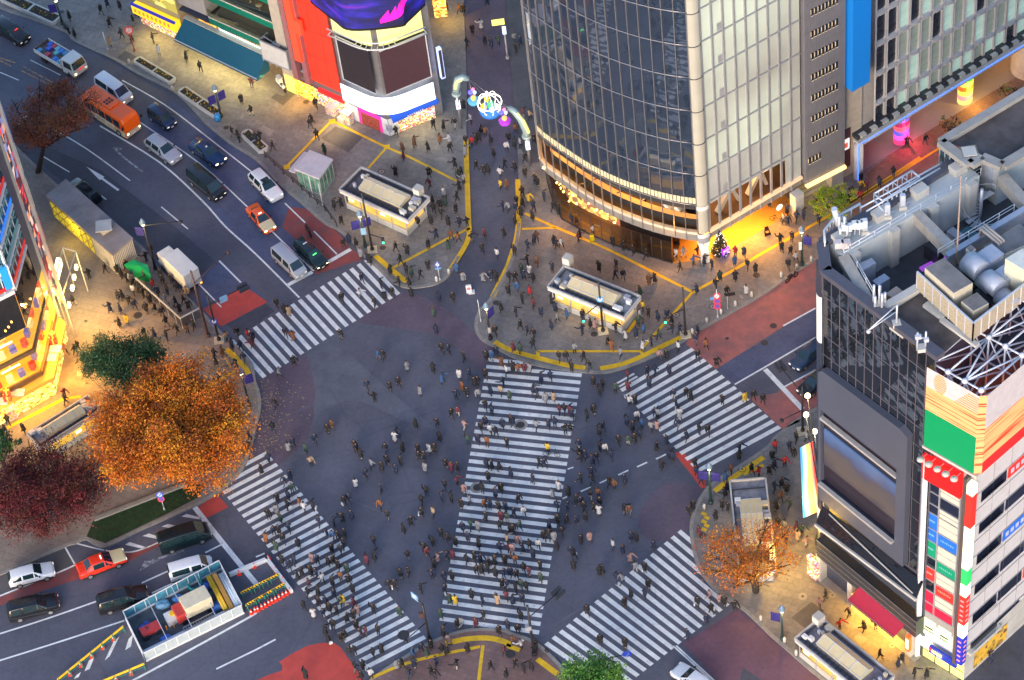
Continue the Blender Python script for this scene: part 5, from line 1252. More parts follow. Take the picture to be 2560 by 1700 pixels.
for k in range(9):
 b=MB();f,Lx=((mpt,MLn),(npt,LP))[k%3==2];b.ball(f(Lx*random.uniform(.1,.5),zc2+random.uniform(1.,2.),.12),.12,6,4);b.build('candle_lamp',glow('candle',(1,.4,.08),6),neon)
b=MB()
m_teal=dark_glass('teal_office_glass',(.03,.11,.11),.9)
for f,Lx,mm in((npt,LP,0),(mpt,MLn,0)):
 b.face([f(0,ze,.1),f(Lx,ze,.1),f(Lx,NT,.1),f(0,NT,.1)],mm)
b.build('upper_walls',[m_teal,mat('grey_upper',(.12,.12,.15),.5)],neon)
for k in range(8):
 z_=ze+.3+3.1*k
 b=MB();b.bar(mpt(0,z_,.25),mpt(MLn,z_,.25),.4,.5,mi=0);b.bar(mpt(0,z_,.15),mpt(.0,z_+2.9,.15),.2)
 for i in range(12):b.bar(mpt(MLn*i/12,z_,.2),mpt(MLn*i/12,z_+3.,.2),.1)
 for f_,l_ in((mpt,MLn),(npt,LP*.72)):
  b.bar(f_(.3,z_+.8,.3),f_(l_,z_+.8,.3),.08,.5,mi=1+(k%3));b.bar(f_(0,z_+2.2,.2),f_(l_,z_+2.2,.2),.1,.3,mi=2)
 b.bar(npt(0,z_,.2),npt(LP*.72,z_,.2),.3,.4,mi=0)
 for i in range(5):b.bar(npt(LP*.145*i,z_,.2),npt(LP*.145*i,z_+3.,.2),.1)
 b.build('upper_storey_band',[m_wpaint,glow('side_red',(.8,.03,.03),.5),mat('teal_blind',(.2,.45,.4),.5),glow('side_blue',(.02,.2,.8),.8)],neon)
b=MB();w0=mpt(.5,ze+1.5,.8);b.box(w0+Z*1.5,(.7,.3,3),(mu,mn,Z),0);b.box(w0-mu*.5+Z*1.5,(.15,.4,3.4),(mu,mn,Z),1);b.build('blue_upright_sign',[glow('blue_upright',(.02,.3,.95),.8),m_wpaint],neon)
b=MB();b.bar(npt(LP,0,.15),npt(LP,NT,.15),.35,.35,up=nn_);b.build('corner_post',m_concl,neon)
b=MB();b.bar(npt(NLn,3,.3),npt(NLn,NT,.3),.3,.5,up=nn_)
b.build('outer_post',m_concl,neon)
for i in range(7):
 b=MB();z_=7.5+i*5.2;b.bar(npt(NLn+.1,z_,.4),npt(NLn+.1,z_+4.2,.4),.3,.25,mi=0,up=nn_);b.build('edge_sign',[(glow('edge_red',(1,.03,.02),1.2),glow('edge_white',(1,.9,.7),.8),glow('edge_blue',(.02,.2,.9),.8))[(0,0,1,1,2,0,0)[i]]],neon)
m_post=interior('poster_collage',[(.12,.01,.02),(.75,.05,.06),(.03,.02,.05),(.8,.55,.45),(.55,.03,.08),(.2,.25,.5),(.05,.02,.04),(.9,.35,.15),(.2,.2,.25),(.02,.02,.03),(.01,.01,.02),(.3,.02,.04)],.8,1.1,.6)
b=MB();b.face([npt(LP+.2,5.5,.2),npt(NLn,5.5,.2),npt(NLn,NT,.2),npt(LP+.2,NT,.2)]);b.build('poster_strip',m_post,neon)
b=MB();b.face([npt(LP*.76,zc2,.12),npt(LP-.2,zc2,.12),npt(LP-.2,NT,.12),npt(LP*.76,NT,.12)]);b.face([npt(LP*.8,za_,.1),npt(LP,za_,.1),npt(LP,zc2,.1),npt(LP*.8,zc2,.1)],1)
b.build('grey_panels',[mat('grey_wall_panel',(.13,.13,.17),.4,.3),mat('gold_panel',(.5,.35,.08),.4,emit=(1,.55,.05),es=.22)],neon)
for k in range(4):
 b=MB();p=S(*z10((465,483,498,512)[k],(402,342,282,224)[k]),5.2);b.lathe(p,((.0,-.15),(.55,-.15),(.55,.1),(0,.12)),14);b.build('round_lamp',glow('round_lamp_white',(1,1,.7),6),neon)
b=MB()
for k in range(4):b.box(S(*z10((395,412,428,442)[k],(360,300,245,190)[k]),6.),(1.3,.5,1.1),(nu,nn_,Z));b.box(S(*z10((520,545,560,575)[k],(490,360,280,205)[k]),3.8),(.5,.3,.5),(nu,nn_,Z))
q=[S(*z10(*p),4.6)for p in((440,440),(500,520),(600,180),(500,150))];
for p in q:b.bar(xy(p),xy(p,6.6),.12,mi=1)
for i in range(4):b.bar(xy(q[i],6.6),xy(q[(i+1)%4],6.6),.1,mi=1)
b.build('lower_sign_lights',[glow('lime_white',(1,1,.55),2.2),m_concl],neon)
lamp('poster_light',S(*z10(560,380),3.8),(1,.8,.3),900,size=1.)
ez=3.2
cp=[S(*z10(*p),ez)for p in((495,622),(405,1035),(300,1090),(165,1165),(-60,1290))]
ci=[npt(LP,0,.1),npt(.2,0,.1),N0,mpt(3,0,.1),mpt(9,0,.1)]
b=MB()
for i in range(4):
 b.face([cp[i],cp[i+1],xy(ci[i+1],ez),xy(ci[i],ez)],0);b.face([cp[i],cp[i+1],cp[i+1]-Z*.5,cp[i]-Z*.5],0);b.face([cp[i]-Z*.5,cp[i+1]-Z*.5,xy(ci[i+1],ez-.5),xy(ci[i],ez-.5)],1)
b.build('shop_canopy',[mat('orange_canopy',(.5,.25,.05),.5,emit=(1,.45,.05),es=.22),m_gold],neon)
b=MB();sf=[p+(xy(q)-xy(p))*.45 for p,q in zip(cp,ci)]
for i in range(4):b.face([xy(sf[i],.15),xy(sf[i+1],.15),xy(sf[i+1],ez-.5),xy(sf[i],ez-.5)])
b.build('shop_front',m_shop,neon)
for t_,(u,v),lab in((.0,(400,750),'stack of red gift boxes with gold ribbon on the orange canopy'),(1,(55,1180),'red gift box display on the canopy above the lit shop door')):
 p=S(*z10(u,v),ez+.5);tt=thing('gift_box_display',lab,'display',p-Z*.5);b=MB()
 for q,d in(((0,0,0),.8),((.1,0,.72),.6)):b.box(p+Vector(q),(d,d,d),mi=0);b.box(p+Vector(q),(d+.02,.16,d+.02),mi=1);b.box(p+Vector(q),(.16,d+.02,d+.02),mi=1)
 b.build('boxes',[mat('gift_red',(.5,.02,.02),.4,emit=(1,.05,.02),es=.15),mat('gift_gold',(.7,.45,.1),.4)],tt)
for(u,v)in((405,820),(370,885),(130,1150),(5,1215)):p=S(*z10(u,v),ez+.06);b=MB();b.box(p,(1.0,1.6,.1),(nu,nn_,Z));tag(b.build('canopy_white_board',m_wpaint),('blank white board lying on the orange canopy beside the gift boxes','second blank white board on the orange canopy','white board on the canopy above the corner window','white board on the canopy at the far left edge')[((405,820),(370,885),(130,1150),(5,1215)).index((u,v))],'board')
lamp('shop_glow',S(*z10(430,980),2.4),(1,.45,.04),650,'AREA',aim=S(*z10(560,900)),sx=5,sy=1.5)
lamp('shop_glow',S(*z10(280,1180),2.4),(1,.5,.05),420,'AREA',aim=S(*z10(330,1300)),sx=6,sy=1.5)
lamp('shop_glow',S(*z10(60,1330),2.5),(1,.55,.08),160,size=.6)
lamp('street_glow',S(*z10(620,480),5.5),(1,.58,.1),1800,size=1.5)
for s_,z_ in((.25,6.5),(.7,6.0)):lamp('shop_window_light',npt(NLn*s_,z_,.4),(1,.46,.04),1500,'AREA',aim=npt(NLn*s_,0,9),sx=5,sy=3)
lamp('shop_window_light',mpt(4,6,.4),(1,.46,.04),700,'AREA',aim=mpt(4,0,7),sx=6,sy=3)
QA,QB=P(T10,50,545),P(T10,930,945);QC=P(T10,1300,795)
qu=(QB-QA).normalized();qn=Vector((qu.y,-qu.x,0));qn=qn if qn.dot(EYE-QA)>0 else-qn
cu=(QC-QB).normalized();cn_=Vector((cu.y,-cu.x,0));cn_=cn_ if cn_.dot(EYE-QB)>0 else-cn_
QL=(QB-QA).length;CL=(QC-QB).length
def qp(s,z,o=0.):return QA+qu*s+qn*o+Z*z
def cp_(s,z,o=0.):return QB+cu*s+cn_*o+Z*z
def qs(p):w=onplane(p,QA,QB);return(w-QA).dot(qu),w.z
def cs_(p):w=onplane(p,QB,QC);return(w-QB).dot(cu),w.z
TT=36
sR0=qs(px(T10,440,580))[0];sR1=qs(px(T10,600,640))[0]
corner=thing('screen_corner_building','corner building with two big dark screens over a glowing white band and blue awnings','building',QB)
b=MB();b.prism([qp(sR1+.2,0,-.1),QB-qn*.1,cp_(CL,0,-.1),cp_(CL,0,-12),qp(sR1+.2,0,-12)],0,TT)
b.build('building_walls',mat('metal_wall',(.22,.22,.24),.5,.4),corner)
def band(o,n=7):
 e0=qp(sR1+.6,0,o);k0=QB-qu*2.2+qn*o;k1=QB+cu*2.2+cn_*o;e1=cp_(CL*.86,0,o)
 mid=[k0 .lerp(QB+(qn+cn_).normalized()*o*1.1,t).lerp((QB+(qn+cn_).normalized()*o*1.1).lerp(k1,t),t)for t in[i/n for i in range(n+1)]]
 return[e0]+mid+[e1]
def wall(b,pts,z0,z1_,mi=0):
 for a,c in zip(pts,pts[1:]):b.face([a+Z*z0,c+Z*z0,c+Z*z1_,a+Z*z1_],mi,True)
zW0,zW1=qs(px(T10,885,780))[1],qs(px(T10,880,690))[1]
zS0,zS1=qs(px(T10,880,640))[1],qs(px(T10,835,345))[1]
b=MB();wall(b,band(.75),zW0,zW1+.5);b.build('white_light_band',glow('band_white',(.85,.93,1),1.5),corner)
for k in range(12):
 zz_=zW0+.6+(zW1-zW0-.2)*(k%3)/3;b=MB()
 if k<6:b.box(qp(sR1+1+(QL-sR1-4)*(k//3+.4)/2,zz_,.78),(1.3,.03,.06),(qu,qn,Z))
 else:b.box(cp_(2.4+(CL*.7-1.6)*((k-6)//3+.4)/2,zz_,.78),(1.3,.03,.06),(cu,cn_,Z))
 b.build('faint_line',glow('faint_blue',(.7,.75,.95),1.6),corner)
b=MB();bb_=band(.55)
b.face([bb_[0]+qu*.5+Z*zS0,QB-qu*.5+qn*.6+Z*zS0,QB-qu*.5+qn*.6+Z*zS1,bb_[0]+qu*.5+Z*zS1],0);b.build('dark_screen',mat('screen_black',(.025,.022,.03),.35,var=.1),corner)
b=MB();b.face([QB+cu*.2+cn_*.6+Z*zS0,bb_[-1]+Z*zS0,bb_[-1]+Z*zS1,QB+cu*.2+cn_*.6+Z*zS1],0);b.build('dark_screen',mat('screen_maroon',(.05,.028,.035),.35,var=.1,emit=(.3,.1,.15),es=.03),corner)
b=MB()
for a,c in((bb_[0]+qu*.5,QB-qu*.5+qn*.6),(QB+cu*.2+cn_*.6,bb_[-1])):
 for z_ in(zS0,zS1):b.bar(a+Z*z_,c+Z*z_,.12)
b.bar(bb_[0]+qu*.5+Z*zS0,bb_[0]+qu*.5+Z*zS1,.12);b.bar(bb_[-1]+Z*zS0,bb_[-1]+Z*zS1,.12)
o_=band(1.2)
for z_ in(zS1+.4,zS1+1.4):b.tube([p+Z*z_ for p in o_],.09,5)
for p,q in zip(o_,band(.1)):b.tube([p+Z*(zS1+.4),q+Z*(zS1+.4)],.06,5)
b.build('screen_frame',m_rail,corner)
b=MB();wall(b,band(.3),zS1+.2,zS1+3.4);b.build('lime_lit_wall',mat('lime_wall',(.5,.5,.3),.6,emit=(.85,.8,.15),es=.3),corner)
lamp('screen_wash',cp_(2,zS1+3,1.2),(1,.95,.3),60,size=.5)
m_led=bpy.data.materials.new('curved_led');m_led.use_nodes=True;nn=m_led.node_tree;bb=nn.nodes['Principled BSDF']
tcx=nn.nodes.new('ShaderNodeTexCoord');mpx=nn.nodes.new('ShaderNodeMapping');mpx.inputs['Scale'].default_value=(.13,.13,.5);nzx=nn.nodes.new('ShaderNodeTexNoise');nzx.inputs['Scale'].default_value=1.5;nzx.inputs['Detail'].default_value=3
nn.links.new(tcx.outputs['Object'],mpx.inputs[0]);nn.links.new(mpx.outputs[0],nzx.inputs['Vector']);rpx=nn.nodes.new('ShaderNodeValToRGB');nn.links.new(nzx.outputs['Fac'],rpx.inputs[0])
for i,(p_,c_)in enumerate(((.35,(.003,.004,.06)),(.5,(.01,.01,.2)),(.6,(.03,.02,.55)),(.72,(.3,.02,.6)))):
 e=rpx.color_ramp.elements[i]if i<2 else rpx.color_ramp.elements.new(p_);e.position=p_;e.color=(*c_,1)
nn.links.new(rpx.outputs[0],bb.inputs['Emission Color']);bb.inputs['Emission Strength'].default_value=.42;bb.inputs['Base Color'].default_value=(.01,.01,.02,1)
zL=zS1+4.1
ledp=smooth([qp(sR1-1.8,0,.6),qp(sR1+2.5,0,1.7),QB-qu*1.2+qn*2.0,QB+cu*2.5+cn_*2.2,cp_(CL*.55,0,1.9),cp_(CL*.95,0,.4)],5)
b=MB();wall(b,ledp,zL,zL+12);b.build('curved_led_screen',m_led,corner)
b=MB();n_=len(ledp)
for i in range(int(n_*.5),n_-2):
 t0=(i-n_*.5)/(n_*.5);t1=(i+1-n_*.5)/(n_*.5);q=[ledp[i]+(cn_)*.05,ledp[i+1]+cn_*.05]
 b.face([q[0]+Z*(zL+.6+4.2*t0**1.2),q[1]+Z*(zL+.6+4.2*t1**1.2),q[1]+Z*(zL+2+5.5*t1),q[0]+Z*(zL+1.1+5.5*t0)],0,True)
b.build('magenta_sweep',glow('magenta',(1,.01,.35),1.5),corner)
b=MB();wall(b,ledp,zL-.35,zL);b.face([p+Z*(zL-.35)for p in ledp]+[qp(sR1,zL-.35,-.1)]);b.build('screen_underside',m_black,corner)
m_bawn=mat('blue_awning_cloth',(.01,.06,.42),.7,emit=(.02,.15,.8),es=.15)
for k,(pp,f,lab)in enumerate(((((655,702),(885,815)),qp,'short blue awning over the pink shutter'),(((945,842),(1262,700)),cp_,'blue awning over the lit corner shop entrance'))):
 a,c=(S(*px(T10,*p),2.7)for p in pp);d=(c-a).normalized();nrm=Vector((d.y,-d.x,0));nrm=nrm if nrm.dot(EYE-a)>0 else-nrm
 t=thing('blue_awning',lab,'awning',(a+c)/2);b=MB();r_=-nrm*1.1+Z*.9
 b.face([a,c,c+r_,a+r_]);b.face([a,c,c-Z*.3,a-Z*.3]);b.build('awning_cloth',m_bawn,t)
 b=MB()
 for q in range(8):b.box(a.lerp(c,.33+.045*q)+nrm*.02-Z*.14,(.16,.02,.16),(d,nrm,Z))
 b.build('awning_marks',m_wpaint,t)
sP0,sP1=qs(px(T10,735,860))[0],qs(px(T10,875,920))[0]
b=MB();b.face([qp(sP0-.2,.15,.05),qp(sP1+.2,.15,.05),qp(sP1+.2,2.7,.05),qp(sP0-.2,2.7,.05)],0);b.face([qp(sP0+.15,.15,.08),qp(sP1-.15,.15,.08),qp(sP1-.15,2.1,.08),qp(sP0+.15,2.1,.08)],1)
b.build('pink_shutter',[glow('hot_pink',(1,.04,.35),.8),interior('lattice_red',[(.3,.06,.04),(.4,.08,.05),(.2,.04,.03)],.2,4,4)],corner)
for f,a0,a1,hh__ in((qp,sR1+.2,sP0-.25,2.6),(qp,sP1+.25,QL,2.8),(cp_,0,1.2,2.8)):b=MB();b.face([f(a0,.15,.06),f(a1,.15,.06),f(a1,hh__,.06),f(a0,hh__,.06)]);b.build('white_shop_wall',mat('white_shop_wall',(.66,.66,.66),.6),corner)
b=MB();b.face([qp(sP1+.8,.9,.08),qp(sP1+1.6,.9,.08),qp(sP1+1.6,1.9,.08),qp(sP1+.8,1.9,.08)]);b.build('wall_poster',mat('dark_poster',(.08,.08,.18),.5,col2=(.5,.5,.6),scale=3),corner)
b=MB();b.face([cp_(1.2,.15,.04),cp_(CL*.85,.15,.04),cp_(CL*.85,2.8,.04),cp_(1.2,2.8,.04)]);b.build('lit_entrance',m_shopmix,corner)
lamp('shop_light',cp_(CL*.5,2.5,.9),(1,.85,.45),150,'AREA',aim=cp_(CL*.5,0,2.2),sx=5,sy=1)
b=MB();w=cp_(CL*1.04,8.8,.8);b.box(w,(.5,.5,4.6),(cu,cn_,Z),0);b.box(w+cn_*.26,(.36,.04,4.2),(cu,cn_,Z),1);b.build('upright_neon_sign',[glow('neon_white_blue',(.4,.5,1),1.5),m_dgrey],corner)
sB0=qs(px(T10,300,490))[0];sB1=qs(px(T10,400,560))[0]
red=thing('red_panel_building','narrow building with a huge red panel wall and a red upright sign','building',qp((sB0+sR1)/2,0))
b=MB();b.prism([qp(sB0-1,0,-.1),qp(sR1+.2,0,-.1),qp(sR1+.2,0,-12),qp(sB0-1,0,-12)],0,TT);b.build('rear_walls',mat('plum_wall',(.16,.11,.12),.7),red)
zr=qs(px(T10,610,640))[1]
b=MB()
for k in range(7):
 for i in range(3):a0=sB1+(sR1-sB1)*i/3;a1=sB1+(sR1-sB1)*(i+1)/3;b.face([qp(a0+.03,zr+4.2*k+.04,.25),qp(a1-.03,zr+4.2*k+.04,.25),qp(a1-.03,zr+4.2*k+4.16,.25),qp(a0+.03,zr+4.2*k+4.16,.25)])
b.build('red_panels',mat('red_panel_face',(.72,.035,.02),.5,var=.12,scale=.5,emit=(1,.03,.01),es=.22),red)
b=MB();b.prism([qp(sB1-.1,0,.2),qp(sB1+.0,0,.2),qp(sR1,0,.2),qp(sR1,0,0),qp(sB1-.1,0,0)],zr,TT);b.build('panel_backing',mat('brick_red_edge',(.3,.06,.05),.6),red)
for s_ in(sB0,sB1-.35):b=MB();b.bar(qp(s_,zr-.5,.35),qp(s_,TT,.35),.7,.8,up=qn);b.build('mauve_column',mat('mauve_column',(.28,.12,.13),.6),red)
for k in range(7):
 z_=zr+.8+3.7*k;b=MB();a0,a1=sB0+.5,sB1-.8;b.face([qp(a0,z_,.05),qp(a1,z_,.05),qp(a1,z_+2.6,.05),qp(a0,z_+2.6,.05)],0);b.bar(qp(a0,z_-.1,.15),qp(a1,z_-.1,.15),.3,.2,mi=1);b.bar(qp((a0+a1)/2,z_,.08),qp((a0+a1)/2,z_+2.6,.08),.08,mi=1);b.bar(qp(a0,z_+1.3,.08),qp(a1,z_+1.3,.08),.08,mi=1)
 b.build('window',[m_darkglass,mat('sill_grey',(.3,.3,.3),.6)],red)
sg0=qs(px(T10,285,355))[0];zg=qs(px(T10,290,360))[1]
b=MB();b.box(qp(sB0+1.5,zg+6.5,1.0),(1.0,.5,13),(qu,qn,Z),0);b.box(qp(sB0+2.4,zg+5.6,1.0),(1.1,.45,2.),(qu,qn,Z),0);b.build('red_upright_sign',glow('upright_red',(1,.07,.03),.85),red)
b=MB()
a,c=(S(*px(T10,*p),2.8)for p in((262,540),(432,612)));nrm=qn*-1.3+Z*.8
b.face([a,c,c+nrm,a+nrm]);b.face([a,c,c-Z*.2,a-Z*.2]);tag(b.build('purple_grey_awning',mat('plum_awning',(.12,.07,.09),.8)),'dull plum awning between the orange shop and the red awning','awning')
b=MB()
a,c=(S(*px(T10,*p),2.7)for p in((425,622),(612,712)))
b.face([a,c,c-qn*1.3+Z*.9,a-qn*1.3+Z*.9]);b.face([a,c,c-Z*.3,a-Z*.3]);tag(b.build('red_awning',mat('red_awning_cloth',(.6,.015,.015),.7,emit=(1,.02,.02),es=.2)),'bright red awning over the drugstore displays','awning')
b=MB();b.face([qp(sB1,.15,.02),qp(sR1+.3,.15,.02),qp(sR1+.3,2.7,.02),qp(sB1,2.7,.02)]);b.face([qp(sB0-1,.15,.02),qp(sB1,.15,.02),qp(sB1,2.7,.02),qp(sB0-1,2.7,.02)],1);b.build('open_shop_front',[m_shopmix,interior('amber_shop',[(1,.6,.1),(.7,.4,.08),(1,.75,.25),(.2,.1,.04)],.9,1.2,1.2)],red)
lamp('shop_light',P(T10,560,800,2.5),(1,.7,.3),260,'AREA',aim=P(T10,520,870),sx=4,sy=1)
lamp('shop_light',P(T10,300,620,2.5),(1,.55,.08),300,'AREA',aim=P(T10,270,680),sx=4,sy=1)
sT0=qs(px(T00,1290,300))[0];sT1=sB0-1.2
terr=thing('terrace_restaurant_building','cream and green building with dining terraces above a long teal awning','building',qp((sT0+sT1)/2,0))
b=MB();b.prism([qp(sT0,0,-3),qp(sT1,0,-3),qp(sT1,0,-16),qp(sT0,0,-16)],0,30);b.build('rear_walls',mat('cream_wall',(.5,.46,.38),.7),terr)
b=MB();b.prism([qp(sT1-1.6,0,.1),qp(sT1,0,.1),qp(sT1,0,-3),qp(sT1-1.6,0,-3)],0,30);b.build('beige_end_pier',mat('beige_end_pier',(.42,.37,.31),.75),terr)
zt0=qs(z11(1500,410))[1];zt1=qs(z11(1690,420))[1]
for k in range(6):
 z_=6.2+3.9*k;sa=sT0+5.2-min(3,k)*.9
 b=MB();b.bar(qp(sa,z_,-.2),qp(sT1-1.6,z_,-.2),.5,1.0);b.build('green_fascia',mat('green_fascia',(.0,.17,.11),.5),terr)
 b=MB();b.bar(qp(sa,z_+.6,-.1),qp(sT1-1.6,z_+.6,-.1),.4,.2);b.face([qp(sa,z_+.35,0),qp(sT1-1.6,z_+.35,0),qp(sT1-1.6,z_+.35,-3),qp(sa,z_+.35,-3)],1);b.build('terrace_floor',[mat('cream_edge',(.5,.47,.4),.6),mat('terrace_tile',(.16,.15,.12),.6,scale=3)],terr)
 b=MB();b.face([qp(sa,z_+.7,.05),qp(sT1-1.6,z_+.7,.05),qp(sT1-1.6,z_+1.9,.05),qp(sa,z_+1.9,.05)]);b.build('glass_balustrade',glass('green_balustrade',(.6,.78,.7),.8),terr)
 b=MB();b.face([qp(sa,z_+.4,-2.9),qp(sT1-1.6,z_+.4,-2.9),qp(sT1-1.6,z_+3.4,-2.9),qp(sa,z_+3.4,-2.9)]);b.build('terrace_back',interior('terrace_lit',[(.5,.3,.08),(.25,.2,.1),(.12,.14,.1),(.6,.4,.12),(.1,.08,.06)],.3,.5,.5),terr)
 if 0<k<3:
  for i in range(6):b=MB();p=qp(sa+1.2+1.9*i,z_+.36,-1.2-.5*(i%2));b.lathe(p,((.25,0),(.05,.1),(.05,.7),(.45,.72),(.45,.76),(0,.77)),10);b.build('terrace_table',mat('table_tan',(.45,.33,.2),.5),terr)
b=MB();b.box(qp(sT0+2.4,9.5,-1.5),(4.6,2.6,6.),(qu,qn,Z));b.build('grey_plant_box',mat('ribbed_grey',(.38,.36,.34),.6),terr)
b=MB();b.face([qp(sT0,5.6,.0),qp(sT0+5.5,5.6,0),qp(sT0+5.5,5.6,-3),qp(sT0,5.6,-3)]);b.build('slate_lean_to',m_slate,terr)
aw0,aw1=S(*z11(447,462),2.9),S(*z11(1425,935),2.9);au0,au1=S(*z11(580,200),5.0),S(*z11(1545,650),5.0)
t=thing('teal_awning','very long deep teal awning sloping over the pavement','awning',(aw0+aw1)/2)
b=MB();b.face([aw0,aw1,au1,au0]);b.face([aw0-Z*.03,au0-Z*.03,au1-Z*.03,aw1-Z*.03]);b.face([aw0,aw1,aw1-Z*.35,aw0-Z*.35]);b.face([aw1,au1,xy(au1,2.6),aw1-Z*.35]);b.build('awning_cloth',mat('teal_cloth',(.005,.09,.15),.8,var=.1),t)
b=MB();b.bar(aw0+Z*.02,aw1+Z*.02,.1);b.bar(au0+Z*.1,au1+Z*.1,.6,.15,mi=1);b.build('awning_edges',[m_rail,mat('cream_gutter',(.5,.46,.36),.6)],t)
for k,dz in enumerate((.4,1.)):
 a,c=au0 .lerp(au1,.42)+Z*dz-qn*(.3+.4*k),au0 .lerp(au1,.98)+Z*dz-qn*(.3+.4*k)
 for i in range(30):pass
 b=MB();b.bar(a,c,.12)
 for i in range(45):b.box(a.lerp(c,i/44)+qn*.07,(.14,.06,.14),mi=1)
 b.build('light_string',[m_dgrey,glow('string_lights',(.75,.95,1),3)],t)
b=MB();b.face([qp(sT0+.2,.15,-2.6),qp(sT1,.15,-2.6),qp(sT1,4.5,-2.6),qp(sT0+.2,4.5,-2.6)]);b.build('shop_fronts',m_shop,terr)
lamp('awning_light',(aw0+aw1)/2+Z*-.1-qn*.8,(1,.8,.28),900,'AREA',aim=(aw0+aw1)/2+qn*2-Z*6,sx=14,sy=1)
b=MB();b.face([qp(sT1-1.4,.15,.15),qp(sT1+.0,.15,.15),qp(sT1,2.8,.15),qp(sT1-1.4,2.8,.15)],0);b.face([qp(sT1+.1,.15,.15),qp(sT1+3.2,.15,.15),qp(sT1+3.2,2.8,.15),qp(sT1+.1,2.8,.15)],1);b.build('lit_small_shop',[glow('lemon_shop',(1,.9,.15),1.),interior('lantern_shop',[(1,.2,.02),(1,.5,.05),(.9,.3,.02),(1,.75,.2),(.5,.08,.01)],1.6,3.5,3.5)],terr)
w0,w1=(onplane(z11(*p),qp(0,0,.9),qp(1,0,.9))for p in((1500,690),(1815,840)));ww=onplane(z11(1470,480),qp(0,0,.9),qp(1,0,.9))
t=thing('blank_white_signboard','blank white signboard box jutting out above the lantern shop','signboard',(w0+w1)/2)
b=MB();hq=ww.z-w0 .z;dq=Vector((w1 .x-w0 .x,w1 .y-w0 .y,0));w1=w0+dq
b.face([w0,w1,w1+Z*hq,w0+Z*hq],0);b.face([w1,w1-qn*1.6,w1-qn*1.6+Z*hq,w1+Z*hq],1);b.face([w0,w0-qn*1.6,w0-qn*1.6+Z*hq,w0+Z*hq],1)
b.build('board_face',[mat('blank_board',(.55,.54,.52),.6,var=.12),m_grey],t);b=MB()
for z_ in(0,hq):b.bar(w0+Z*z_,w1+Z*z_,.15);b.bar(w1+Z*z_,w1+Z*z_-qn*1.6,.12);b.bar(w0+Z*z_,w0+Z*z_-qn*1.6,.12)
for k in range(5):b.bar(w0 .lerp(w1,k/4)-Z*.6,w0 .lerp(w1,k/4)+Z*0,.06)
b.box((w0+w1)/2-qn*.8+Z*(hq-.5),(1.2,.8,.6),(qu,qn,Z));b.bar((w0+w1)/2-qn*.8+Z*(hq-.5),w0+Z*hq-qn*.8,.1);b.bar(w0+Z*hq,w0,.1);b.bar(w1+Z*hq,w1,.1);b.build('board_frame',m_grey,t)
sY1=sT0-.2;sY0=qs(px(T00,985,170))[0]
yel=thing('yellow_corner_shop','yellow drugstore front with goods racks spilling out below a blue-edged fascia','building',qp((sY0+sY1)/2,0))
b=MB();b.prism([qp(sY0,0,-.1),qp(sY1,0,-.1),qp(sY1,0,-14),qp(sY0,0,-14)],0,26);b.build('walls',mat('olive_wall',(.36,.32,.22),.7),yel)
zy=qs(px(T00,990,30))[1]
b=MB();b.box(qp((sY0+sY1)/2,3.2,.5),((sY1-sY0),1.,1.3),(qu,qn,Z),0);b.bar(qp(sY0,4.,.9),qp(sY1,4.,.9),.3,.25,mi=1)
for k in range(9):b.box(qp(sY0+.6+k*(sY1-sY0-1)/9,3.2,1.02),(.3,.03,.5),(qu,qn,Z),2)
b.build('yellow_fascia',[glow('fascia_gold',(1,.62,.02),1.0),glow('fascia_blue',(.03,.03,.5),.5),mat('fascia_mark',(.5,.1,.05),.5,emit=(.8,.2,.05),es=.4)],yel)
b=MB();b.face([qp(sY0,.15,.02),qp(sY1,.15,.02),qp(sY1,2.6,.02),qp(sY0,2.6,.02)]);b.build('open_shop_front',m_shopmix,yel)
b=MB();b.face([qp(sY0,4.8,.05),qp(sY1,4.8,.05),qp(sY1,8.8,.05),qp(sY0,8.8,.05)]);b.build('upper_window',interior('upper_yellow',[(.7,.55,.05),(.5,.42,.08),(.8,.7,.2),(.3,.27,.08)],.55,.4,.5),yel)
b=MB();b.bar(qp(sY0+1,8,.5),qp(sY0+3.4,8,.5),.12);b.build('light_tube',MATS['tube_light'],yel)
lamp('shop_light',qp((sY0+sY1)/2,2.4,1.6),(1,.75,.2),260,'AREA',aim=qp((sY0+sY1)/2,0,3),sx=4,sy=1)
m_goods=interior('rack_goods',[(.6,.3,.1),(.2,.2,.5),(.7,.6,.3),(.6,.1,.1),(.3,.4,.2),(.6,.55,.5),(.2,.1,.2)],.3,4.5,4.5)
def rack(t,u,v,w,d,h,lab,ax=qu,name='goods_rack'):
 p=P(t,u,v);n_=Vector((ax.y,-ax.x,0));tt=thing(name,lab,'display rack',p+Z*KH)
 b=MB();b.box(p+Z*(KH+h/2),(w,d,h),(ax,n_,Z));b.build('goods',m_goods,tt);b=MB()
 for k in range(4):b.box(p+Z*(KH+.05+(h-.05)*k/3),(w+.06,d+.06,.05),(ax,n_,Z))
 b.build('shelves',m_rail,tt)
for a in((T00,1030,160,1.0,.6,1.9,'purple goods rack at the left end of the yellow shop front'),(T00,1085,170,1.0,.6,1.8,'blue goods rack, second along the yellow shop front'),(T00,1160,215,1.5,.8,1.6,'pale goods rack at the right end of the yellow shop front'),(T10,530,790,1.3,.8,1.2,'white bargain bin under the bright red awning'),(T10,640,850,1.2,.8,1.7,'tall goods rack at the right end of the red awning'),(T10,600,850,1.,.6,.8,'low red crate display at the corner of the red awning'),(T10,1020,890,1.6,.6,1.4,'goods rack by the blue awning entrance, left of the door',cu),(T10,1180,810,1.6,.6,1.6,'goods rack by the blue awning entrance, right of the door',cu),(T01,85,1325,1.1,.8,1.5,'dark clothes rack by the golden corner shop door',mu)):rack(*a)
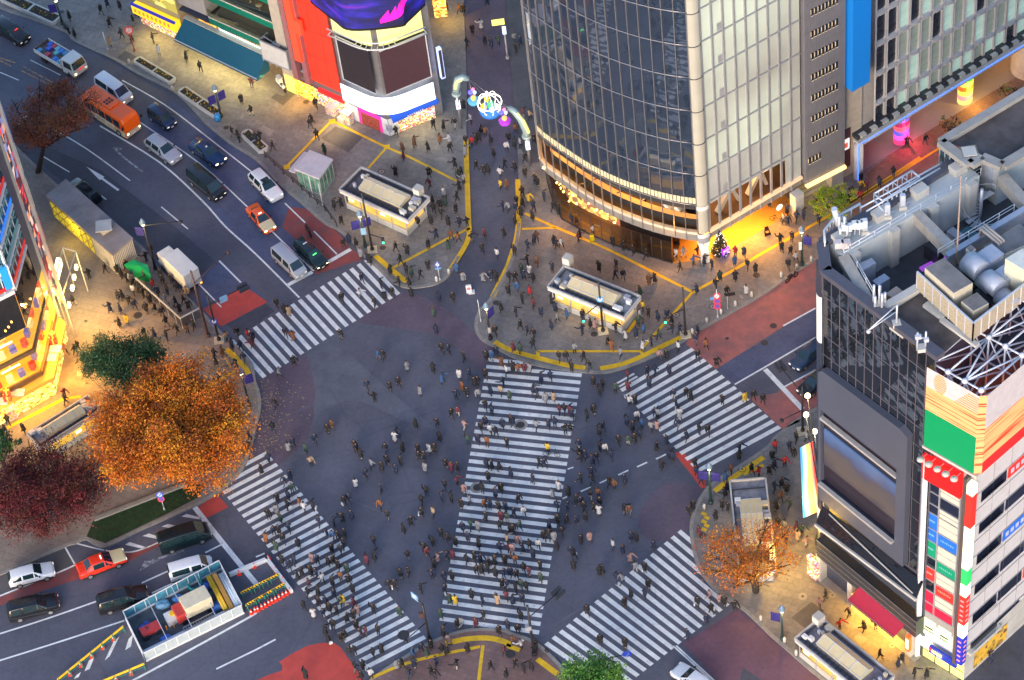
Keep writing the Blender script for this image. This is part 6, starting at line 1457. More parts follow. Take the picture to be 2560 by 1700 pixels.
b=MB();p=P(T10,1275,70);b.box(p+Z*1.6,(1.6,3,3));tag(b.build('lit_shop_edge',MATS['shop_goods']),'golden lit shop edge at the top of the shopping street','shop front')
lamp('street_shop_light',P(T10,1340,60,2.5),(1,.62,.08),420,size=.6)
lamp('street_shop_light',P(T20,180,1180,2.5),(1,.6,.2),150,size=.6)
# ================================================================== STREET BUILDINGS: subway entrances, lift, shed, works compound
def canopy(t0,corners,h,label,lift=None,skew=None,rails=True,gable=True,dark=(.1,.1,.115)):
 q=[xy(S(*p,h))for p in corners];L_,T_,R_,B_=q
 if R_ is None:pass
 c=sum(q,Vector())/4
 u=((R_-T_)+(B_-L_)).normalized();n=Vector((u.y,-u.x,0));n=n if n.dot(EYE-c)>0 else-n
 lu_=((R_-T_).length+(B_-L_).length)/2;lw=abs(((T_-L_)+(R_-B_)).dot(n))/2
 t=thing('subway_entrance',label,'subway entrance',c)
 def f(a,b_,z):return c+u*(a*lu_)+n*(b_*lw)+Z*z
 b=MB();b.prism([f(-.5,-.5,0),f(.5,-.5,0),f(.5,.5,0),f(-.5,.5,0)],h-.55,h-.12,0,1);b.build('roof_slab',[m_wpaint,mat('roof_grey_%d'%len(bpy.data.materials),dark,.8,var=.35,scale=1.2)],t)
 b=MB()
 for a,e in(((-.5,-.5),(.5,-.5)),((.5,-.5),(.5,.5)),((.5,.5),(-.5,.5)),((-.5,.5),(-.5,-.5))):b.bar(f(*a,h),f(*e,h),.16,.3)
 b.build('roof_rim',mat('rim_offwhite',(.5,.49,.47),.6,var=.2),t)
 b=MB();k=.3;zz=h-.1;r0,r1=-.3,.3
 A=[f(r0,-.27,zz),f(r1,-.27,zz),f(r1,.22,zz),f(r0,.22,zz)];B=[p+Z*.35 for p in A];C=[f(r0,-.08,zz+.75),f(r1,-.08,zz+.75)]
 m_sk=mat('cream_skylight',(.46,.41,.27),.35,emit=(1,.7,.3),es=.07,var=.08)
 for fc in((B[0],B[1],C[1],C[0]),(B[3],C[0],C[1],B[2]),(B[0],C[0],B[3]),(B[1],B[2],C[1]),(A[0],A[1],B[1],B[0]),(A[1],A[2],B[2],B[1]),(A[2],A[3],B[3],B[2]),(A[3],A[0],B[0],B[3])):b.face(fc,0)
 b.build('skylight',m_sk,t)
 b=MB()
 for i in range(5):
  s_=r0+(r1-r0)*i/4;b.bar(f(s_,-.24,zz+.37),f(s_,-.08,zz+.77),.06);b.bar(f(s_,.24,zz+.37),f(s_,-.08,zz+.77),.06)
 b.bar(C[0],C[1],.06);b.bar(B[0],B[1],.06);b.bar(B[3],B[2],.06)
 b.build('skylight_bars',m_rail,t)
 rnd2=random.Random(int(c.x*10))
 for i in range(11):
  b=MB();s_=rnd2 .choice((-.44,-.38,-.34,.35,.38,.43));p=f(s_,rnd2 .uniform(-.4,.4),zz+.2);w=rnd2 .uniform(.3,.75);b.box(p,(w,w*.8,rnd2 .uniform(.4,.7)),(u,n,Z));b.build('roof_unit',(m_machine,m_beige,m_wpaint)[i%3],t,bevel=.02)
 b=MB()
 for w in(-.4,.36):b.bar(f(-.46,w,zz+.12),f(.46,w,zz+.12),.09)
 for i in range(16):b.bar(f(-.45+.06*i,.28,zz+.06),f(-.45+.06*i,.4,zz+.06),.14,.1)
 b.tube([f(-.3,-.4,zz+.12),f(.4,-.4,zz+.12)],.06,5);b.bar(f(-.46,-.4,zz+.12),f(-.46,.36,zz+.12),.09);b.bar(f(-.46,.34,zz+.08),f(.46,.34,zz+.08),.2,.1);b.build('roof_pipes',m_dgrey,t)
 b=MB();wy=.43
 b.prism([f(-.46,-wy,0),f(.44,-wy,0),f(.44,wy,0),f(-.46,wy,0)],KH,1.0);b.build('low_wall',m_concl,t)
 b=MB();b.prism([f(-.44,-.38,0),f(.42,-.38,0),f(.42,.38,0),f(-.44,.38,0)],1.0,h-.56);b.build('lit_stairwell',mat('amber_stairwell',(.6,.42,.15),.6,emit=(1,.55,.08),es=.3,var=.3,scale=.8),t)
 b=MB()
 pass
 for s_ in(-.46,-.23,0,.22,.44):
  for w in(-wy,wy):b=MB();b.bar(f(s_,w,KH),f(s_,w,h-.5),.12);b.build('post',m_grey,t)
 for w in(-wy,wy):b=MB();b.face([f(-.46,w,1.0),f(.44,w,1.0),f(.44,w,h-.6),f(-.46,w,h-.6)]);b.build('side_glass',m_clear,t)
 b=MB()
 for s_ in(-.36,.1):b.box(f(s_,wy+.02,h-1.2),(.7,.05,.35),(u,n,Z),0)
 b.build('lit_sign',glow('mint_sign',(.7,1,.8),1.2),t)
 if lift:
  p=xy(S(*lift,h+1.2));b=MB();b.box(p+Z*(h*.5+.5),(.9,.9,h+1.2),(u,n,Z),0);b.build('sign_pylon',m_concl,t);b=MB();b.box(p+n*.46+Z*(h+.6),(.7,.04,.6),(u,n,Z));b.box(p-u*.46+Z*(h+.6),(.04,.7,.6),(u,n,Z));b.build('pylon_sign',mat('pale_sign',(.6,.5,.4),.5,emit=(1,.8,.6),es=.2),t)
 lamp('entrance_light',c+n*(lw*.4)+Z*(h-.7),(1,.6,.15),160,'AREA',aim=c+n*(lw*.6),sx=lu_*.6,sy=.4)
 return t
canopy(0,[px(T10,582,1312),px(T10,722,1157),px(T10,1198,1365),px(T10,1052,1530)],3.2,'flat-roofed subway entrance with a cream skylight beside the green glass lift',lift=px(T10,1118,1290))
canopy(0,[px(T21,257,402),px(T21,352,287),px(T21,898,468),px(T21,766,645)],3.2,'flat-roofed subway entrance standing in front of the glass corner tower',lift=px(T21,383,200),dark=(.22,.24,.27))
canopy(0,[px(T32,190,1285),px(T32,360,1128),px(T32,865,1535),px(T32,700,1700)],3.0,'subway entrance with a purple-grey roof below the wine red awning',lift=px(T32,350,1115),dark=(.2,.19,.24))
canopy(0,[(1845,1432),(1828,1202),(1922,1196),(1932,1424)],3.0,'subway entrance half hidden behind the orange tree at the sign store',dark=(.22,.22,.25))
canopy(0,[px(T01,-190,1700),px(T01,200,1440),px(T01,600,1160),px(T01,760,1330)][0:1]+[px(T01,190,1440),px(T01,600,1165),px(T01,660,1350)]if 0 else[px(T01,270,1530),px(T01,195,1435),px(T01,610,1160),px(T01,700,1270)],2.8,'glass-topped subway entrance tucked beneath the big orange tree',dark=(.3,.3,.31))
lr=[xy(S(*px(T10,u,v),3.1))for u,v in((265,1170),(372,1040),(532,1103),(437,1238))];lc=sum(lr,Vector())/4
t=thing('lift_kiosk','green glass lift kiosk with a pale flat roof at the kerb','lift kiosk',lc)
b=MB();b.prism(lr,2.95,3.2);lm=(lr[0]+lr[3])/2;b.bar(lm.lerp(lc,0)+Z*3.22,(lr[1]+lr[2])/2+Z*3.22,.04);b.build('roof',mat('pale_lilac_roof',(.55,.53,.55),.6,var=.08),t)
gk=[lc+(p-lc)*.9 for p in lr]
b=MB();b.prism(gk,.2,2.95);b.build('glass_walls',mat('green_lift_glass',(.07,.2,.15),.12,var=.45,scale=.8,spec=.8,col2=(.2,.4,.3)),t)
b=MB()
for i in range(4):
 for k in range(4):p=gk[i].lerp(gk[(i+1)%4],k/4);b.bar(p+Z*.15,p+Z*2.95,.08)
 b.bar(gk[i]+Z*.25,gk[(i+1)%4]+Z*.25,.12,.2)
b.build('frame',m_grey,t)
b=MB();d=(lr[1]-lr[0]).normalized();sd=(lr[0]-lr[3]).normalized();b.prism([p+sd*.9 for p in(lr[0],lr[1])]+[lr[1],lr[0]],2.4,2.55);b.build('side_canopy',MATS['pale_lilac_roof'],t)
hh=3.6
sr=[xy(S(*px(t_,u,v),hh))for t_,u,v in((T00,315,1350),(T00,455,1235),(T01,918,75),(T01,765,190))]
sr[3]=sr[0]+(sr[2]-sr[1]);
t=thing('station_shed','long shed with a weathered roof and a row of lit yellow windows','shed',sum(sr,Vector())/4)
b=MB();b.prism(sr,hh-.25,hh);su=(sr[2]-sr[1]).normalized();sl2=(sr[2]-sr[1]).length
m_shr=mat('weathered_roof',(.27,.235,.225),.8,var=.25,scale=.35,col2=(.36,.32,.31))
for k in range(1,7):b.bar(sr[1].lerp(sr[2],k/7)+Z*(hh+.01),sr[0].lerp(sr[3],k/7)+Z*(hh+.01),.05,.03,mi=1)
b.build('roof',[m_shr,m_conc],t)
w_=[p+(sum(sr,Vector())/4-p)*.05 for p in sr];b=MB();b.prism(w_,0,hh-.25);b.build('walls',mat('ribbed_wall',(.3,.27,.24),.7),t)
o_=(sr[0]-sr[1]).normalized()*.02
for k in range(7):
 b=MB();a,c=w_[0].lerp(w_[3],.02+.095*k)+o_*3,w_[0].lerp(w_[3],.02+.095*(k+.85))+o_*3
 b.face([a+Z*.5,c+Z*.5,c+Z*3,a+Z*3]);b.bar(a+Z*.5,c+Z*1.7,.12,mi=1);b.bar(a+Z*1.7,c+Z*2.9,.12,mi=1);b.bar(a+Z*1.7,c+Z*1.7,.1,mi=1);b.bar(a+Z*.5,a+Z*3,.12,mi=1);b.build('lit_window',[glow('sulphur_light',(.75,.6,.04),.4),mat('olive_frame',(.3,.27,.08),.6)],t)
b=MB()
for k in range(14):p=w_[3].lerp(w_[2],k/13)+su*.06;b.bar(p+Z*.3,p+Z*3.3,.1,mi=0)
for k in range(14):p=w_[0].lerp(w_[3],.7+.3*k/13)+o_*3;b.bar(p+Z*.3,p+Z*3.3,.08,mi=0)
b.build('slats',m_concl,t)
b=MB();p=xy(S(*px(T01,725,25),hh));b.box(p+Z*(hh+.4),(1.3,1.3,.6),(su,Vector((su.y,-su.x,0)),Z));b.prism([p+Vector((x_,y_,0))for x_,y_ in((-.9,-.9),(.9,-.9),(.9,.9),(-.9,.9))],hh+.7,hh+.8);b.build('roof_vent',m_concl,t)
lamp('shed_light',sr[0].lerp(sr[3],.4)+o_*60+Z*2.2,(1,.7,.1),350,size=.7)
tp=[S(*px(T01,u,v),z_)for(u,v),z_ in(((855,262),2.1),((925,225),2.5),((1020,262),2.5),((1040,330),2.2),((1045,390),.3),((935,355),.3))]
t=thing('green_tent','bright green tarpaulin stretched over a frame beside the glass pen','tarpaulin',xy(sum(tp,Vector())/6));b=MB();cc_=sum(tp,Vector())/6+Z*.9
for i in range(6):b.face([tp[i],tp[(i+1)%6],cc_])
b.build('tarpaulin',mat('green_tarp',(.0,.26,.09),.5,var=.2,scale=1.2),t)
fence=[(935,350),(1245,630),(1375,562)]
t=thing('smoking_pen_fence','pale-topped glass fence penning in the crowd of smokers','fence',P(T01,1245,720))
fp_=[xy(S(*px(T01,*p),1.9))for p in fence]
b,b2=MB(),MB()
for a,c in zip(fp_,fp_[1:]):
 b.face([a+Z*.4,c+Z*.4,c+Z*1.8,a+Z*1.8]);b2 .bar(a+Z*1.85,c+Z*1.85,.14)
 for k in range(int((c-a).length/1.5)+1):p=a.lerp(c,k*1.5/(c-a).length);b2 .bar(p,p+Z*1.85,.08)
b.build('glass_panel',glass('smoky_glass',(.5,.52,.55),.85),t);b2 .build('fence_frame',m_concl,t)
rl=[P(T10,*p,KH)for p in((65,1090),(320,1320),(480,1460),(560,1568))]
t=thing('kerb_railing','dark metal railing along the kerb below the lift kiosk','railing',rl[0]);railing('rails',rl,t,1.0,.05,mt=m_black)
def planter(t0,pts,lab):
 q=[P(t0,*p)for p in pts];a0,a1,w=q[0],q[1],(q[2]-q[1]).length
 u=(a1-a0).normalized();n=Vector((u.y,-u.x,0));n=n if n.dot(q[2]-q[1])>0 else-n;L=(a1-a0).length
 t=thing('planter_bed',lab,'planter',a0+u*L/2)
 o_=[a0+u*.3,a0+u*(L-.3),a0+u*L+n*w*.3,a0+u*L+n*w*.7,a0+u*(L-.3)+n*w,a0+u*.3+n*w,a0+n*w*.7,a0+n*w*.3]
 b=MB();b.prism(o_,KH,.55);b.build('stone_rim',m_concl,t)
 for k in range(2):
  s0,s1=(.35,L*.49)if k==0 else(L*.53,L-.35)
  b=MB();b.prism([a0+u*s0+n*.25,a0+u*s1+n*.25,a0+u*s1+n*(w-.25),a0+u*s0+n*(w-.25)],.5,.57)
  for i in range(int((s1-s0)*14)):p=a0+u*random.uniform(s0+.1,s1-.1)+n*random.uniform(.3,w-.3)+Z*.62;b.ball(p,random.uniform(.05,.12),5,3,mi=random.choice((0,1,1,2,3)))
  b.build('flower_soil',[mat('bed_soil',(.045,.032,.028),.9,var=.3,scale=5),mat('dark_leaf',(.03,.06,.025),.8),mat('orange_flower',(.6,.3,.03),.7),mat('lime_leaf',(.2,.25,.03),.8)],t)
planter(T00,((970,405),(1230,560),(1195,605)),'stone-rimmed flower bed at the kerb below the teal awning, upper one of the middle pair')
planter(T00,((1285,612),(1550,790),(1500,840)),'stone-rimmed flower bed beside the lamp post with the blue bin')
planter(T00,((60,-40),(440,130),(420,195)),'stone-rimmed flower bed at the far upper left kerb')
planter(T10,((-45,905),(100,1040),(50,1090)),'stone-rimmed flower bed with people sitting on its edge')
hb=TP(T02,650,462,1290,215,1425,215,1370,310,1150,425,730,625,600,580)
o=patch('grass_bed',hb,mat('dark_grass',(.018,.042,.012),.95,var=.4,scale=2,bump=.4),KH+.02,'stuff')
b=MB()
for i in range(2600):
 k=random.random();p=hb[0].lerp(hb[1],k).lerp(hb[5].lerp(hb[3],k),random.random());s=random.uniform(.05,.13);d=Vector((random.uniform(-1,1),random.uniform(-1,1),1))*s
 b.face([p+Z*KH,p+Vector((s*.4,0,KH)),p+d+Z*KH],0)
struct(b.build('grass_blades',mat('grass_blade',(.025,.07,.015),.9,var=.4)),'stuff')
b=MB();b.strip(TP(T02,650,460,1290,213),.3,.34);b.bar(P(T02,650,460,.25),P(T02,1290,213,.25),.3,.25);struct(b.build('bed_edging',m_kerb))
wq=[P(T02,*p)for p in((870,1150),(1530,800),(1690,1105),(1010,1440))]
t=thing('works_fence','white and blue glazed hoarding round the road works compound','hoarding',sum(wq,Vector())/4)
for k,(a,c,h_)in enumerate(((wq[0],wq[1],1.5),(wq[1],wq[2],1.5),(wq[2],wq[3],1.5),(wq[3],wq[0],1.5))):
 b=MB();n_=9
 b.face([a+Z*.25,c+Z*.25,c+Z*h_,a+Z*h_],0);b.bar(a+Z*.14,c+Z*.14,.1,.25,mi=1);b.bar(a+Z*h_,c+Z*h_,.09,mi=1)
 for i in range(n_+1):p=a.lerp(c,i/n_);b.bar(p,p+Z*h_,.07,mi=1)
 b.build('hoarding_side',[mat('hoarding_blue',(.08,.28,.38),.2,var=.3,spec=.8)if k in(0,1)else mat('hoarding_white',(.45,.52,.54),.5,var=.1),m_wpaint],t)
b=MB();wu_=(wq[2]-wq[3]).normalized();wn=(wq[3]-wq[0]).normalized()
for k in(.25,.5,.74):b.bar(wq[0].lerp(wq[1],k)+Z*1.5,wq[3].lerp(wq[2],k)+Z*1.5,.07)
b.bar(wq[3]+wn*-.6+Z*.7,wq[2]+wn*-.6+Z*.7,.6,.1);b.build('cross_bars',m_rail,t)
b=MB();b.face([(p.x,p.y,.014)for p in(wq[0],wq[3],wq[2],wq[1])]);struct(b.build('works_floor',mat('works_floor',(.085,.095,.11),.85,var=.3)))
def wp(u,v,z=.02):return P(T02,u,v,z)
def wtool(name,lab,cat,u,v,fn,m_):
 p=wp(u,v);b=MB();fn(b,p);tag(b.build(name,m_,bevel=0),lab,cat)
ax_=(wu_,Vector((wu_.y,-wu_.x,0)),Z)
p=wp(1375,1085);t2=thing('works_truck','small truck with a cream box body parked inside the works compound','truck',p);b=MB();b.box(p+Z*1.5,(2.9,1.8,1.6),ax_);b.build('cream_box',mat('cream_box',(.68,.6,.42),.5),t2,bevel=.06);b=MB();b.box(p-wu_*1.9+Z*1.0,(1.1,1.7,1.3),ax_);b.build('cab',mat('red_cab',(.5,.05,.04),.4),t2,bevel=.1)
for q in((-1.8,.8),(-1.8,-.8),(1,.8),(1,-.8)):b=MB();c_=p+wu_*q[0]+ax_[1]*q[1]+Z*.35;b.tube([c_-ax_[1]*.1,c_+ax_[1]*.1],.35,10);b.build('wheel',m_black,t2)
for k,(u,v,c_,lab)in enumerate(((1500,960,(.8,.5,.03),'long yellow pipe lying across the works compound'),(1540,950,(.55,.28,.06),'long orange-brown timber lying beside the yellow pipe'),(1590,940,(.6,.66,.72),'bundle of pale grey tubes at the right end of the compound'))):
 p=wp(u,v,1.0);d=wn
 b=MB()
 if k==1:b.bar(p-d*2.3,p+d*2.6,.45)
 else:
  for q in((-.12,.12)if k==0 else(-.25,0,.25)):b.tube([p-d*2.3+wu_*q,p+d*2.4+wu_*q],.16,8)
 b.bar(p-d*1.5-Z*.6,p-d*1.5-Z*.1,.5);b.bar(p+d*1.5-Z*.6,p+d*1.5-Z*.1,.5)
 tag(b.build(('yellow_pipe','timber_beam','tube_bundle')[k],mat('works_stock_%d'%k,c_,.5)),lab,'building material')
wtool('generator','small white generator with a yellow lid in the compound','generator',1205,1150,lambda b,p:(b.box(p+Z*.5,(1.6,1.1,1.),ax_,0),b.box(p+wu_*.1-ax_[1]*.0+Z*1.1,(.7,.5,.25),ax_,1)),[m_wpaint,mat('lid_yellow',(.8,.55,.02),.5)])
for k,(u,v)in enumerate(((1155,1215),(1205,1200))):wtool('round_warning_sign',('left','right')[k]+' one of two round orange warning signs lying in the compound','sign',u,v,lambda b,p:(b.lathe(p,((0,.6),(.5,.6),(.5,.66),(0,.67)),16,0),b.lathe(p,((0,.675),(.28,.675),(0,.68)),12,1),b.bar(p,p+Z*.6,.1)),[mat('sign_orange',(.8,.3,.02),.5),mat('sign_red',(.6,.03,.03),.5)])
wtool('roller_machine','red road roller at the left end of the compound','machine',1050,1245,lambda b,p:(b.box(p+Z*.8,(2.0,1.,.5),ax_,0),b.tube([p-wu_*.7-ax_[1]*.55+Z*.4,p-wu_*.7+ax_[1]*.55+Z*.4],.4,12,1),b.tube([p+wu_*.7-ax_[1]*.55+Z*.4,p+wu_*.7+ax_[1]*.55+Z*.4],.4,12,1),b.bar(p-wu_*.2+Z*1,p-wu_*.5+Z*1.6,.1,mi=1)),[mat('roller_red',(.5,.05,.05),.4),m_dgrey])
for k,(u,v,lab)in enumerate(((1230,1020,'large blue tarpaulin heap beside the cream truck'),(1150,1290,'blue tarpaulin heap at the front edge of the compound'),(1510,1060,'blue tarpaulin heap between the truck and the pipes'),(1350,915,'teal hose coil at the back fence'),(1010,1205,'blue sack leaning on the roller'),(1440,930,'blue sack heap behind the yellow pipe'),(1120,1060,'pale blue drum at the back of the compound'))):
 wtool('tarpaulin_heap' if k!=3 else 'hose_coil',lab,'tarpaulin' if k!=3 else 'hose',u,v,(lambda b,p:[b.ball(p+Vector((random.uniform(-.4,.4),random.uniform(-.3,.3),.25)),(random.uniform(.4,.7),random.uniform(.3,.5),random.uniform(.25,.45)),8,5)for _ in range(4)])if k!=3 else(lambda b,p:[b.tube([p+Vector((.7*math.cos(a*.524),.7*math.sin(a*.524),.15+.14*j))for a in range(12)],.08,5,closed=True)for j in range(3)]),mat('tarp_%d'%k,((.06,.2,.5),(.03,.15,.55),(.04,.16,.5),(.02,.35,.3),(.05,.1,.45),(.03,.12,.5),(.2,.4,.55))[k],.5,var=.25))
b=MB();a,c=wp(1270,1215,.9),wp(1480,1105,.9)
for o_ in(-.2,.2):b.bar(a+wn*o_,c+wn*o_,.07)
for k in range(13):q=a.lerp(c,k/12);b.bar(q-wn*.2,q+wn*.2,.05)
tag(b.build('ladder',m_steel),'aluminium ladder laid along the cream truck','ladder')
def cone_tree():
 t=thing('traffic_cone','x','cone');b=MB();b.box((0,0,.03),(.42,.42,.06));b.lathe((0,0,0),((.17,.06),(.11,.3),(.11,.301),(.03,.72),(0,.73)),10);b.build('cone_body',mat('cone_red',(.75,.05,.025),.5,emit=(1,.05,.02),es=.08),t,local=True);b=MB();b.lathe((0,0,0),((.118,.3),(.085,.48)),10);b.build('reflective_band',m_wpaint,t,local=True);return t
cone=cone_tree();used=[0]
def put_cone(p,lab,g):
 c=cone if not used[0]else copy_tree(cone);used[0]=1;c.location=p;c['label']=lab;c['group']=g
cl_=[(T12,15,1085),(T12,42,1068),(T12,66,1055),(T12,90,1040),(T12,113,1027),(T12,138,1015),(T12,162,1002),(T12,188,985),(T12,212,972),(T12,238,955),(T12,188,880),(T12,138,812),(T12,88,730),(T02,1760,785),(T02,1655,835),(T02,1738,1105),(T02,1765,1090)]
ordn=('first','second','third','fourth','fifth','sixth','seventh','eighth','ninth','tenth')
for i,(t_,u,v)in enumerate(cl_):
 put_cone(P(t_,u,v),ordn[i]+' from the left in the line of red cones along the barrier pen' if i<10 else('lowest','middle','topmost')[i-10]+' red cone on the white rail beside the zebra crossing' if i<13 else('lone red cone near the upper end of the stop line','lone red cone against the works hoarding corner','left of the two cones at the hoarding end','right of the two cones at the hoarding end')[i-13],'red traffic cones round the road works')
b=MB()
def barrier_tree():
 t=thing('works_barrier','x','barrier');b=MB();b.box((0,0,.72),(1.5,.06,.3),mi=0)
 for k in range(5):b.box((-.6+.3*k,-.035,.72),(.13,.012,.3),(Vector((.8,0,.6)),Vector((0,1,0)),Vector((-.6,0,.8))),1)
 b.build('striped_board',[mat('barrier_yellow',(.85,.5,.02),.5,emit=(1,.55,.02),es=.06),m_black],t,local=True)
 b=MB()
 for x in(-.65,.65):b.bar((x,-.3,.02),(x,0,.85),.05);b.bar((x,.3,.02),(x,0,.85),.05);b.bar((x,0,.02),(x,0,.9),.05)
 b.bar((-.65,0,.3),(.65,0,.3),.05);b.build('green_frame',mat('barrier_green',(.05,.3,.2),.5),t,local=True);return t
bar0=barrier_tree();nb=0
def put_bar(a,c,n,txt,cones=True):
 global nb
 for k in range(n):
  p=a.lerp(c,(k+.5)/n);o=bar0 if nb==0 else copy_tree(bar0);nb+=1
  d=c-a;o.location=p;o.rotation_euler=(0,0,math.atan2(d.y,d.x));o['label']=ordn[k]+' striped barrier '+txt;o['group']='yellow striped works barriers'
  if cones:put_cone(a.lerp(c,(k+1)/n),'dull red cone after the %s barrier %s'%(ordn[k],txt),'red traffic cones round the road works')
put_bar(P(T02,860,1225),P(T02,410,1590),6,'in the slanting row left of the hoarding');put_bar(P(T02,1010,1480),P(T02,700,1610),3,'in the row below the hoarding front')
put_bar(P(T02,1690,985),P(T12,150,870),4,'along the back of the barrier pen',False);put_bar(P(T02,1720,1070),P(T12,190,935),4,'along the front of the barrier pen',False)
b=MB()
for a,c in((P(T12,75,735),P(T12,250,965)),(P(T02,1590,850),P(T12,85,740))):b.bar(a+Z*.3,c+Z*.3,.3,.5)
tag(b.build('white_guard_rail',m_wpaint),'white guard rail bent round the corner of the works beside the zebra','guard rail')
# ================================================================== VEHICLES
m_paint=tint('car_paint',.22);m_paint.node_tree.nodes['Principled BSDF'].inputs['Coat Weight'].default_value=.6
m_cglass=mat('car_glass',(.012,.03,.035),.05,var=0,spec=1.)
m_tyre=mat('tyre_rubber',(.012,.012,.013),.8,var=0);m_rim=mat('rim_alloy',(.42,.43,.45),.35,.6,var=0)
m_head=mat('headlamp',(.7,.7,.65),.2,var=0,emit=(1,.95,.8),es=.3);m_headon=glow('headlamp_on',(1,.75,.35),6);m_tail=glow('tail_red',(1,.03,.015),1.2);m_taild=mat('tail_dark',(.3,.01,.01),.3,var=0)
m_plate=mat('number_plate',(.7,.7,.66),.5,var=0);m_trim=mat('black_trim',(.015,.015,.017),.6,var=0)
KINDS_={'sedan':(4.7,1.72,[(.5,.62,.68,.8,.86),(.47,.76,.82,.82,.94),(.22,.9,.95,.84,1),(.06,.94,1.46,.66,1),(-.2,.95,1.47,.66,1),(-.34,.95,1.0,.8,1),(-.47,.9,.96,.82,.96),(-.5,.7,.8,.8,.88)],2,(3,),4),'wagon':(4.5,1.72,[(.5,.62,.7,.78,.84),(.46,.8,.86,.82,.95),(.24,.94,1.0,.84,1),(.07,.97,1.48,.68,1),(-.2,1.0,1.5,.68,1),(-.42,1.0,1.42,.66,.98),(-.5,.95,1.05,.8,.92)],2,(3,4),5),'minivan':(4.8,1.8,[(.5,.7,.78,.78,.86),(.46,.92,.98,.82,.95),(.27,1.05,1.1,.85,1),(.1,1.06,1.68,.7,1),(-.2,1.06,1.74,.72,1),(-.44,1.06,1.7,.7,.99),(-.5,1.0,1.2,.78,.94)],2,(3,4),5),'van':(4.9,1.75,[(.5,.85,.92,.8,.88),(.475,1.0,1.08,.84,.96),(.4,1.1,1.16,.88,1),(.25,1.12,1.86,.78,1),(.0,1.12,1.95,.8,1),(-.46,1.12,1.94,.8,1),(-.5,1.1,1.75,.8,.97)],2,(3,4),5),'kei':(3.5,1.5,[(.5,.72,.8,.8,.88),(.46,.95,1.0,.84,.96),(.32,1.02,1.08,.86,1),(.16,1.04,1.66,.74,1),(-.2,1.04,1.72,.76,1),(-.46,1.04,1.68,.76,1),(-.5,1.0,1.3,.78,.95)],2,(3,4),5)}
def hull(L,Wd,secs,ws,sides,rear,root,lights=0,hood=None):
 b,hd=MB(),MB();rings_=[]
 for x,be,ro,rf,wf in secs:
  h=Wd/2*wf;r=Wd/2*rf;X_=x*L
  rings_.append([Vector(p)for p in((X_,-h*.93,.22),(X_,-h,.45),(X_,-h*.98,be),(X_,-r,ro),(X_,-r*.5,ro+.025),(X_,r*.5,ro+.025),(X_,r,ro),(X_,h*.98,be),(X_,h,.45),(X_,h*.93,.22))])
 for i,(a,c)in enumerate(zip(rings_,rings_[1:])):
  for k in range(9):
   (hd if hood and i<ws and 1<k<7 else b).face([a[k],a[k+1],c[k+1],c[k]],1 if k in(0,8)else 0)
 b.face(rings_[0][::-1],0);b.face(rings_[-1],0);b.face([p for r in(rings_,)for p in(rings_[0][0],rings_[0][9],rings_[-1][9],rings_[-1][0])],1)
 bo=b.build('body',[m_paint,m_trim],root,bevel=.05,smooth=True,local=True);bo['paint']=1
 if hood:hd.build('bonnet',mat('cream_paint',(.72,.6,.33),.25,var=0,coat=.5),root,smooth=True,local=True)
 def pane(nm,q,ins):
  c=sum(q,Vector())/4;n=(q[1]-q[0]).cross(q[3]-q[0]).normalized()
  if n.dot(c-Vector((0,0,.7)))<0:n=-n;q=q[::-1]
  m_=MB();m_.face([c+(p-c)*ins+n*.025 for p in q]);m_.build(nm,m_cglass,root,local=True)
 pane('windscreen',[rings_[ws][3],rings_[ws][6],rings_[ws+1][6],rings_[ws+1][3]],.92)
 pane('rear_window',[rings_[rear][3],rings_[rear][6],rings_[rear+1][6],rings_[rear+1][3]],.86)
 for i in sides:
  for s in(2,6):
   a,c=rings_[i],rings_[i+1];q=[a[s],c[s],c[s+1],a[s+1]]
   pane('side_window',q,.86)
 a,c=rings_[ws],rings_[ws+1]
 for s,e in((2,3),(7,6)):
  q=[a[s]+(c[s]-a[s])*.35,c[s],c[e],c[e]];cc_=sum(q,Vector())/4;n=Vector((0,-1 if s==2 else 1,.3)).normalized();m_=MB();m_.face([cc_+(p-cc_)*.8+n*.03 for p in q[:3]]);m_.build('quarter_window',m_cglass,root,local=True)
 for fx in(.3,-.3):
  for s in(-1,1):
   w=MB();p=Vector((fx*L,s*(Wd/2-.09),.32));w.tube([p-Vector((0,.11,0)),p+Vector((0,.11,0))],.32,14);wo_=w.build('wheel',m_tyre,root,local=True)
   w=MB();p=p+Vector((0,s*.115,0));w.tube([p-Vector((0,.01,0)),p+Vector((0,.012,0))],.2,10);w.build('rim',m_rim,wo_,local=True)
 for s in(-1,1):
  m_=MB();m_.ball((L*.487,s*Wd*.33,.68),(.1,.2,.09),8,5);m_.build('headlight',m_headon if lights&1 else m_head,root,local=True)
  m_=MB();m_.box((-L*.488,s*Wd*.38,.85),(.1,.2,.24));m_.build('tail_light',m_tail if lights&2 else m_taild,root,local=True)
  x=secs[ws+1][0]*L*.4+secs[ws][0]*L*.6;m_=MB();m_.box((x,s*(Wd/2+.1),secs[ws][1]+.1),(.12,.2,.14));m_.build('mirror',m_trim,root,bevel=.03,local=True)
 m_=MB();m_.box((L*.5,0,.45),(.03,.34,.16));m_.build('number_plate',m_plate,root,local=True)
 m_=MB();m_.box((L*.488,0,.6),(.05,Wd*.4,.12));m_.build('grille',m_trim,root,local=True)
def place(o,t,u,v,z,d):
 c=xy(S(*px(t,u,v),z));a=P(t,u,v);e=P(t,u+d[0]*60,v+d[1]*60)
 o.location=c+Z*.012;o.rotation_euler=(0,0,math.atan2(e.y-a.y,e.x-a.x));return o
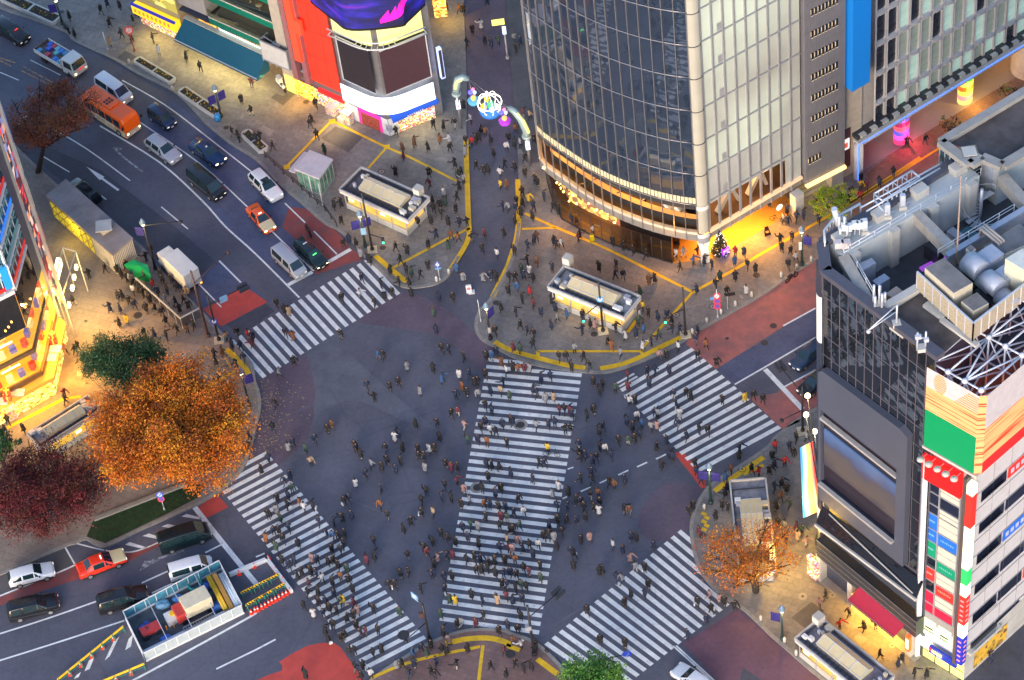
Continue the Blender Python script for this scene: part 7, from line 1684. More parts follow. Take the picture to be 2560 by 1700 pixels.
def vehicle(kind,lab,cat,col,t,u,v,z,d,lights=0,hood=False,extra=None,scale=1.,name='parked_car'):
 o=thing(name,lab,cat);L,Wd,secs,ws,sd,rr_=KINDS_[kind]
 hull(L,Wd,secs,ws,sd,rr_,o,lights,hood);o.scale=(scale,)*3
 for ch in o.children:
  if 'paint' in ch:ch.color=(*col,1);del ch['paint']
 if extra:
  for nm,c_,size,m_ in extra:b=MB();b.box(c_,size);b.build(nm,m_,o,bevel=.02,local=True)
 return place(o,t,u,v,z,d)
BLK,NVY,WHT,SIL=(.012,.013,.016),(.012,.025,.075),(.72,.74,.76),(.4,.42,.47)
tl=lambda c:('roof_lamp',(.1,0,1.53),(.12,.4,.12),glow('taxi_lamp_%s'%c,{'w':(1,.95,.8),'g':(.1,1,.25)}[c],1.5))
vehicle('minivan','black minivan taxi at the far upper left of the road','taxi',BLK,T00,70,180,1.7,(1,.62),scale=1.1,extra=[('roof_lamp',(1.1,0,1.62),(.1,.4,.1),m_tail)],name='taxi')
vehicle('van','white van driving alongside the orange bus','van',WHT,T00,775,575,1.9,(1,.68),1,name='van',scale=1.08)
vehicle('kei','small navy boxy car ahead of the orange bus','car',NVY,T00,1110,775,1.7,(1,.72),name='small_car',scale=1.1)
vehicle('wagon','silver estate car between the orange bus and the black van','car',SIL,T00,1120,1000,1.5,(1,.72),name='estate_car',scale=1.14)
vehicle('sedan','navy blue saloon taxi behind the white estate car','taxi',(.008,.03,.11),T00,1425,1020,1.47,(1,.7),1,extra=[('roof_lamp',(.1,0,1.53),(.15,.2,.12),m_wpaint)],name='taxi',scale=1.12)
vehicle('van','black van with dark windows behind the orange taxi','van',BLK,T00,1415,1225,1.95,(1,.82),name='van',scale=1.13)
vehicle('wagon','white estate car with a roof hatch beside the lift kiosk','car',WHT,T10,60,1250,1.5,(1,1.05),extra=[('roof_hatch',(.2,0,1.52),(.8,.8,.03),m_cglass),],name='estate_car',scale=1.15)
vehicle('sedan','orange taxi with a cream bonnet behind the silver van','taxi',(.9,.12,.015),T11,25,-95,1.47,(1,1.2),1,True,[tl('w')],name='taxi')
vehicle('van','silver van waiting at the stop line','van',(.4,.42,.46),T11,218,195,1.95,(1,.95),name='van')
vehicle('minivan','black taxi with a green roof sign waiting on the red lane','taxi',(.01,.02,.022),T11,370,145,1.72,(1,.95),1,extra=[('roof_lamp',(-.9,0,1.77),(.12,.5,.1),m_wpaint),('windscreen_sign',(.95,0,1.42),(.06,.5,.12),glow('taxi_green',(.1,1,.2),2))],name='taxi')
vehicle('wagon','white car with a red tail light below the bare brown tree','car',(.6,.6,.6),T00,205,845,1.5,(-1,-.8),2,name='white_car')
vehicle('minivan','black car beside the roof of the long shed','car',BLK,T00,570,1285,1.6,(-1,-.8),name='black_car')
vehicle('wagon','white estate car with red tail light on the bottom left road','car',WHT,T02,205,800,1.5,(1,-.27),2,name='estate_car',scale=1.05)
vehicle('minivan','black minivan at the bottom left, below the white estate car','car',BLK,T02,215,1020,1.72,(1,-.26),2,name='minivan',scale=1.08)
vehicle('minivan','black minivan with red tail lights left of the works hoarding','car',BLK,T02,835,965,1.72,(1,-.29),2,name='minivan',scale=1.08)
vehicle('van','long black van halted at the lower stop line','van',(.006,.016,.02),T02,1260,535,1.9,(1,-.33),2,name='van',scale=1.1)
vehicle('sedan','red taxi with a cream bonnet on the bottom left road','taxi',(.85,.045,.02),T02,690,725,1.47,(1,-.38),2,True,[tl('w')],name='taxi',scale=1.08)
vehicle('van','small white van above the works hoarding','van',WHT,T02,1305,745,1.9,(1,-.3),2,name='van',scale=.93)
vehicle('wagon','white off-road car cut by the bottom edge of the picture','car',WHT,T22,1260,1535,1.7,(-1,-.72),name='off_road_car',scale=1.1)
vehicle('wagon','dark blue car leaving the crossing beside the black glass store','car',(.02,.04,.09),T31,275,850,1.5,(-1,.85),name='dark_car')
vehicle('wagon','black car mostly hidden behind the rounded sign corner','car',BLK,T31,330,1035,1.5,(-1,.85),name='black_car')
o=thing('minibus','small bright orange bus with a cream skirt','bus');b=MB();L,Wd=7.0,2.2
secs_=[(3.5,.9,1.0),(3.42,.98,2.4),(3.1,1.,2.78),(-3.3,1.,2.8),(-3.45,.97,2.6),(-3.5,.95,1.)]
rg=[]
for x,w,zt in secs_:
 h=Wd/2*w;rg.append([Vector(p)for p in((x,-h,.3),(x,-h,1.15 if zt>1.2 else.8),(x,-h*.99,zt-.25 if zt>1.2 else.95),(x,-h*.86,zt),(x,h*.86,zt),(x,h*.99,zt-.25 if zt>1.2 else.95),(x,h,1.15 if zt>1.2 else.8),(x,h,.3))])
for i,(a,c)in enumerate(zip(rg,rg[1:])):
 for k in range(7):b.face([a[k],a[k+1],c[k+1],c[k]],1 if k in(0,6)else 0)
b.face(rg[0][::-1],1);b.face(rg[-1],0);b.face([rg[0][0],rg[0][7],rg[-1][7],rg[-1][0]],1)
m_or=mat('bus_orange',(.95,.13,.003),.35,var=.04,coat=.3);b.build('body',[m_or,mat('bus_cream',(.62,.5,.33),.4,var=.35,scale=2.2)],o,bevel=.06,local=True)
b=MB();b.face([(3.47,-.95,1.25),(3.47,.95,1.25),(3.3,.85,2.5),(3.3,-.85,2.5)]);b.build('windscreen',m_cglass,o,local=True)
for s in(-1,1):
 for k in range(5):b=MB();x0=2.7-1.2*k;q=[(x0,s*1.115,1.3),(x0-1.05,s*1.115,1.3),(x0-1.05,s*1.105,2.3),(x0,s*1.105,2.3)];b.face(q if s<0 else q[::-1]);b.build('side_window',m_cglass,o,local=True)
 b=MB();b.box((0.2,s*1.112,1.2),(3.2,.02,.09));b.build('side_lettering',m_wpaint,o,local=True)
 b=MB();b.ball((3.45,s*.8,.75),(.1,.16,.14),8,5);b.build('headlight',m_headon,o,local=True)
 b=MB();b.box((3.5,s*1.3,1.9),(.15,.2,.35));b.build('mirror',m_trim,o,local=True)
 for x in(2.2,-2.2):b=MB();b.tube([(x,s*.85,.42),(x,s*1.12,.42)],.42,14);w_o=b.build('wheel',m_tyre,o,local=True);b=MB();b.tube([(x,s*1.12,.42),(x,s*1.13,.42)],.25,10);b.build('rim',m_rim,w_o,local=True)
b=MB();b.box((-.3,0,2.88),(2.6,1.4,.16));b.build('roof_pod',m_or,o,bevel=.05,local=True)
for i in range(2):
 for j in range(3):b=MB();b.box((.2-.45*i,-.35+.35*j,2.97),(.3,.24,.03));b.build('roof_vent',m_trim,o,local=True)
b=MB();b.box((3.5,0,.5),(.06,.5,.2));b.build('number_plate',m_plate,o,local=True)
place(o,T00,755,722,2.8,(1,.65));o.scale=(1.12,)*3
o=thing('flatbed_truck','white flatbed truck loaded with blue crates','truck');m_tw=mat('truck_white',(.68,.68,.64),.4,var=.06)
b=MB();b.prism([Vector(p)for p in((2.75,-.85,0),(2.75,.85,0),(1.15,.9,0),(1.15,-.9,0))],.45,1.15);b.face([(2.75,-.85,1.15),(2.75,.85,1.15),(2.45,.75,2.0),(2.45,-.75,2.0)]);b.face([(2.45,-.75,2.),(2.45,.75,2.),(1.15,.78,2.05),(1.15,-.78,2.05)])
for s in(-1,1):b.face([(2.75,s*.85,1.15),(2.45,s*.75,2.),(1.15,s*.78,2.05),(1.15,s*.9,1.15)])
b.face([(1.15,-.9,1.15),(1.15,.9,1.15),(1.15,.78,2.05),(1.15,-.78,2.05)]);b.build('cab',m_tw,o,local=True)
b=MB();b.face([(2.74,-.75,1.22),(2.74,.75,1.22),(2.5,.68,1.9),(2.5,-.68,1.9)]);b.build('windscreen',m_cglass,o,local=True)
for s in(-1,1):
 b=MB();b.face([(2.55,s*.86,1.22),(1.4,s*.9,1.22),(1.4,s*.81,1.9),(2.4,s*.8,1.9)]);b.build('side_window',m_cglass,o,local=True)
 b=MB();b.bar((1.0,s*.95,1.05),(-2.9,s*.95,1.05),.06,.42);b.build('drop_side',m_tw,o,local=True)
 b=MB();b.ball((2.76,s*.65,.75),(.05,.14,.1),8,5);b.build('headlight',m_headon if s<0 else m_head,o,local=True)
 for x in(1.9,-1.8):b=MB();b.tube([(x,s*.6,.38),(x,s*.88,.38)],.38,12);b.build('wheel',m_tyre,o,local=True)
b=MB();b.box((-.95,0,.78),(3.95,1.9,.12));b.box((-.9,0,.5),(4,.8,.4));b.bar((-2.92,-.95,1.05),(-2.92,.95,1.05),.06,.42);b.build('load_bed',mat('bed_brown',(.2,.15,.12),.8),o,local=True)
b=MB();b.bar((1.05,-.95,1.1),(1.05,.95,1.1),.08,.6);b.bar((1.05,-.9,1.8),(1.05,.9,1.8),.08);b.bar((1.05,-.9,.8),(1.05,-.9,1.8),.08);b.bar((1.05,.9,.8),(1.05,.9,1.8),.08);b.build('headboard',m_tw,o,local=True)
b=MB();b.box((2.77,.1,1.0),(.02,.7,.14));b.build('red_marks',redp,o,local=True)
place(o,T00,425,400,1.2,(1,.6));tr_=o;o.scale=(1.28,)*3
M_=Matrix.LocRotScale(o.location,o.rotation_euler,o.scale)
for k in range(12):
 c_=((.04,.12,.6),(.1,.3,.5),(.05,.2,.65),(.15,.45,.5),(.5,.05,.08))[k%5];b=MB();p=M_@Vector((.5-.55*(k%6)-(.2 if k>5 else 0),.6 if k<6 else random.choice((.1,-.55,-.6)),1.0));b.box(p,(.45,.5,.3),tuple(M_.to_3x3()@Vector(q)for q in((1,0,0),(0,1,0),(0,0,1))));tag(b.build('truck_crate',mat('crate_%d'%(k%5),c_,.5)),'%s crate on the flatbed truck, number counted from the cab'%('blue','teal','bright blue','pale teal','red')[k%5]if 0 else ordn[k%6]+' crate from the cab in the '+('far' if k<6 else 'near')+' row on the flatbed truck','crate','crates on the flatbed truck')
o=thing('box_truck','white box truck standing at the kerb by the smokers','truck');b=MB();b.box((-.9,0,1.85),(4.2,2.1,2.3));b.build('cargo_box',m_tw,o,bevel=.06,local=True)
b=MB();b.prism([Vector(p)for p in((3.1,-.9,0),(3.1,.9,0),(1.3,.95,0),(1.3,-.95,0))],.5,1.2);b.prism([Vector(p)for p in((2.9,-.85,0),(2.9,.85,0),(1.3,.9,0),(1.3,-.9,0))],1.2,2.25);b.build('cab',m_tw,o,bevel=.08,local=True)
b=MB();b.face([(2.93,-.75,1.3),(2.93,.75,1.3),(2.93,.7,2.1),(2.93,-.7,2.1)]);b.build('windscreen',m_cglass,o,local=True)
b=MB();b.box((-3.02,0,1.85),(.02,1.9,2.1),mi=0);b.bar((-3.04,0,.8),(-3.04,0,2.9),.04,mi=1);b.build('rear_doors',[mat('door_grey',(.5,.5,.5),.5),m_dgrey],o,local=True)
b=MB();b.box((-.9,0,.6),(4.2,1.,.4));b.build('chassis',m_trim,o,local=True)
for s in(-1,1):
 b=MB();b.box((-3.02,s*.9,.6),(.08,.25,.16));b.build('tail_light',glow('amber_tail',(1,.3,.03),4),o,local=True)
 b=MB();b.box((2.5,s*1.1,1.7),(.1,.2,.3));b.build('mirror',m_trim,o,local=True)
 for x in(2.1,-1.9):b=MB();b.tube([(x,s*.65,.4),(x,s*.95,.4)],.4,12);b.build('wheel',m_tyre,o,local=True)
place(o,T01,1215,215,3.0,(-1,-.95))
def bike(name,lab,cat,t,u,v,d,col,roof=False,cyc=False):
 o=thing(name,lab,cat)
 for x in(.62,-.62):b=MB();b.tube([(x+.3*math.cos(a*.524),0,.32+.3*math.sin(a*.524))for a in range(12)],.03 if cyc else.07,6,closed=True);b.build('wheel',m_tyre,o,local=True)
 b=MB();b.tube([(.62,0,.32),(.45,0,.75),(.4,0,1.02)],.035,6);b.tube([(.4,-.32,1.02),(.42,0,1.0),(.4,.32,1.02)],.03,6);b.tube([(.45,0,.6),(0,0,.45),(-.62,0,.35)],.03,6);b.tube([(0,0,.45),(-.25,0,.85)],.03,6);b.build('frame',m_dgrey,o,local=True)
 b=MB();b.box((-.3,0,.87),(.3 if cyc else.7,.18 if cyc else.3,.08));b.build('saddle',m_black,o,bevel=.02,local=True)
 if not cyc:b=MB();b.ball((-.25,0,.6),(.5,.2,.24),8,6);b.ball((.5,0,.75),(.14,.2,.3),8,6);b.build('fairing',mat('fairing_'+name+lab[:6],col,.3,var=0),o,local=True)
 if roof:b=MB();b.box((-.55,0,1.15),(.7,.6,.6));b.bar((.5,0,1.1),(.2,0,1.9),.05);b.bar((.2,0,1.9),(-.8,0,1.85),.5,.05);b.build('delivery_box_and_roof',m_wpaint,o,bevel=.04,local=True)
 p=P(t,u,v,KH if name!='motorcycle' else.02);e=P(t,u+d[0]*50,v+d[1]*50);o.location=p;o.rotation_euler=(0,0,math.atan2(e.y-p.y,e.x-p.x));return o
bike('motorcycle','dark motorcycle with its rider ahead of the black taxi on the red lane','motorcycle',T11,365,45,(.6,1),BLK)
bike('delivery_scooter','white roofed delivery scooter outside the lantern shop','scooter',T10,185,620,(1,1.2),WHT,True)
bike('scooter','black scooter parked on the kerb near the blue bin','scooter',T00,1650,960,(.3,1),BLK)
bike('scooter','dark red scooter parked at the kerb opposite the black glass store','scooter',T31,165,365,(1,-.6),(.05,.01,.015))
bike('scooter','dark scooter parked by the lamp at the far upper left','scooter',T00,465,215,(.6,.8),BLK)
bike('bicycle','bicycle leaning outside the amber-lit cafe entrance','bicycle',T30,65,1530,(1,.3),BLK,cyc=True)
bike('bicycle','bicycle being ridden across the wide zebra crossing','bicycle',T22,275,20,(1,.2),BLK,cyc=True)
# ================================================================== TREES
def tree(lab,c,r,cols,nclump,nleaf,leaf,base=None,sparse=0.,name='street_tree',trunk_r=.28,shell=.55,limbs=7,seed=1):
 rd=random.Random(seed);c=Vector(c);base=base or xy(c);t=thing(name,lab,'tree',base)
 cl=[];lob=[(Vector((0,0,0)),.78)]+[(Vector((r[0]*.62*math.cos(k*2.4+seed)*rd.uniform(.7,1.05),r[1]*.62*math.sin(k*2.4+seed)*rd.uniform(.7,1.05),r[2]*rd.uniform(-.25,.5))),rd.uniform(.36,.55))for k in range(8)]
 while len(cl)<nclump:
  lo,ls=rd.choice(lob);d=Vector((rd.gauss(0,1),rd.gauss(0,1),rd.gauss(0,1))).normalized();k=(shell+(1-shell)*rd.random())if rd.random()<.8 else rd.random()
  bump=1+.22*math.sin(d.x*5+seed)*math.cos(d.y*4+seed*2)+rd.uniform(-.12,.1)
  p=lo+Vector((d.x*r[0],d.y*r[1],d.z*r[2]))*(k*bump*ls)
  if p.z<-r[2]*.75:continue
  cl.append((c+p,rd.randrange(len(cols)),rd.uniform(.5,1.25)))
 b=MB();up=Vector((0,0,1));s0=min(r)*.16
 V,F,MI=b.v,b.f,b.mi
 for p,k,s in cl:
  for _ in range(nleaf):
   g_=lambda:max(-1.5,min(1.5,rd.gauss(0,1)));q=p+Vector((g_(),g_(),g_()*.75))*(s0*s)
   n=Vector((rd.gauss(0,1),rd.gauss(0,1),rd.gauss(.7,1))).normalized();a=n.orthogonal().normalized()*leaf*rd.uniform(.6,1.3);e=n.cross(a)*.7
   i=len(V);V+=[q-a,q-e,q+a,q+e];F.append((i,i+1,i+2,i+3));MI.append(k if rd.random()<.8 else rd.randrange(len(cols)))
 b.sm=[False]*len(F)
 b.build('crown',cols,t)
 b=MB();fork=base+Z*(c.z-r[2])*.75+(c-base)*.0;fork=base.lerp(xy(c),.4)+Z*max(1.2,(c.z-r[2])*.8)
 b.tube([base,base.lerp(fork,.5),fork],[trunk_r*1.25,trunk_r,trunk_r*.8],8)
 for k in range(limbs):
  a=k*2.4+seed;e=c+Vector((r[0]*.8*math.cos(a),r[1]*.8*math.sin(a),r[2]*rd.uniform(-.2,.7)));m1=fork.lerp(e,.5)+Vector((rd.uniform(-.5,.5),rd.uniform(-.5,.5),.5))
  b.tube([fork,m1,e],[trunk_r*.6,trunk_r*.35,.04],6)
  for _ in range(4):
   f_=m1 .lerp(e,rd.uniform(.1,.8));b.tube([f_,f_+Vector((rd.uniform(-1,1)*r[0]*.35,rd.uniform(-1,1)*r[1]*.35,rd.uniform(0,.5)*r[2]))],[.06,.02],4)
 b.build('trunk',mat('bark',(.035,.026,.024),.9,var=.3,scale=4),t);return t
def lf(n,c):return mat('leaf_'+n,c,.7,var=.25,scale=1.2)
ORG=[lf('rust',(.42,.09,.006)),lf('orange',(.62,.15,.004)),lf('amber',(.62,.2,.006)),lf('gold',(.64,.27,.01)),lf('brown',(.2,.045,.006)),lf('orange',(.62,.15,.004))]
tree('huge orange autumn tree at the station corner of the crossing',S(418,1085,8),(8.6,8.2,4.8),ORG,800,130,.105,S(455,1180),seed=3,limbs=9,trunk_r=.45)
tree('round dark green tree behind the huge orange tree',S(306,905,7.5),(4.4,4,3.4),[lf('deep',(.03,.085,.025)),lf('mid',(.045,.12,.035)),lf('dark',(.018,.05,.02))],260,120,.09,S(315,985),seed=5)
tree('dark crimson maple at the lower left edge',S(100,1225,6),(7.2,6.4,4),[lf('crimson',(.16,.012,.015)),lf('wine',(.1,.009,.013)),lf('redbrown',(.13,.03,.015)),lf('plumleaf',(.04,.01,.014))],460,120,.09,S(110,1330),seed=8)
tree('green treetop at the left edge above the crimson maple',S(-8,1115,5),(2.6,2.6,2.2),[MATS['leaf_deep'],MATS['leaf_mid'],lf('fresh',(.08,.2,.03))],50,60,.15,seed=9)
tree('thin brown tree with dark bare limbs beside the poster strip',S(132,285,7),(6.2,6,3.2),[lf('dry',(.3,.085,.04)),lf('dry_red',(.34,.075,.035)),lf('dry_tan',(.22,.11,.04)),lf('dry_dark',(.09,.03,.022))],560,48,.09,S(95,432),seed=12,shell=.3,limbs=9)
tree('sparse orange brown tree over the subway entrance by the black glass store',S(1868,1398,6),(5.6,4.8,3.2),[MATS['leaf_rust'],MATS['leaf_orange'],lf('tawny',(.3,.11,.015)),MATS['leaf_gold']],240,40,.085,S(1890,1480),seed=15,shell=.3,limbs=9)
tree('bright green domed treetop at the bottom edge of the picture',S(1482,1752,7),(4.0,4.0,3.6),[lf('leafy',(.1,.26,.03)),lf('leafy_b',(.06,.18,.025)),lf('leafy_c',(.16,.32,.04))],220,100,.11,seed=20)
tree('small lime green tree on the pavement before the perforated annex',S(*px(T30,445,1390),2.6),(2.3,2.6,1.3),[lf('lime',(.3,.42,.02)),lf('lime_b',(.2,.34,.02)),lf('lime_c',(.4,.36,.03))],90,60,.08,seed=22,trunk_r=.1)
for k,(u,v,lab)in enumerate(((1255,880,'thin street sapling in front of the dark roof corner'),(1665,655,'thin street sapling further along the lattice store pavement'))):
 tree(lab,S(*px(T30,u,v),2.2),(1.2,1.2,1.2),[MATS['leaf_deep'],MATS['leaf_fresh'],MATS['leaf_tawny']],18,20,.1,P(T30,u-15,v+70),name='street_sapling',trunk_r=.06,seed=30+k)
p=S(*z2(480,1195));t=thing('christmas_tree','dark christmas tree dotted with lights beside the corner foot','christmas tree',p);b,b2=MB(),MB()
for i in range(1500):
 h=random.random()**1.4;a=random.uniform(0,6.283);rr_=(1-h)*1.05*random.uniform(.75,1);q=p+Vector((rr_*math.cos(a),rr_*math.sin(a),.4+3.4*h));s=.12;d=Vector((math.cos(a),math.sin(a),-.3))*s
 b.face([q-d,q+Vector((-d.y,d.x,0))*.5,q+d,q-Vector((-d.y,d.x,0))*.5])
 if i%15==0:b2 .ball(q+d,.035,5,3)
b.tube([p,p+Z*3.6],[.1,.02],6);b.build('needles',mat('fir_dark',(.008,.022,.014),.8),t);b2 .build('fairy_lights',glow('fairy',(.9,1,.95),4),t)
q=S(*z2(535,1175),.8);b=MB();b.box(q,(.95,.25,1.),(fu,fn,Z),0);b.box(q+fn*.13,(.75,.02,.8),(fu,fn,Z),1)
for k in(-.2,0,.2):b.box(q+fn*.15+fu*k,(.1,.02,.12),(fu,fn,Z),0)
tag(b.build('purple_light_box',[glow('violet_rim',(.3,.02,1),1.6),glow('violet_face',(.75,.4,1),.9)]),'glowing purple box sign at the foot of the christmas tree','sign')
q=S(*z2(1035,985));b=MB();b.face([q+Vector((-.4,-.3,.15)),q+Vector((.4,-.1,.15)),q+Vector((.05,.1,1.4)),q+Vector((-.35,.0,1.4))]);b.bar(q+Vector((-.3,.4,.1)),q+Vector((-.2,.05,1.3)),.06);b.bar(q+Vector((-.25,-.2,.8)),q+Vector((.1,-.1,.8)),.4,.02,mi=1);tag(b.build('a_frame_sign',[m_black,glow('menu_red',(1,.25,.05),.9)]),'black A-frame menu board with an orange red panel on the amber-lit paving','sign')
# ================================================================== POLES, SIGNALS, LAMPS, SIGNS
def ztop_(base,y):
 lo,hi=0.,16.
 for _ in range(30):
  m_=(lo+hi)/2
  if proj(base+Z*m_)[1]>y:lo=m_
  else:hi=m_
 return lo
m_pdark=mat('pole_dark',(.03,.028,.032),.5,.2,var=.1);m_pgreen=mat('pole_green',(.03,.06,.06),.5,.2,var=.1);m_pwhite=mat('pole_white',(.6,.62,.64),.4,.2,var=.05);m_pbrown=mat('pole_brown',(.1,.055,.05),.5,.2,var=.1)
m_ban=mat('banner_indigo',(.02,.018,.12),.6,var=.6,scale=3,emit=(.1,.05,.7),es=.03)
def pole(name,lab,cat,t,u,v,ty,tv,r,m_,ext=(),foot=False,z0=KH):
 base=P(t,u,v,z0);y=px(ty,0,tv)[1];h=ztop_(base,y);o=thing(name,lab,cat,base)
 b=MB();b.tube([base,base+Z*h],[r*1.15,r*.8],8);b.lathe(base,((r*1.9,0),(r*1.9,.35),(r,.4)),8);b.build('pole',m_,o)
 if foot:b=MB();b.box(base+Z*.05,(1.1,1.1,.1));b.build('plinth',mat('cream_plinth',(.6,.52,.36),.7),o)
 for e in ext:
  k=e[0]
  if k=='arm':
   _,t2,u2,v2,zz,head=e;tip=S(*px(t2,u2,v2),zz);b=MB();b.tube([base+Z*min(h-.1,zz),tip],[.07,.05],6);b.build('arm',m_,o)
   d=(tip-base);d.z=0;d.normalize();sd=Vector((d.y,-d.x,0))
   if head=='signal':
    for q in(-.3,.3):b=MB();b.box(tip+sd*q,(.4,.35,1.3)if 0 else(1.25,.32,.4),(d,sd,Z));b.build('signal_head',m_dgrey,o,bevel=.03)
   elif head=='ped':b=MB();b.box(tip-Z*.35,(.35,.35,.75),mi=0);b.box(tip+Vector((0,-.18,-.52)),(.22,.03,.26),mi=1);b.build('crossing_signal',[m_dgrey,glow('go_green',(.05,1,.45),4)],o)
   elif head=='cam':b=MB();b.ball(tip-Z*.1,(.22,.3,.2),8,6);b.build('lamp_head',m_,o)
   elif head=='blue':b=MB();b.ball(tip,(.5,.12,.45),12,6,0);b.bar(tip+Vector((-.15,-.13,-.25)),tip+Vector((.15,-.13,.25)),.12,.02,mi=1);b.bar(tip+Vector((.2,-.13,.05)),tip+Vector((.15,-.13,.28)),.12,.02,mi=1);b.build('round_blue_sign',[glow('sign_blue',(.02,.06,.5),.5),m_wpaint],o)
   elif head=='plate':b=MB();b.box(tip,(.9,.08,.9),(d,sd,Z),0);b.box(tip-sd*.05,(.6,.02,.12),(d,sd,Z),1);b.box(tip-sd*.05+Z*.25,(.6,.02,.12),(d,sd,Z),1);b.build('sign_plate',[mat('plate_blue',(.25,.45,.65),.4),m_wpaint],o)
  elif k=='lamp':
   b=MB();b.lathe(base+Z*h,((.12,0),(.34,.12),(.36,.3),(.05,.85),(0,.9)),12);b.build('lamp_hood',mat('hood_blue',(.16,.25,.34),.45,var=.05),o)
   b=MB();b.ball(base+Z*(h-.12),.2,10,6);b.build('bulb',glow('bulb_warm',(1,.8,.4),5 if e[1]else.6),o)
   if e[1]:lamp('street_lamp_light',base+Z*(h-.5)-Vector((0,.4,0)),(1,.75,.4),60,size=.2)
  elif k=='banner':
   for q in e[1]:b=MB();d=Vector((math.cos(q),math.sin(q),0));b.box(base+Z*(h-1.3)+d*.65,(.95,.05,1.3),(d,Vector((d.y,-d.x,0)),Z));b.build('banner',m_ban,o)
  elif k=='disc':
   _,zz,s,c1,c2=e;f_=base+Z*zz;n=Vector((0,-.9,.3)).normalized();a_=Vector((1,0,0));c_=n.cross(a_)
   b=MB()
   for rr2,o2,mi in((s,.1,0),(s*.62,.12,1)):b.face([f_+n*o2+a_*rr2*math.cos(i*.393)+c_*rr2*math.sin(i*.393)for i in range(16)],mi)
   b.bar(f_+n*.14-a_*s*.5-c_*s*.5,f_+n*.14+a_*s*.5+c_*s*.5,.07,.02,mi=0);b.build('round_plate',[mat('disc_%s'%str(c1),c1,.5,var=0),mat('disc_%s'%str(c2),c2,.5,var=0)],o)
  elif k=='box':_,zz,d3,dx,mm=e;b=MB();b.box(base+Z*zz+Vector(dx),d3);b.build('box',mm,o,bevel=.02)
 return o
RB,BB,WW=(.55,.03,.06),(.04,.06,.4),(.7,.7,.7)
A='arm'
pole('signal_pole','brown pole with a long lamp arm at the end of the smoking pen','pole',T01,1440,755,T01,305,.14,m_pbrown,[(A,T01,1575,170,8.5,'cam')])
pole('signal_pole','black signal pole with a blue plate on its arm over the red patch','traffic light',T01,1515,785,T01,465,.12,m_pdark,[(A,T01,1680,420,6,'signal'),(A,T01,1545,500,5.8,'plate'),('disc',3.2,.4,BB,WW)],True)
pole('street_lamp','green lamp post with an indigo banner behind the box truck','street lamp',T01,1075,290,T01,-20,.12,m_pdark,[('lamp',1),('banner',(2.8,)),(A,T01,1250,-40,7,'cam')])
pole('street_lamp','lamp post with an indigo banner by the orange tree and yellow strips','street lamp',T01,1725,1235,T01,1010,.12,m_pdark,[('lamp',1),('banner',(.3,))])
pole('street_lamp','lamp post with a blue banner between the subway entrance and the zebra top','street lamp',T11,757,135,T10,1490,.13,m_pgreen,[('lamp',1),('banner',(.2,3.3)),('box',2.6,(.6,.1,1.),(.1,-.2,0),MATS['plate_blue']if 'plate_blue' in MATS else m_wpaint)])
pole('signal_pole','dark signal pole on a cream plinth at the north kerb corner','traffic light',T11,805,160,T10,1330,.12,m_pdark,[(A,T11,875,80,2.6,'ped')],True)
pole('street_lamp','glowing lamp post on the rounded tip of the corner tower pavement','street lamp',T11,1622,775,T11,560,.13,m_pdark,[('lamp',1),('banner',(.8,)),('box',1.5,(.3,.3,.9),(0,0,0),m_conc)])
pole('sign_pole','white bent pole beside the glowing lamp on the rounded kerb tip','sign',T11,1555,655,T11,505,.05,m_pwhite)
pole('sign_pole','slim white pole with two blue arrow plates on the north corner','sign',T11,1272,370,T11,240,.05,m_pwhite,[('disc',2.6,.32,BB,(.5,.65,.8)),('box',2.,(.7,.06,.2),(0,-.08,0),mat('plate_b',(.1,.3,.6),.5))])
pole('signal_pole','black signal pole on a plinth before the corner tower subway entrance','traffic light',T21,630,722,T21,375,.12,m_pdark,[(A,T21,492,622,4.6,'ped'),('disc',5.2,.4,(.06,.3,.6),WW)],True)
pole('signal_pole','black signal pole on a plinth at the top of the right zebra','traffic light',T21,1200,748,T21,420,.12,m_pdark,[(A,T21,1058,630,4.2,'ped')],True)
pole('sign_pole','white pole with three red and blue no-parking discs','sign',T21,1422,628,T21,432,.05,m_pwhite,[('disc',3.5,.42,RB,WW),('disc',2.7,.42,RB,BB),('disc',1.9,.42,RB,BB),('box',3.3,(.5,.06,.4),(-.5,-.1,0),MATS['plate_b'])])
pole('sign_pole','short grey post beside the no-parking discs with a green edged board','sign',T21,1492,568,T21,470,.05,m_grey,[('box',2.4,(1.1,.06,.5),(.3,-.1,0),m_black)])
pole('street_lamp','lamp post with a large indigo banner near the black glass store tip','street lamp',T31,235,262,T31,30,.14,m_pgreen,[('lamp',1),('banner',(-.5,)),('box',3.2,(.35,.06,1.2),(-.2,-.2,0),m_wpaint)])
pole('signal_pole','dark signal pole on a plinth at the lower corner of the right zebra','traffic light',T31,240,1412,T31,1100,.12,m_pdark,[(A,T31,85,965,6,'signal'),(A,T31,95,1335,3.4,'cam')],True)
pole('street_lamp','lamp post with two indigo banners at the kerb below the right zebra','street lamp',T22,1375,342,T22,100,.14,m_pgreen,[('lamp',1),('banner',(-.35,2.8))])
pole('signal_pole','tall dark pole at the bottom corner with a long twin-signal arm','traffic light',T22,155,1388,T22,1050,.14,m_pdark,[(A,T22,318,962,6.2,'signal'),(A,T22,240,1355,3.2,'cam'),('box',4.6,(.6,.5,.6),(-.2,0,0),m_grey)])
pole('arm_sign_pole','round blue sign on an arm above the green treetop','sign',T22,560,1560,T22,1440,.1,m_pdark,[(A,T22,795,1385,4,'blue')])
pole('signal_pole','dark pole at the bottom edge of the left zebra with signal arms','traffic light',T12,1200,1290,T12,1040,.14,m_pdark,[(A,T12,1035,1290,3.0,'cam'),(A,T12,1097,990,6.5,'plate'),('box',4.4,(.5,.4,.6),(-.3,0,0),m_pbrown)])
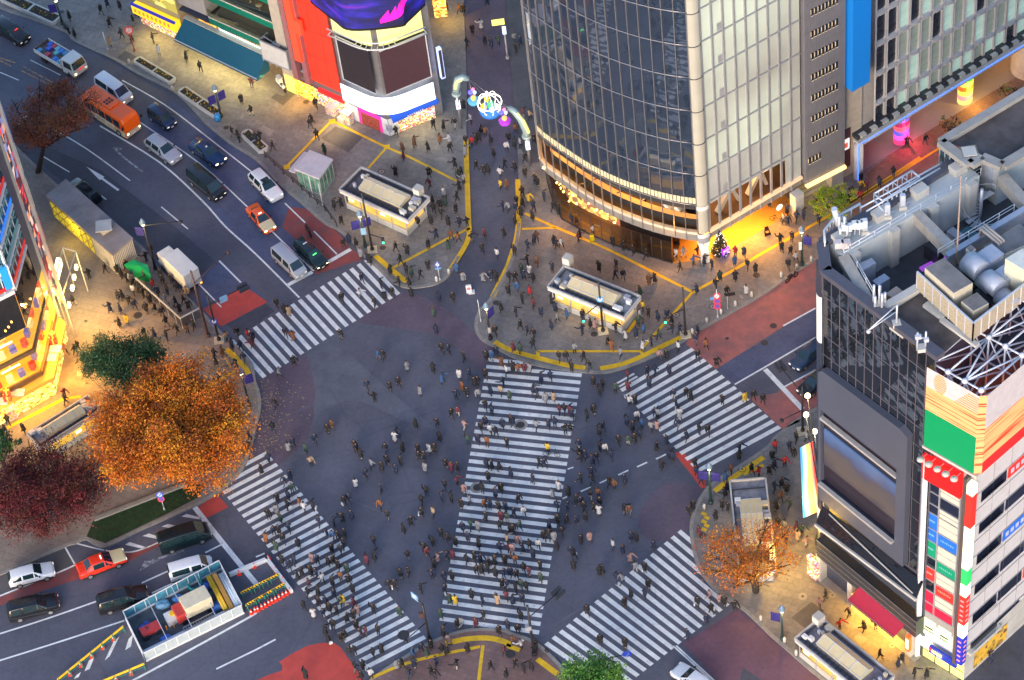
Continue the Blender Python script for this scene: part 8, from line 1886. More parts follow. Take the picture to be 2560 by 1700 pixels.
pole('sign_pole','white pole with blue and red round signs on the dark grass bed','sign',T02,1138,390,T02,265,.05,m_pwhite,[('disc',2.6,.4,BB,(.3,.45,.8)),('disc',1.9,.36,RB,BB)])
pole('street_lamp','lamp post with an indigo banner at the far upper left kerb','street lamp',T00,432,165,T00,0,.12,m_pgreen,[('lamp',0),('banner',(3.1,))])
pole('sign_pole','leaning red pole with a round red board on the upper left pavement','sign',T00,930,352,T00,180,.06,mat('pole_red',(.3,.03,.04),.5),[('disc',3.4,.6,(.6,.08,.05),(.7,.5,.45))])
pole('sign_pole','thin white post on the upper left kerb','sign',T00,745,348,T00,222,.06,m_pwhite)
pole('street_lamp','grey lamp post with indigo banners and a blue bin at its foot','street lamp',T00,1530,805,T00,620,.13,m_pgreen,[('lamp',0),('banner',(.5,3.6))])
pole('street_lamp','lamp post with an indigo banner beside the plum carriageway','street lamp',T32,100,1285,T32,1085,.12,m_pgreen,[('lamp',1),('banner',(2.7,))])
pole('street_lamp','four-globe lamp post with a yellow lit tray in the shopping street','street lamp',T10,1740,405,T10,190,.12,m_grey,[('box',5.9,(1.5,.8,.25),(-.6,0,0),glow('tray_yellow',(1,.85,.15),1.5)),('box',4.6,(.45,.45,.9),(0,-.1,0),glow('lantern_white',(.7,.8,1),1.4))])
pole('flag_pole','left of two thin white poles by the lift kiosk','pole',T10,395,1365,T10,1215,.05,m_pwhite);pole('flag_pole','right of two thin white poles by the lift kiosk','pole',T10,462,1420,T10,1275,.05,m_pwhite)
p=P(T00,1508,830,KH);b=MB();b.lathe(p,((.36,0),(.4,.8),(.3,.95),(0,1.0)),14);tag(b.build('litter_bin',mat('bin_blue',(.03,.25,.6),.4)),'bright blue bin at the foot of the grey lamp post','bin')
p=P(T11,1475,455);b=MB();b.box(p+Z*.6,(.6,.2,1.2),mi=0);b.box(p+Vector((.25,0,.05)),(.7,.6,.1),mi=0);b.ball(p+Vector((0,-.1,.75)),(.2,.03,.2),10,5,1);b.box(p+Vector((0,-.135,.75)),(.22,.02,.06),mi=0);tag(b.build('no_entry_stand',[m_wpaint,mat('noentry_red',(.65,.02,.05),.5)]),'white no-entry stand board between the two rounded kerbs','sign')
for i,(t_,u,v)in enumerate(((T21,1248,735),(T21,1348,660),(T21,1446,600),(T21,1545,545),(T21,1658,480),(T31,92,345),(T31,200,290),(T31,300,235),(T11,1250,375),(T11,1335,322),(T00,895,440),(T00,1195,625),(T22,1330,380),(T32,115,1300),(T22,1720,1150),(T32,195,1390))):
 p=P(t_,u,v,KH);b=MB();b.lathe(p,((.16,0),(.17,.55),(.12,.72),(0,.78)),10);tag(b.build('bollard',m_concl),('stone bollard, %s along the kerb from the right zebra past the corner tower'%ordn[i])if i<8 else('stone bollard left of the arrow plate pole','stone bollard at the end of the yellow strip by the arrow plates','stone bollard at the left end of the middle flower bed','stone bollard at the right end of the middle flower bed','stone bollard by the twin-banner lamp post','stone bollard before the lamp post on the plum carriageway','stone bollard under the orange brown tree','stone bollard at the purple-grey entrance corner')[i-8],'bollard','stone bollards along the kerbs')
# ================================================================== THE ILLUMINATED ARCH
z12=zpt(1120,160,240,1447)
m_arch=mat('arch_tube',(.3,.42,.44),.4,.2,var=.05);m_lime=glow('arch_lime',(1,.9,.2),1.6);m_neon=glow('neon_white',(1,.97,.85),3.2)
for k,(bs,rg_,pts,lab)in enumerate((((205,975),(135,440),((130,330,7.2),(150,230,8.2),(220,205,8.6),(310,225,8.2)),'left curved lamp arm of the illuminated street arch'),((1238,1530),(1185,1080),((1180,1000,5.6),(1100,830,7.4),(1000,710,8.2),(915,660,8.4)),'right curved lamp arm of the illuminated street arch'))):
 base=S(*z12(*bs));hR=ztop_(base,z12(*rg_)[1]);t=thing('arch_lamp',lab,'lamp',base)
 b=MB();b.tube([base,base+Z*hR],.16,10);b.build('post',m_steel,t)
 b=MB();b.box(base+Z*(hR*.68),(.5,.5,1.0),mi=0);b.ball(base+Vector((0,-.26,hR*.68)),(.14,.03,.14),8,5,1);b.build('light_box',[MATS['lantern_white'],mat('emblem_mark',(.25,.05,.3),.5,emit=(.4,.05,.3),es=.4)],t)
 pp=[base+Z*hR]+[S(*z12(u,v),z_)for u,v,z_ in pts]
 b=MB();b.tube(smooth_3(pp)if 0 else pp,[.42,.45,.45,.4,.3],12);b.lathe(base+Z*(hR-.2),((.3,-.3),(.55,0),(.55,.25),(.42,.3)),12);b.build('curved_arm',m_arch,t)
 b=MB();d=Vector((.25 if k else-.2,-.36,-.05));b.tube([pp[i]+d for i in((1,2,3)if k==0 else(1,2,3))],.16,6);b.build('lime_panel',m_lime,t)
gc=S(*z12(628,590),6.2);R0=1.42
t=thing('illuminated_globe','glowing wire globe with flowers hung between the arch arms over the street','light display',gc)
for i in range(4):
 b=MB();a=i*math.pi/4+.2;b.tube([gc+Vector((R0*math.cos(a)*math.cos(q*.393),R0*math.sin(a)*math.cos(q*.393),R0*math.sin(q*.393)))for q in range(16)],.036,5,closed=True);b.build('neon_ring',m_neon,t)
b=MB();b.tube([gc+Vector((R0*math.cos(q*.393),R0*math.sin(q*.393),.1))for q in range(16)],.036,5,closed=True);b.build('neon_ring',m_neon,t)
b=MB();b.lathe(gc,((1.15,-1.5),(1.3,-1.1),(1.3,-1.05),(0,-1.04)),20,0);b.build('blue_tray',glow('tray_blue',(.04,.2,.7),.6),t)
for nm,cc_,q,s in(('green_cone',(.05,.4,.2),(.1,0,-.3),.45),('yellow_bloom',(.9,.6,.02),(-.75,-.2,-.3),.36),('yellow_bloom',(.9,.7,.05),(-.3,.2,.55),.3),('pale_figure',(.7,.9,1),(.15,-.5,-.6),.3),('white_bloom',(1,.9,.7),(.8,-.3,-.4),.3)):b=MB();b.ball(gc+Vector(q),(s,s,s*1.4),9,6);b.build(nm,glow(nm,cc_,.9),t)
lamp('globe_light',gc-Z*1.9,(.9,.8,1),110,size=.8)
for k,(u,v,lab)in enumerate(((385,545,'small lit basket with an orange figure left of the globe'),(855,850,'small lit basket with an orange figure right of the globe'))):
 p=S(*z12(u,v),5.6);t=thing('hanging_basket',lab,'light display',p);b=MB();b.lathe(p,((.62,-.4),(.72,0),(.7,.02),(0,.03)),16);b.build('drum',glow('drum_%d'%k,((.1,.4,.6),(.4,.05,.6))[k],.6),t);b=MB();b.ball(p+Z*.35,(.3,.3,.35),9,6);b.build('orange_figure',glow('figure_orange',(1,.42,.08),1.4),t)
 for j,(dx,dz,cc_)in enumerate(((-.25,1.,(.1,.1,1)),(.25,.9,(.5,.8,1)),(.1,1.4,(1,.2,.4)))):b=MB();q=p+Vector((dx,.3,dz));b.ball(q,.22+.08*(j==0),8,6);b.tube([q,q-Z*(dz-.1)],.02,4);b.build('neon_ball',glow('ball_%d'%j,cc_,1.4),t)
b=MB();pa,pb=S(*z12(310,225),8.2),S(*z12(915,660),8.4)
for q in(gc+Z*1.42,S(*z12(385,545),5.7),S(*z12(855,850),5.7)):b.tube([pa,q],.02,4);b.tube([pb,q],.02,4)
tag(b.build('suspension_wires',m_steel),'thin wires holding the globe between the two curved arms','wires')
# ================================================================== PEOPLE
PPL={T00:'490 150 k;705 110 k;765 195 k;525 270 k;850 275 n;770 330 t;920 300 k;930 185 k;950 130 m;1065 305 k;1105 385 w;1295 430 k;1395 505 k;835 75 k;750 60 n;1675 725 k;1745 810 k;1745 610 m;1610 950 k',T10:'420 755 k;380 895 k;395 865 k;428 975 k;120 1050 k;480 1075 e;35 990 k;5 985 n;1320 85 k;1405 100 o;1440 105 k;1500 240 p;1560 210 w;1460 335 n;1585 315 k;1630 335 n;1680 320 e;1600 40 n;1440 770 k;1490 860 g;1380 890 k;1230 900 k;1300 910 k;975 950 k;1100 1025 B;1195 1055 k;1275 1000 o;1345 1060 k;1345 1000 w;1450 1090 g;1455 1010 k;1495 1015 r;1525 1000 b;1545 985 k;1560 930 k;1590 950 B;1625 1000 m;1735 1050 w;1750 980 b;1645 1090 k;1720 1170 k;1525 1180 k;1580 1210 k;1610 1210 k;1690 1235 w;1695 1310 y;1735 1310 B;1380 1170 k;1395 1240 e;1425 1230 k;1440 1280 w;1410 1330 k;1200 1230 k;1205 1310 m;1020 1060 B;1025 1115 m;970 1230 B;1305 1370 w;1315 1440 e;1225 1420 B;1235 1485 k;1280 1450 k;1395 1400 k;1385 1480 k;1285 1520 k;1710 1460 w;1750 1465 g;1215 1565 k;1335 1575 k;1410 1568 n;1465 1578 m;1120 1568 k;545 1455 k;595 1445 r;595 1560 k',T20:'20 300 g;30 380 k;65 330 n;80 830 m;125 835 t;30 925 o;20 1030 k;60 1030 w;155 1000 k;90 1135 k;25 1185 k;95 1230 k;165 1275 k;180 1300 k;225 1400 n;120 1410 y;75 1370 k;35 1420 m;75 1440 k;30 1470 n;155 1470 n;145 1535 w;65 1510 k;25 1560 k;285 1470 k;325 1485 p;420 1560 n;450 1560 k',T30:'960 1020 k;1085 1005 k;640 1270 B;640 1320 y;680 1325 m;770 1310 w;865 1235 k;575 1370 n;635 1395 r;525 1410 e;560 1430 k;375 1420 k;355 1500 k;350 1560 n;245 1530 n;195 1545 p;135 1565 p;105 1550 g;130 1495 B;10 1440 k',T01:'735 330 k;820 335 k;625 370 k;850 365 k;885 390 k;930 430 k;905 395 g;825 515 t;855 510 k;900 550 k;940 580 B;770 600 n;840 605 b;835 705 k;885 680 y;970 470 m;1000 500 k;1045 540 k;930 480 w;1020 600 k;1085 610 k;1130 630 k;1160 700 k;1235 750 k;1305 750 B;1350 715 k;1005 770 t;1075 780 n;1160 795 m;550 870 k;530 890 k;590 935 n;625 935 k;460 890 p;455 1190 m;460 1235 B;175 1430 k;50 1445 k;65 1380 k;1010 380 e;1070 440 r;1130 400 k;1120 370 k;1190 400 k;1165 480 k;1100 480 n;1235 460 m;1295 480 t;1275 540 k;1225 560 k;1310 580 k;1150 540 g;1250 610 k;1050 190 k;1020 250 t;880 310 k;1575 800 t;1650 760 m;1720 780 r;1755 790 w;1610 855 n;1670 860 n;1490 920 k;1500 970 k;1545 905 B;1590 970 t;1640 995 r;1695 940 p;1750 830 m;1530 1100 k;1735 1490 w;1725 1560 k;520 550 k',T11:'610 150 k;650 125 o;695 140 k;730 220 g;795 265 k;775 245 n;935 340 B;735 390 p;720 495 w;600 525 k;825 560 k;870 430 w;945 485 k;995 415 k;1065 420 k;1080 495 k;970 180 k;1050 205 k;1005 270 k;1045 340 k;1080 355 e;1140 370 k;1195 305 k;1195 160 k;1250 90 b;1355 100 o;1405 115 o;1335 170 e;1495 110 k;1570 190 o;1670 225 w;1390 320 b;1435 385 g;1575 385 g;1625 375 n;1665 385 k;1270 520 w;1365 520 k;1230 625 e;1250 750 w;1290 875 k;1335 885 n;1440 935 k;1750 480 k;1700 595 k;1660 760 k;1755 390 k;1585 80 m;1720 75 k;205 610 k;150 565 k;235 620 t;210 765 n;265 790 o;590 780 k;265 960 k;165 1040 g;145 1255 k;125 1425 k;415 1500 n;265 1530 t;230 1560 g;500 1430 k;530 1400 B;690 1545 k;700 1565 b;350 1568 e;850 920 b;888 920 B;1050 1000 g;775 1130 o;825 1215 k;930 1135 m;990 1110 p;1140 1170 g;1230 1015 k;1290 1085 b;1410 1055 w;1485 1050 w;1385 1195 n;1430 1140 o;1465 1175 o;1355 1325 k;1400 1310 m;1255 1390 k;1110 1400 k;990 1470 n;965 1490 w;1275 1490 k;1445 1410 p;1470 1510 e;1020 1565 k;905 1565 k;1125 1568 k;1205 1568 w;1240 1568 k;1540 1100 k;1515 1110 k;1540 1190 g;1590 1050 k;1595 925 t;1630 920 b;1665 895 n;1700 970 B;1735 1030 w;1625 1170 t;1695 1170 t;1755 1200 e;1715 1110 n;1590 1275 k;1635 1310 n;1590 1380 n;1710 1395 n;1765 1370 k;1560 1420 m;1625 1440 w;1665 1455 k;1540 1500 n;1600 1520 o;1740 1530 k',T21:'20 210 k;110 170 n;155 130 m;175 110 B;310 160 n;295 140 k;345 150 w;460 110 m;470 95 k;565 60 w;110 270 k;175 280 B;70 330 e;125 340 w;85 375 n;150 385 k;25 390 k;280 320 t;125 480 r;40 450 b;75 540 k;150 570 m;30 630 k;205 625 n;280 550 o;305 600 m;315 665 g;275 720 n;385 640 b;60 720 m;110 745 m;155 780 p;490 650 k;545 705 r;575 715 p;490 755 o;15 870 m;60 880 e;150 855 k;330 935 p;375 940 b;435 885 g;500 940 m;540 1000 k;415 1010 k;605 320 k;725 300 k;770 370 n;715 370 n;950 410 B;990 400 k;1280 470 n;905 590 y;890 485 e;945 630 k;885 650 w;1010 660 p;1075 640 o;875 690 e;910 740 b;860 780 n;790 790 w;720 735 k;665 830 k;690 865 o;755 910 g;905 860 w;965 830 n;1015 785 e;1110 740 B;1160 750 n;1105 680 k;700 140 k;770 170 B;845 200 k;925 230 k;1135 225 w;1185 220 w;1165 315 k;1255 275 b;1285 210 k;1330 275 k;1385 300 k;1540 275 b;1545 215 r;1605 215 n;1630 300 k;1685 330 k;1440 385 e;1545 385 k;1410 440 k;1485 485 k;1620 480 w;1285 755 n;1270 810 n;1345 850 o;1285 925 k;1415 965 p;1150 865 w;1020 920 p;1070 920 B;935 1030 B;990 1030 n;1090 1025 n;800 1060 m;805 1140 m;950 1115 n;715 1150 e;565 1110 k;610 1175 k;630 1130 o;1120 1190 n;1205 1180 B;1240 1205 t;1610 1215 y;1670 1200 k;1735 1225 k;1455 1230 k;1140 1275 n;990 1320 n;1010 1330 g;815 1240 w;855 1235 t;865 1340 w;1160 1330 w;1150 1395 n;1210 1480 n;1295 1440 k;1355 1440 t;795 1380 n;900 1400 b;835 1420 p;965 1420 g;1005 1410 p;740 1510 k;805 1510 e;850 1500 m;885 1470 n;1070 1515 t;1000 1555 k;630 1415 n;605 1450 k;520 1340 k;570 1300 p;610 1560 k;645 1565 w;470 1540 n;250 1570 y;15 1390 n;170 1410 g;255 1395 n;300 1395 n;370 1435 k;410 1440 k;330 1300 m;365 1300 k;405 1310 m;420 1335 n;235 1220 g;290 1210 t;150 1160 w;175 1180 n;205 1085 n;270 1070 n;10 1010 k;45 1015 o;90 1010 m;125 1015 g;1575 1568 t',T31:'95 180 k;85 130 k;165 110 k;155 205 k;195 250 w;140 300 k;265 130 k;270 1490 w;195 1500 k;50 1560 r;150 1560 n',T12:'95 75 n;45 150 b;205 220 n;240 185 B;255 275 e;155 340 t;230 330 t;310 370 o;340 410 w;400 400 k;225 390 k;150 420 w;90 455 p;175 480 e;235 550 r;130 570 p;165 560 k;75 620 o;195 620 k;145 680 e;300 655 t;440 500 n;500 590 n;545 510 n;605 480 k;670 460 n;620 580 k;540 600 b;590 700 k;530 690 k;610 660 k;570 600 k;185 770 k;235 800 n;270 775 n;295 880 k;325 855 p;395 760 p;430 770 w;385 850 B;425 860 n;465 900 w;375 930 m;365 995 k;435 985 k;505 780 k;540 770 o;575 800 m;635 830 e;590 880 o;645 900 k;535 920 t;545 1005 n;610 1040 y;675 970 m;595 1060 e;440 1060 k;490 1050 n;340 1090 k;405 1140 w;470 1140 n;515 1100 k;565 1115 w;635 1170 o;680 1150 k;710 1120 p;685 1060 m;820 1115 k;540 1215 k;595 1305 o;625 1280 k;700 1220 o;735 1275 p;765 1260 m;850 1260 k;485 1260 k;510 1320 k;655 1410 k;690 1400 k;815 1415 k;875 1390 k;690 1510 k;750 1500 k;800 1560 w;350 1565 k;735 1560 k;1000 1125 e;385 85 t;730 40 k;765 170 n;805 110 g;875 125 k;910 80 k;970 140 w;1005 90 w;1175 130 g;1130 50 k;1170 50 k;1315 100 k;1355 130 m;1400 125 k;695 240 w;870 275 n;615 360 k;650 340 n;865 385 o;915 465 k;1185 300 k;1310 255 k;1395 220 m;1440 275 p;1150 360 b;1150 435 k;1230 440 t;1290 340 n;1355 345 k;1025 555 k;1075 500 k;825 745 k;820 640 k;770 770 m;1060 850 k;1055 740 k;1005 860 m;925 940 k;965 940 k;1145 970 t;1285 590 k;1330 615 k;1385 645 t;1170 690 t;1230 650 w;1190 715 m;1260 755 p;1235 800 k;1220 870 p;1325 740 m;1365 735 m;1305 880 n;1360 880 k;1310 970 t;1600 110 n;1635 115 k;1685 120 k;1610 190 k;1765 170 n;1570 280 k;1660 310 n;1700 270 k;1480 355 g;1425 380 k;1580 380 o;1620 390 n;1680 395 k;1730 400 n;1595 470 k;1740 480 e;1700 470 m;1435 540 n;1490 530 e;1540 535 g;1690 540 k;1765 560 k;1470 610 o;1545 660 k;1740 630 t;1690 685 r;1755 690 m;1515 740 k;1555 760 p;1460 770 k;1620 790 m;1655 780 k;1725 770 k;1530 840 B;1565 840 k;1605 830 k;1660 860 b;1715 860 n;1765 850 n;1705 930 m;1740 940 m;1495 1010 m;1570 1050 n;1345 1045 e;1385 1050 y;1675 1050 t;1735 1020 m;1580 1155 k;1285 1145 e;1395 1210 k;1430 1200 g;1525 1200 m;1685 1265 B;1745 1220 n;1300 1270 k;1340 1320 p;1215 1360 k;1150 1385 m;1090 1410 b;1190 1415 e;1295 1400 k;1325 1400 k;1470 1390 k;1255 1475 n;1395 1500 m;1100 1490 n;1020 1500 k;980 1500 g;1065 1560 n;1220 1540 b;1240 1568 w;1630 1510 k;1720 1400 m;1735 1560 k',T22:'190 95 k;225 100 n;150 210 n;325 260 w;285 310 g;315 400 b;50 350 b;85 430 w;15 440 b;55 530 e;10 560 k;40 630 p;80 690 n;125 670 m;150 730 n;185 660 w;260 530 n;225 600 B;260 600 B;295 610 g;315 670 o;25 770 o;5 690 p;85 830 B;120 850 m;200 810 b;205 890 e;35 870 m;65 940 e;105 960 k;30 970 k;75 1040 n;10 1050 n;65 1160 k;45 1250 m;10 1330 B;70 1360 w;175 1365 k;25 1490 k;85 1525 k;140 1510 k;690 50 m;480 60 k;510 45 n;465 40 o;560 80 n;550 160 n;585 60 k;1035 115 b;480 205 k;560 215 k;670 240 k;710 255 B;785 215 n;395 300 B;445 355 k;480 360 p;385 400 n;545 320 k;600 310 B;610 370 p;500 400 k;605 430 w;570 400 k;320 490 k;380 490 k;445 490 t;510 470 k;350 570 k;775 425 b;815 425 B;825 605 b;862 615 B;480 630 m;540 610 p;700 665 w;770 700 B;820 755 p;985 670 m;410 705 w;435 730 k;430 810 k;610 850 p;630 840 p;725 895 n;765 900 g;855 820 g;920 820 b;945 935 o;920 1010 n;825 1005 k;780 1065 k;520 1115 w;615 1320 k;785 1345 k;1285 1060 m;1370 1010 p;1380 1110 k;1435 1040 p;1470 1055 k;1345 1180 n;1215 1280 m;1540 1085 k;1270 110 k;1280 165 B;1310 220 n;1225 430 k;1255 395 k;1295 580 m;1490 270 n;1475 200 b;1515 150 B;1660 150 k;1570 50 o;1475 310 k;1410 470 k;1455 390 k;1495 410 k;1710 170 r;1085 45 m;1115 60 m',T32:'10 150 k;45 110 n;115 95 r;95 240 k;130 280 k;45 275 n;85 335 B;150 385 e;60 400 p;30 50 k;175 30 k;115 540 w;70 525 k;195 550 m;235 570 e;125 630 n;205 610 t;265 650 p;340 630 e;370 860 m;400 1020 k;355 1070 p;580 980 w;560 1140 k;665 1230 k;745 1225 k;495 1220 r;770 1430 k;925 1450 k;900 1490 n;1010 1560 t;1095 1560 k;1535 1460 n'}
CC={'k':('black',(.012,.012,.015)),'n':('navy',(.012,.02,.05)),'b':('blue',(.03,.085,.2)),'g':('grey',(.2,.21,.23)),'w':('white',(.42,.42,.43)),'t':('beige',(.34,.24,.15)),'r':('red',(.36,.02,.025)),'o':('orange-brown',(.2,.075,.03)),'p':('pink-beige',(.3,.19,.18)),'y':('yellow',(.55,.37,.03)),'e':('dark green',(.03,.06,.045)),'m':('maroon',(.1,.02,.035)),'B':('brown',(.12,.055,.03))}
m_skin=mat('skin',(.3,.185,.135),.6,var=0);m_shoe=mat('shoes',(.05,.05,.055),.6,var=0);m_shoew=mat('pale_shoes',(.55,.55,.55),.6,var=0)
def figure(stride,arm,bend,long):
 v=[(0,0,.93),(bend*.3,0,1.1),(bend*.7,0,1.3),(bend,0,1.43),(bend+.02,0,1.51),(bend+.035,0,1.6),(bend+.02,0,1.67)]
 rad=[.14,.125,.15,.055,.075,.1,.07];e=[(i,i+1)for i in range(6)];part=['b','c','c','c','h','h','h']
 for s in(-1,1):
  a=arm*s;i=len(v);f=stride*s
  el=(bend+a*.22,s*.23,1.13);wr=(el[0]+.1+abs(a)*.08+(.16 if arm>1 else 0),s*(.2 if arm<1 else.1),.92 if arm<1 else 1.16)
  v+=[(bend*.8,s*.17,1.35),el,wr,(wr[0]+.05,wr[1],wr[2]-.07),(wr[0]+.06,wr[1]-s*.01,wr[2]-.15),(wr[0]+.06,wr[1]-s*.05,wr[2]-.06)]
  rad+=[.078,.055,.04,.035,.02,.016];e+=[(2,i),(i,i+1),(i+1,i+2),(i+2,i+3),(i+3,i+4),(i+3,i+5)];part+=['c','c','c','s','s','s']
  i=len(v);v+=[(0,s*.09,.86),(f*.16+.02,s*.095,.48),(f*.3-(.04 if f<0 else 0),s*.1,.09 if f>=0 else.13),(f*.3+.15,s*.11,.045 if f>=0 else.06)]
  rad+=[.1,.068,.048,.042];e+=[(0,i),(i,i+1),(i+1,i+2),(i+2,i+3)];part+=['b','b','f','f']
 me=bpy.data.meshes.new('p');me.from_pydata(v,e,[]);o=bpy.data.objects.new('p',me);COL.objects.link(o)
 md=o.modifiers.new('s','SKIN');sb=o.modifiers.new('u','SUBSURF');sb.levels=1
 for i,r in enumerate(rad):me.skin_vertices[0].data[i].radius=(r,r*(1.25 if i in(1,2)else 1))
 me.skin_vertices[0].data[0].use_root=True
 bpy.context.view_layer.update();ev=o.evaluated_get(bpy.context.evaluated_depsgraph_get());m2=bpy.data.meshes.new_from_object(ev)
 bpy.data.objects.remove(o)
 V=[x.co.copy()for x in m2 .vertices];N=[x.normal.copy()for x in m2 .vertices];J=[Vector(x)for x in v]
 body,coat,hair=MB(),MB(),MB()
 for p in m2 .polygons:
  c=p.center;k=min(range(len(J)),key=lambda i:(J[i]-c).length/(rad[i]+.04));q=part[k];vs=list(p.vertices)
  body.face([V[i]for i in vs],{'h':0,'s':0,'b':1,'c':1,'f':2}[q],True)
  if q=='c' or(q=='b' and c.z>.8):coat.face([V[i]+N[i]*.022 for i in vs],0,True)
  if q=='h' and(c.x<bend+.045 or c.z>1.63)and c.z>1.47-(.1 if long else 0):hair.face([V[i]+N[i]*.022 for i in vs],0,True)
 h=J[5]
 for s in(-1,1):body.box(h+Vector((.088,s*.035,.012)),(.012,.02,.01),mi=2);body.ball(h+Vector((0,s*.098,-.01)),(.018,.012,.028),5,3,0)
 body.ball(h+Vector((.1,0,-.015)),(.02,.013,.02),5,3,0);body.box(h+Vector((.085,0,-.05)),(.012,.04,.008),mi=2)
 if long:
  rg_=[[(bend*(z-.9)*.6+rx*math.cos(a*.628)+.01,ry*math.sin(a*.628),z)for a in range(10)]for rx,ry,z in((.16,.2,1.0),(.2,.22,.75),(.24,.24,.5))]
  for a,c in zip(rg_,rg_[1:]):
   for i in range(10):coat.face([a[i],c[i],c[(i+1)%10],a[(i+1)%10]],0,True)
  hair.ball(h+Vector((-.07,0,-.14)),(.06,.1,.17),7,5,0)
 root=body.build('person',[m_skin,m_tint,m_shoe],local=True);co_=coat.build('coat',m_tint,root,local=True);ha=hair.build('hair',m_tint,root,local=True)
 for m_ in(root,co_,ha):
  bm=bmesh.new();bm.from_mesh(m_.data);bmesh.ops.remove_doubles(bm,verts=bm.verts,dist=2e-4);bm.to_mesh(m_.data);bm.free()
 return root
POSES=[figure(*a)for a in((.75,.5,.03,0),(.55,-.5,.03,1),(.12,.1,.0,1),(.15,1.4,.05,0),(.6,1.2,.08,1),(.85,-.6,.06,0))]
pts=[]
for t,s in PPL.items():
 for q in s.split(';'):u,v,c=q.split();c=random.choice('kkn')if c in 'optBmbr' and random.random()<.5 else random.choice('kgn')if c=='w' and random.random()<.35 else c;pts.append((P(t,float(u),float(v)),c,px(t,float(u),float(v))))
def inpoly(p,q):
 r=False
 for a,b in zip(q,q[-1:]+q[:-1]):
  if(a.y>p.y)!=(b.y>p.y)and p.x<(b.x-a.x)*(p.y-a.y)/(b.y-a.y)+a.x:r=not r
 return r
PAVES=[[Vector((p[0],p[1],0))for p in k]for k in(KA+KA_rest,KB+SP(2800,-300,1300,-300)+TP(T20,20,0,35,900,50,1400),KC+SP(-300,1500,-400,300),KD+SP(2200,1900,2900,1900,2900,900),KE+SP(1440,1800,870,1800))]
ZB_=[('zebra crossing at the upper left',SP(905,640,990,740,640,950,570,870)),('wide middle zebra',SP(1215,890,1460,920,1350,1590,1095,1560)),('right zebra',SP(1545,960,1730,860,1960,1070,1735,1180)),('lower right zebra',SP(1700,1320,1865,1480,1590,1700,1350,1610)),('lower left zebra',SP(530,1200,660,1130,1070,1600,920,1690))]
def zone(p,s):
 for n,q in ZB_:
  if inpoly(p,q):
   ys=[proj(a)[1]for a in q];k=int(3*(s[1]-min(ys))/(max(ys)-min(ys)+.1));return('top','middle','foot')[max(0,min(2,k))]+' of the '+n,0.
 for q,k in zip(PAVES,range(5)):
  if inpoly(p,q):
   x,y=s
   if k==0:return('flower bed pavement' if x<640 else 'pavement by the screens' if y<400 else 'north kerb corner'),KH
   if k==1:return('pavement behind the right zebra' if x>1750 else 'pavement left of its entrance' if x<1400 else 'tower entrance pavement'),KH
   if k==2:return('smoking pen' if 300<x<520 and y<830 else 'pavement near the orange tree' if x>400 else 'golden shop pavement'),KH
   return(('black store pavement' if y<1300 else 'wine awning pavement'),'bottom corner pavement')[k-3],KH
 x,y=s
 return('shopping street' if y<620 and 1100<x<1420 else 'left side of the junction' if x<950 else('upper' if y<900 else 'lower')+' junction centre' if x<1250 else 'junction right of the wide zebra'),0.
pts.sort(key=lambda q:-q[2][1])
rp_=random.Random(11);HAIR=[(.015,.011,.01),(.03,.018,.012),(.09,.05,.025),(.012,.01,.01)];TRO=[('black',(.012,.012,.014)),('dark blue',(.02,.035,.075)),('grey',(.12,.12,.13)),('pale',(.4,.36,.3))]
keys,rest={},[]
for i,(p,c,s)in enumerate(pts):
 k=rp_.randrange(6);zn,z=zone(p,s);a=rp_.uniform(0,6.283)
 if 'zebra' in zn or 'junction' in zn:a=rp_.choice((1.3,-1.8))+rp_.gauss(0,.6)
 tr=rp_.choices(TRO,(8,3,1,.5))[0];sc_=rp_.uniform(1.02,1.12);h_=rp_.choice(HAIR);loc=Vector((p.x,p.y,z+.01))
 if i<300:
  o=copy_tree(POSES[k]);o.location=loc;o.rotation_euler=(0,0,a);o.scale=(sc_,)*3;o.color=(*tr[1],1);o['category']='person';o['group']='people on the crossing'
  for ch in o.children:ch.color=(*(CC[c][1]if ch.name.startswith('coat')else h_),1)
  keys.setdefault((CC[c][0]+(' long coat' if k in(1,2,4)else ' jacket'),zn),[]).append((s[0],o))
  if c in 'k' and i%9==4:
   b=MB();d=Vector((math.cos(a),math.sin(a),0));q=loc+Vector((d.y,-d.x,0))*.3+d*.1+Z*.6;b.box(q,(.34,.12,.34),(d,Vector((d.y,-d.x,0)),Z));b.tube([q+d*-.1+Z*.17,q+Z*.32,q+d*.1+Z*.17],.012,4);o['bag']=1;bag=b.build('shopping_bag',m_wpaint);bag['category']='bag';bag['group']='shopping bags';o['bagname']=bag.name
 else:rest.append((k,loc,a,sc_,c,tr[1],h_))
for(g,zn),L_ in keys.items():
 L_.sort(key=lambda q:q[0]);n=len(L_)
 for i,(x,o)in enumerate(L_):
  od='' if n==1 else(('left' if i==0 else 'right')+' of two' if n==2 else 'leftmost' if i==0 else 'rightmost' if i==n-1 else(ordn[i]if i<10 else '%dth'%(i+1))+' from left')
  o['label']='person in %s, %s%s'%(g,zn,', '+od if od else '')
  if 'bag' in o:bpy.data.objects[o['bagname']]['label']=('white bag held in %s, %s%s'%(g,zn,', '+od if od else ''));del o['bag'],o['bagname']
b=MB();cols={}
def cmat(n,c):
 if n not in cols:cols[n]=(len(cols),mat('crowd_'+n,c,.8,var=0))
 return cols[n][0]
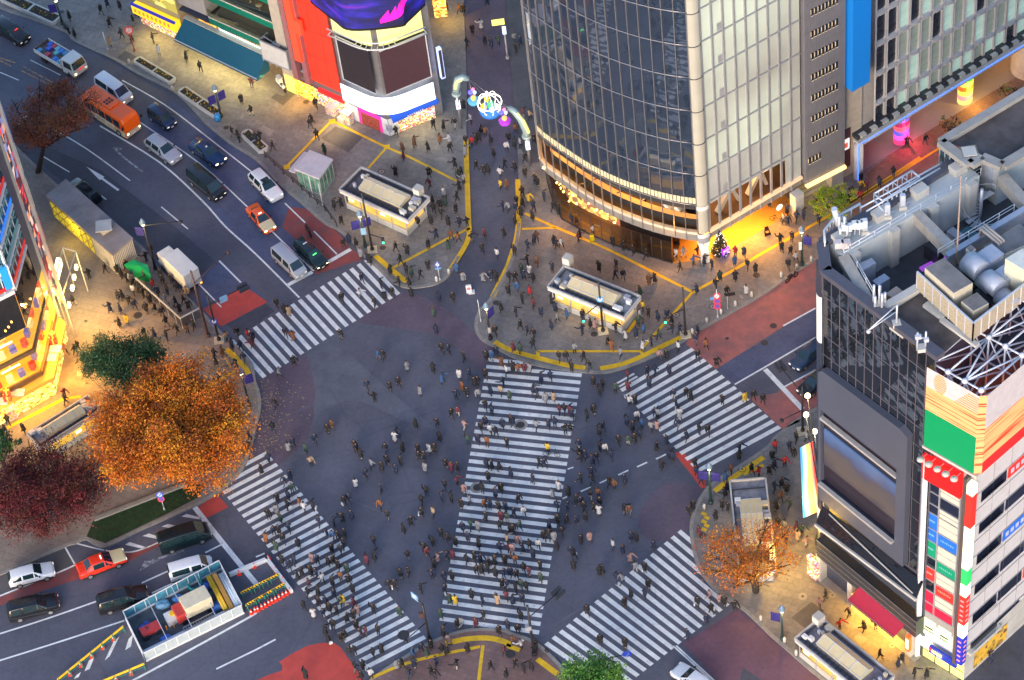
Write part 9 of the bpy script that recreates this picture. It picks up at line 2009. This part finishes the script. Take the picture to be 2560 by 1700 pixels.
for k,loc,a,sc_,c,tr,h_ in rest:
 M_=Matrix.LocRotScale(loc,Matrix.Rotation(a,3,'Z').to_quaternion(),(sc_,)*3)
 for o,nm,cc_ in[(POSES[k],'trousers_%.3f'%tr[0],tr)]+[(ch,('coat_'+c)if ch.name.startswith('coat')else 'hair_%.3f'%h_[0],CC[c][1]if ch.name.startswith('coat')else h_)for ch in POSES[k].children]:
  i0=len(b.v);b.v+=[M_@x.co for x in o.data.vertices];m_i=cmat(nm,cc_);sk,sh=cmat('skin',(.3,.185,.135)),cmat('shoes',(.05,.05,.055))
  for p in o.data.polygons:b.f.append(tuple(i0+q for q in p.vertices));b.mi.append((sk,m_i,sh)[p.material_index]if o is POSES[k]else m_i);b.sm.append(True)
struct(b.build('crowd',[m_ for _,m_ in sorted(cols.values(),key=lambda q:q[0])]),'stuff')
for i,(j,k)in enumerate(((6,2),(7,3),(9,3),(10,2),(12,3),(13,2),(14,3),(15,2),(17,3),(18,2),(20,3),(21,3),(23,2),(24,3))):
 o=copy_tree(POSES[k]);d=-cn[j];o.location=cv[j].lerp(cv[j+1],rp_.random())-cn[j]*rp_.uniform(2.2,2.9)+Z*(ZBT-.34);o.rotation_euler=(0,0,math.atan2(cn[j].y,cn[j].x));c=rp_.choice('kkkngwtoB');o.color=(.02,.02,.02,1)
 for ch in o.children:ch.color=(*(CC[c][1]if ch.name.startswith('coat')else rp_.choice(HAIR)),1)
 o['label']='person in %s at the cafe window counter, %s of fourteen from the left'%(CC[c][0],(list(ordn)+['eleventh','twelfth','thirteenth','last'])[i]);o['category']='person';o['group']='cafe customers'
for o in POSES:
 for q in list(o.children)+[o]:bpy.data.objects.remove(q)
q=P(T21,555,95,KH);b=MB();b.box(q+Z*.4,(.5,.3,.7));b.bar(q+Vector((-.15,0,.75)),q+Vector((-.15,0,1.05)),.03);b.bar(q+Vector((.15,0,.75)),q+Vector((.15,0,1.05)),.03);b.bar(q+Vector((-.15,0,1.05)),q+Vector((.15,0,1.05)),.03)
tag(b.build('suitcase',mat('suitcase_yellow',(.75,.6,.01),.4),bevel=.04),'bright yellow suitcase standing before the corner tower cafe glass','suitcase')
q=P(T11,890,490);b=MB();b.box(q+Z*.45,(.55,.35,.8));b.bar(q+Z*.85,q+Vector((-.1,.15,1.1)),.04);tag(b.build('suitcase',m_trim,bevel=.04),'black suitcase pulled over the zebra at the upper left','suitcase')
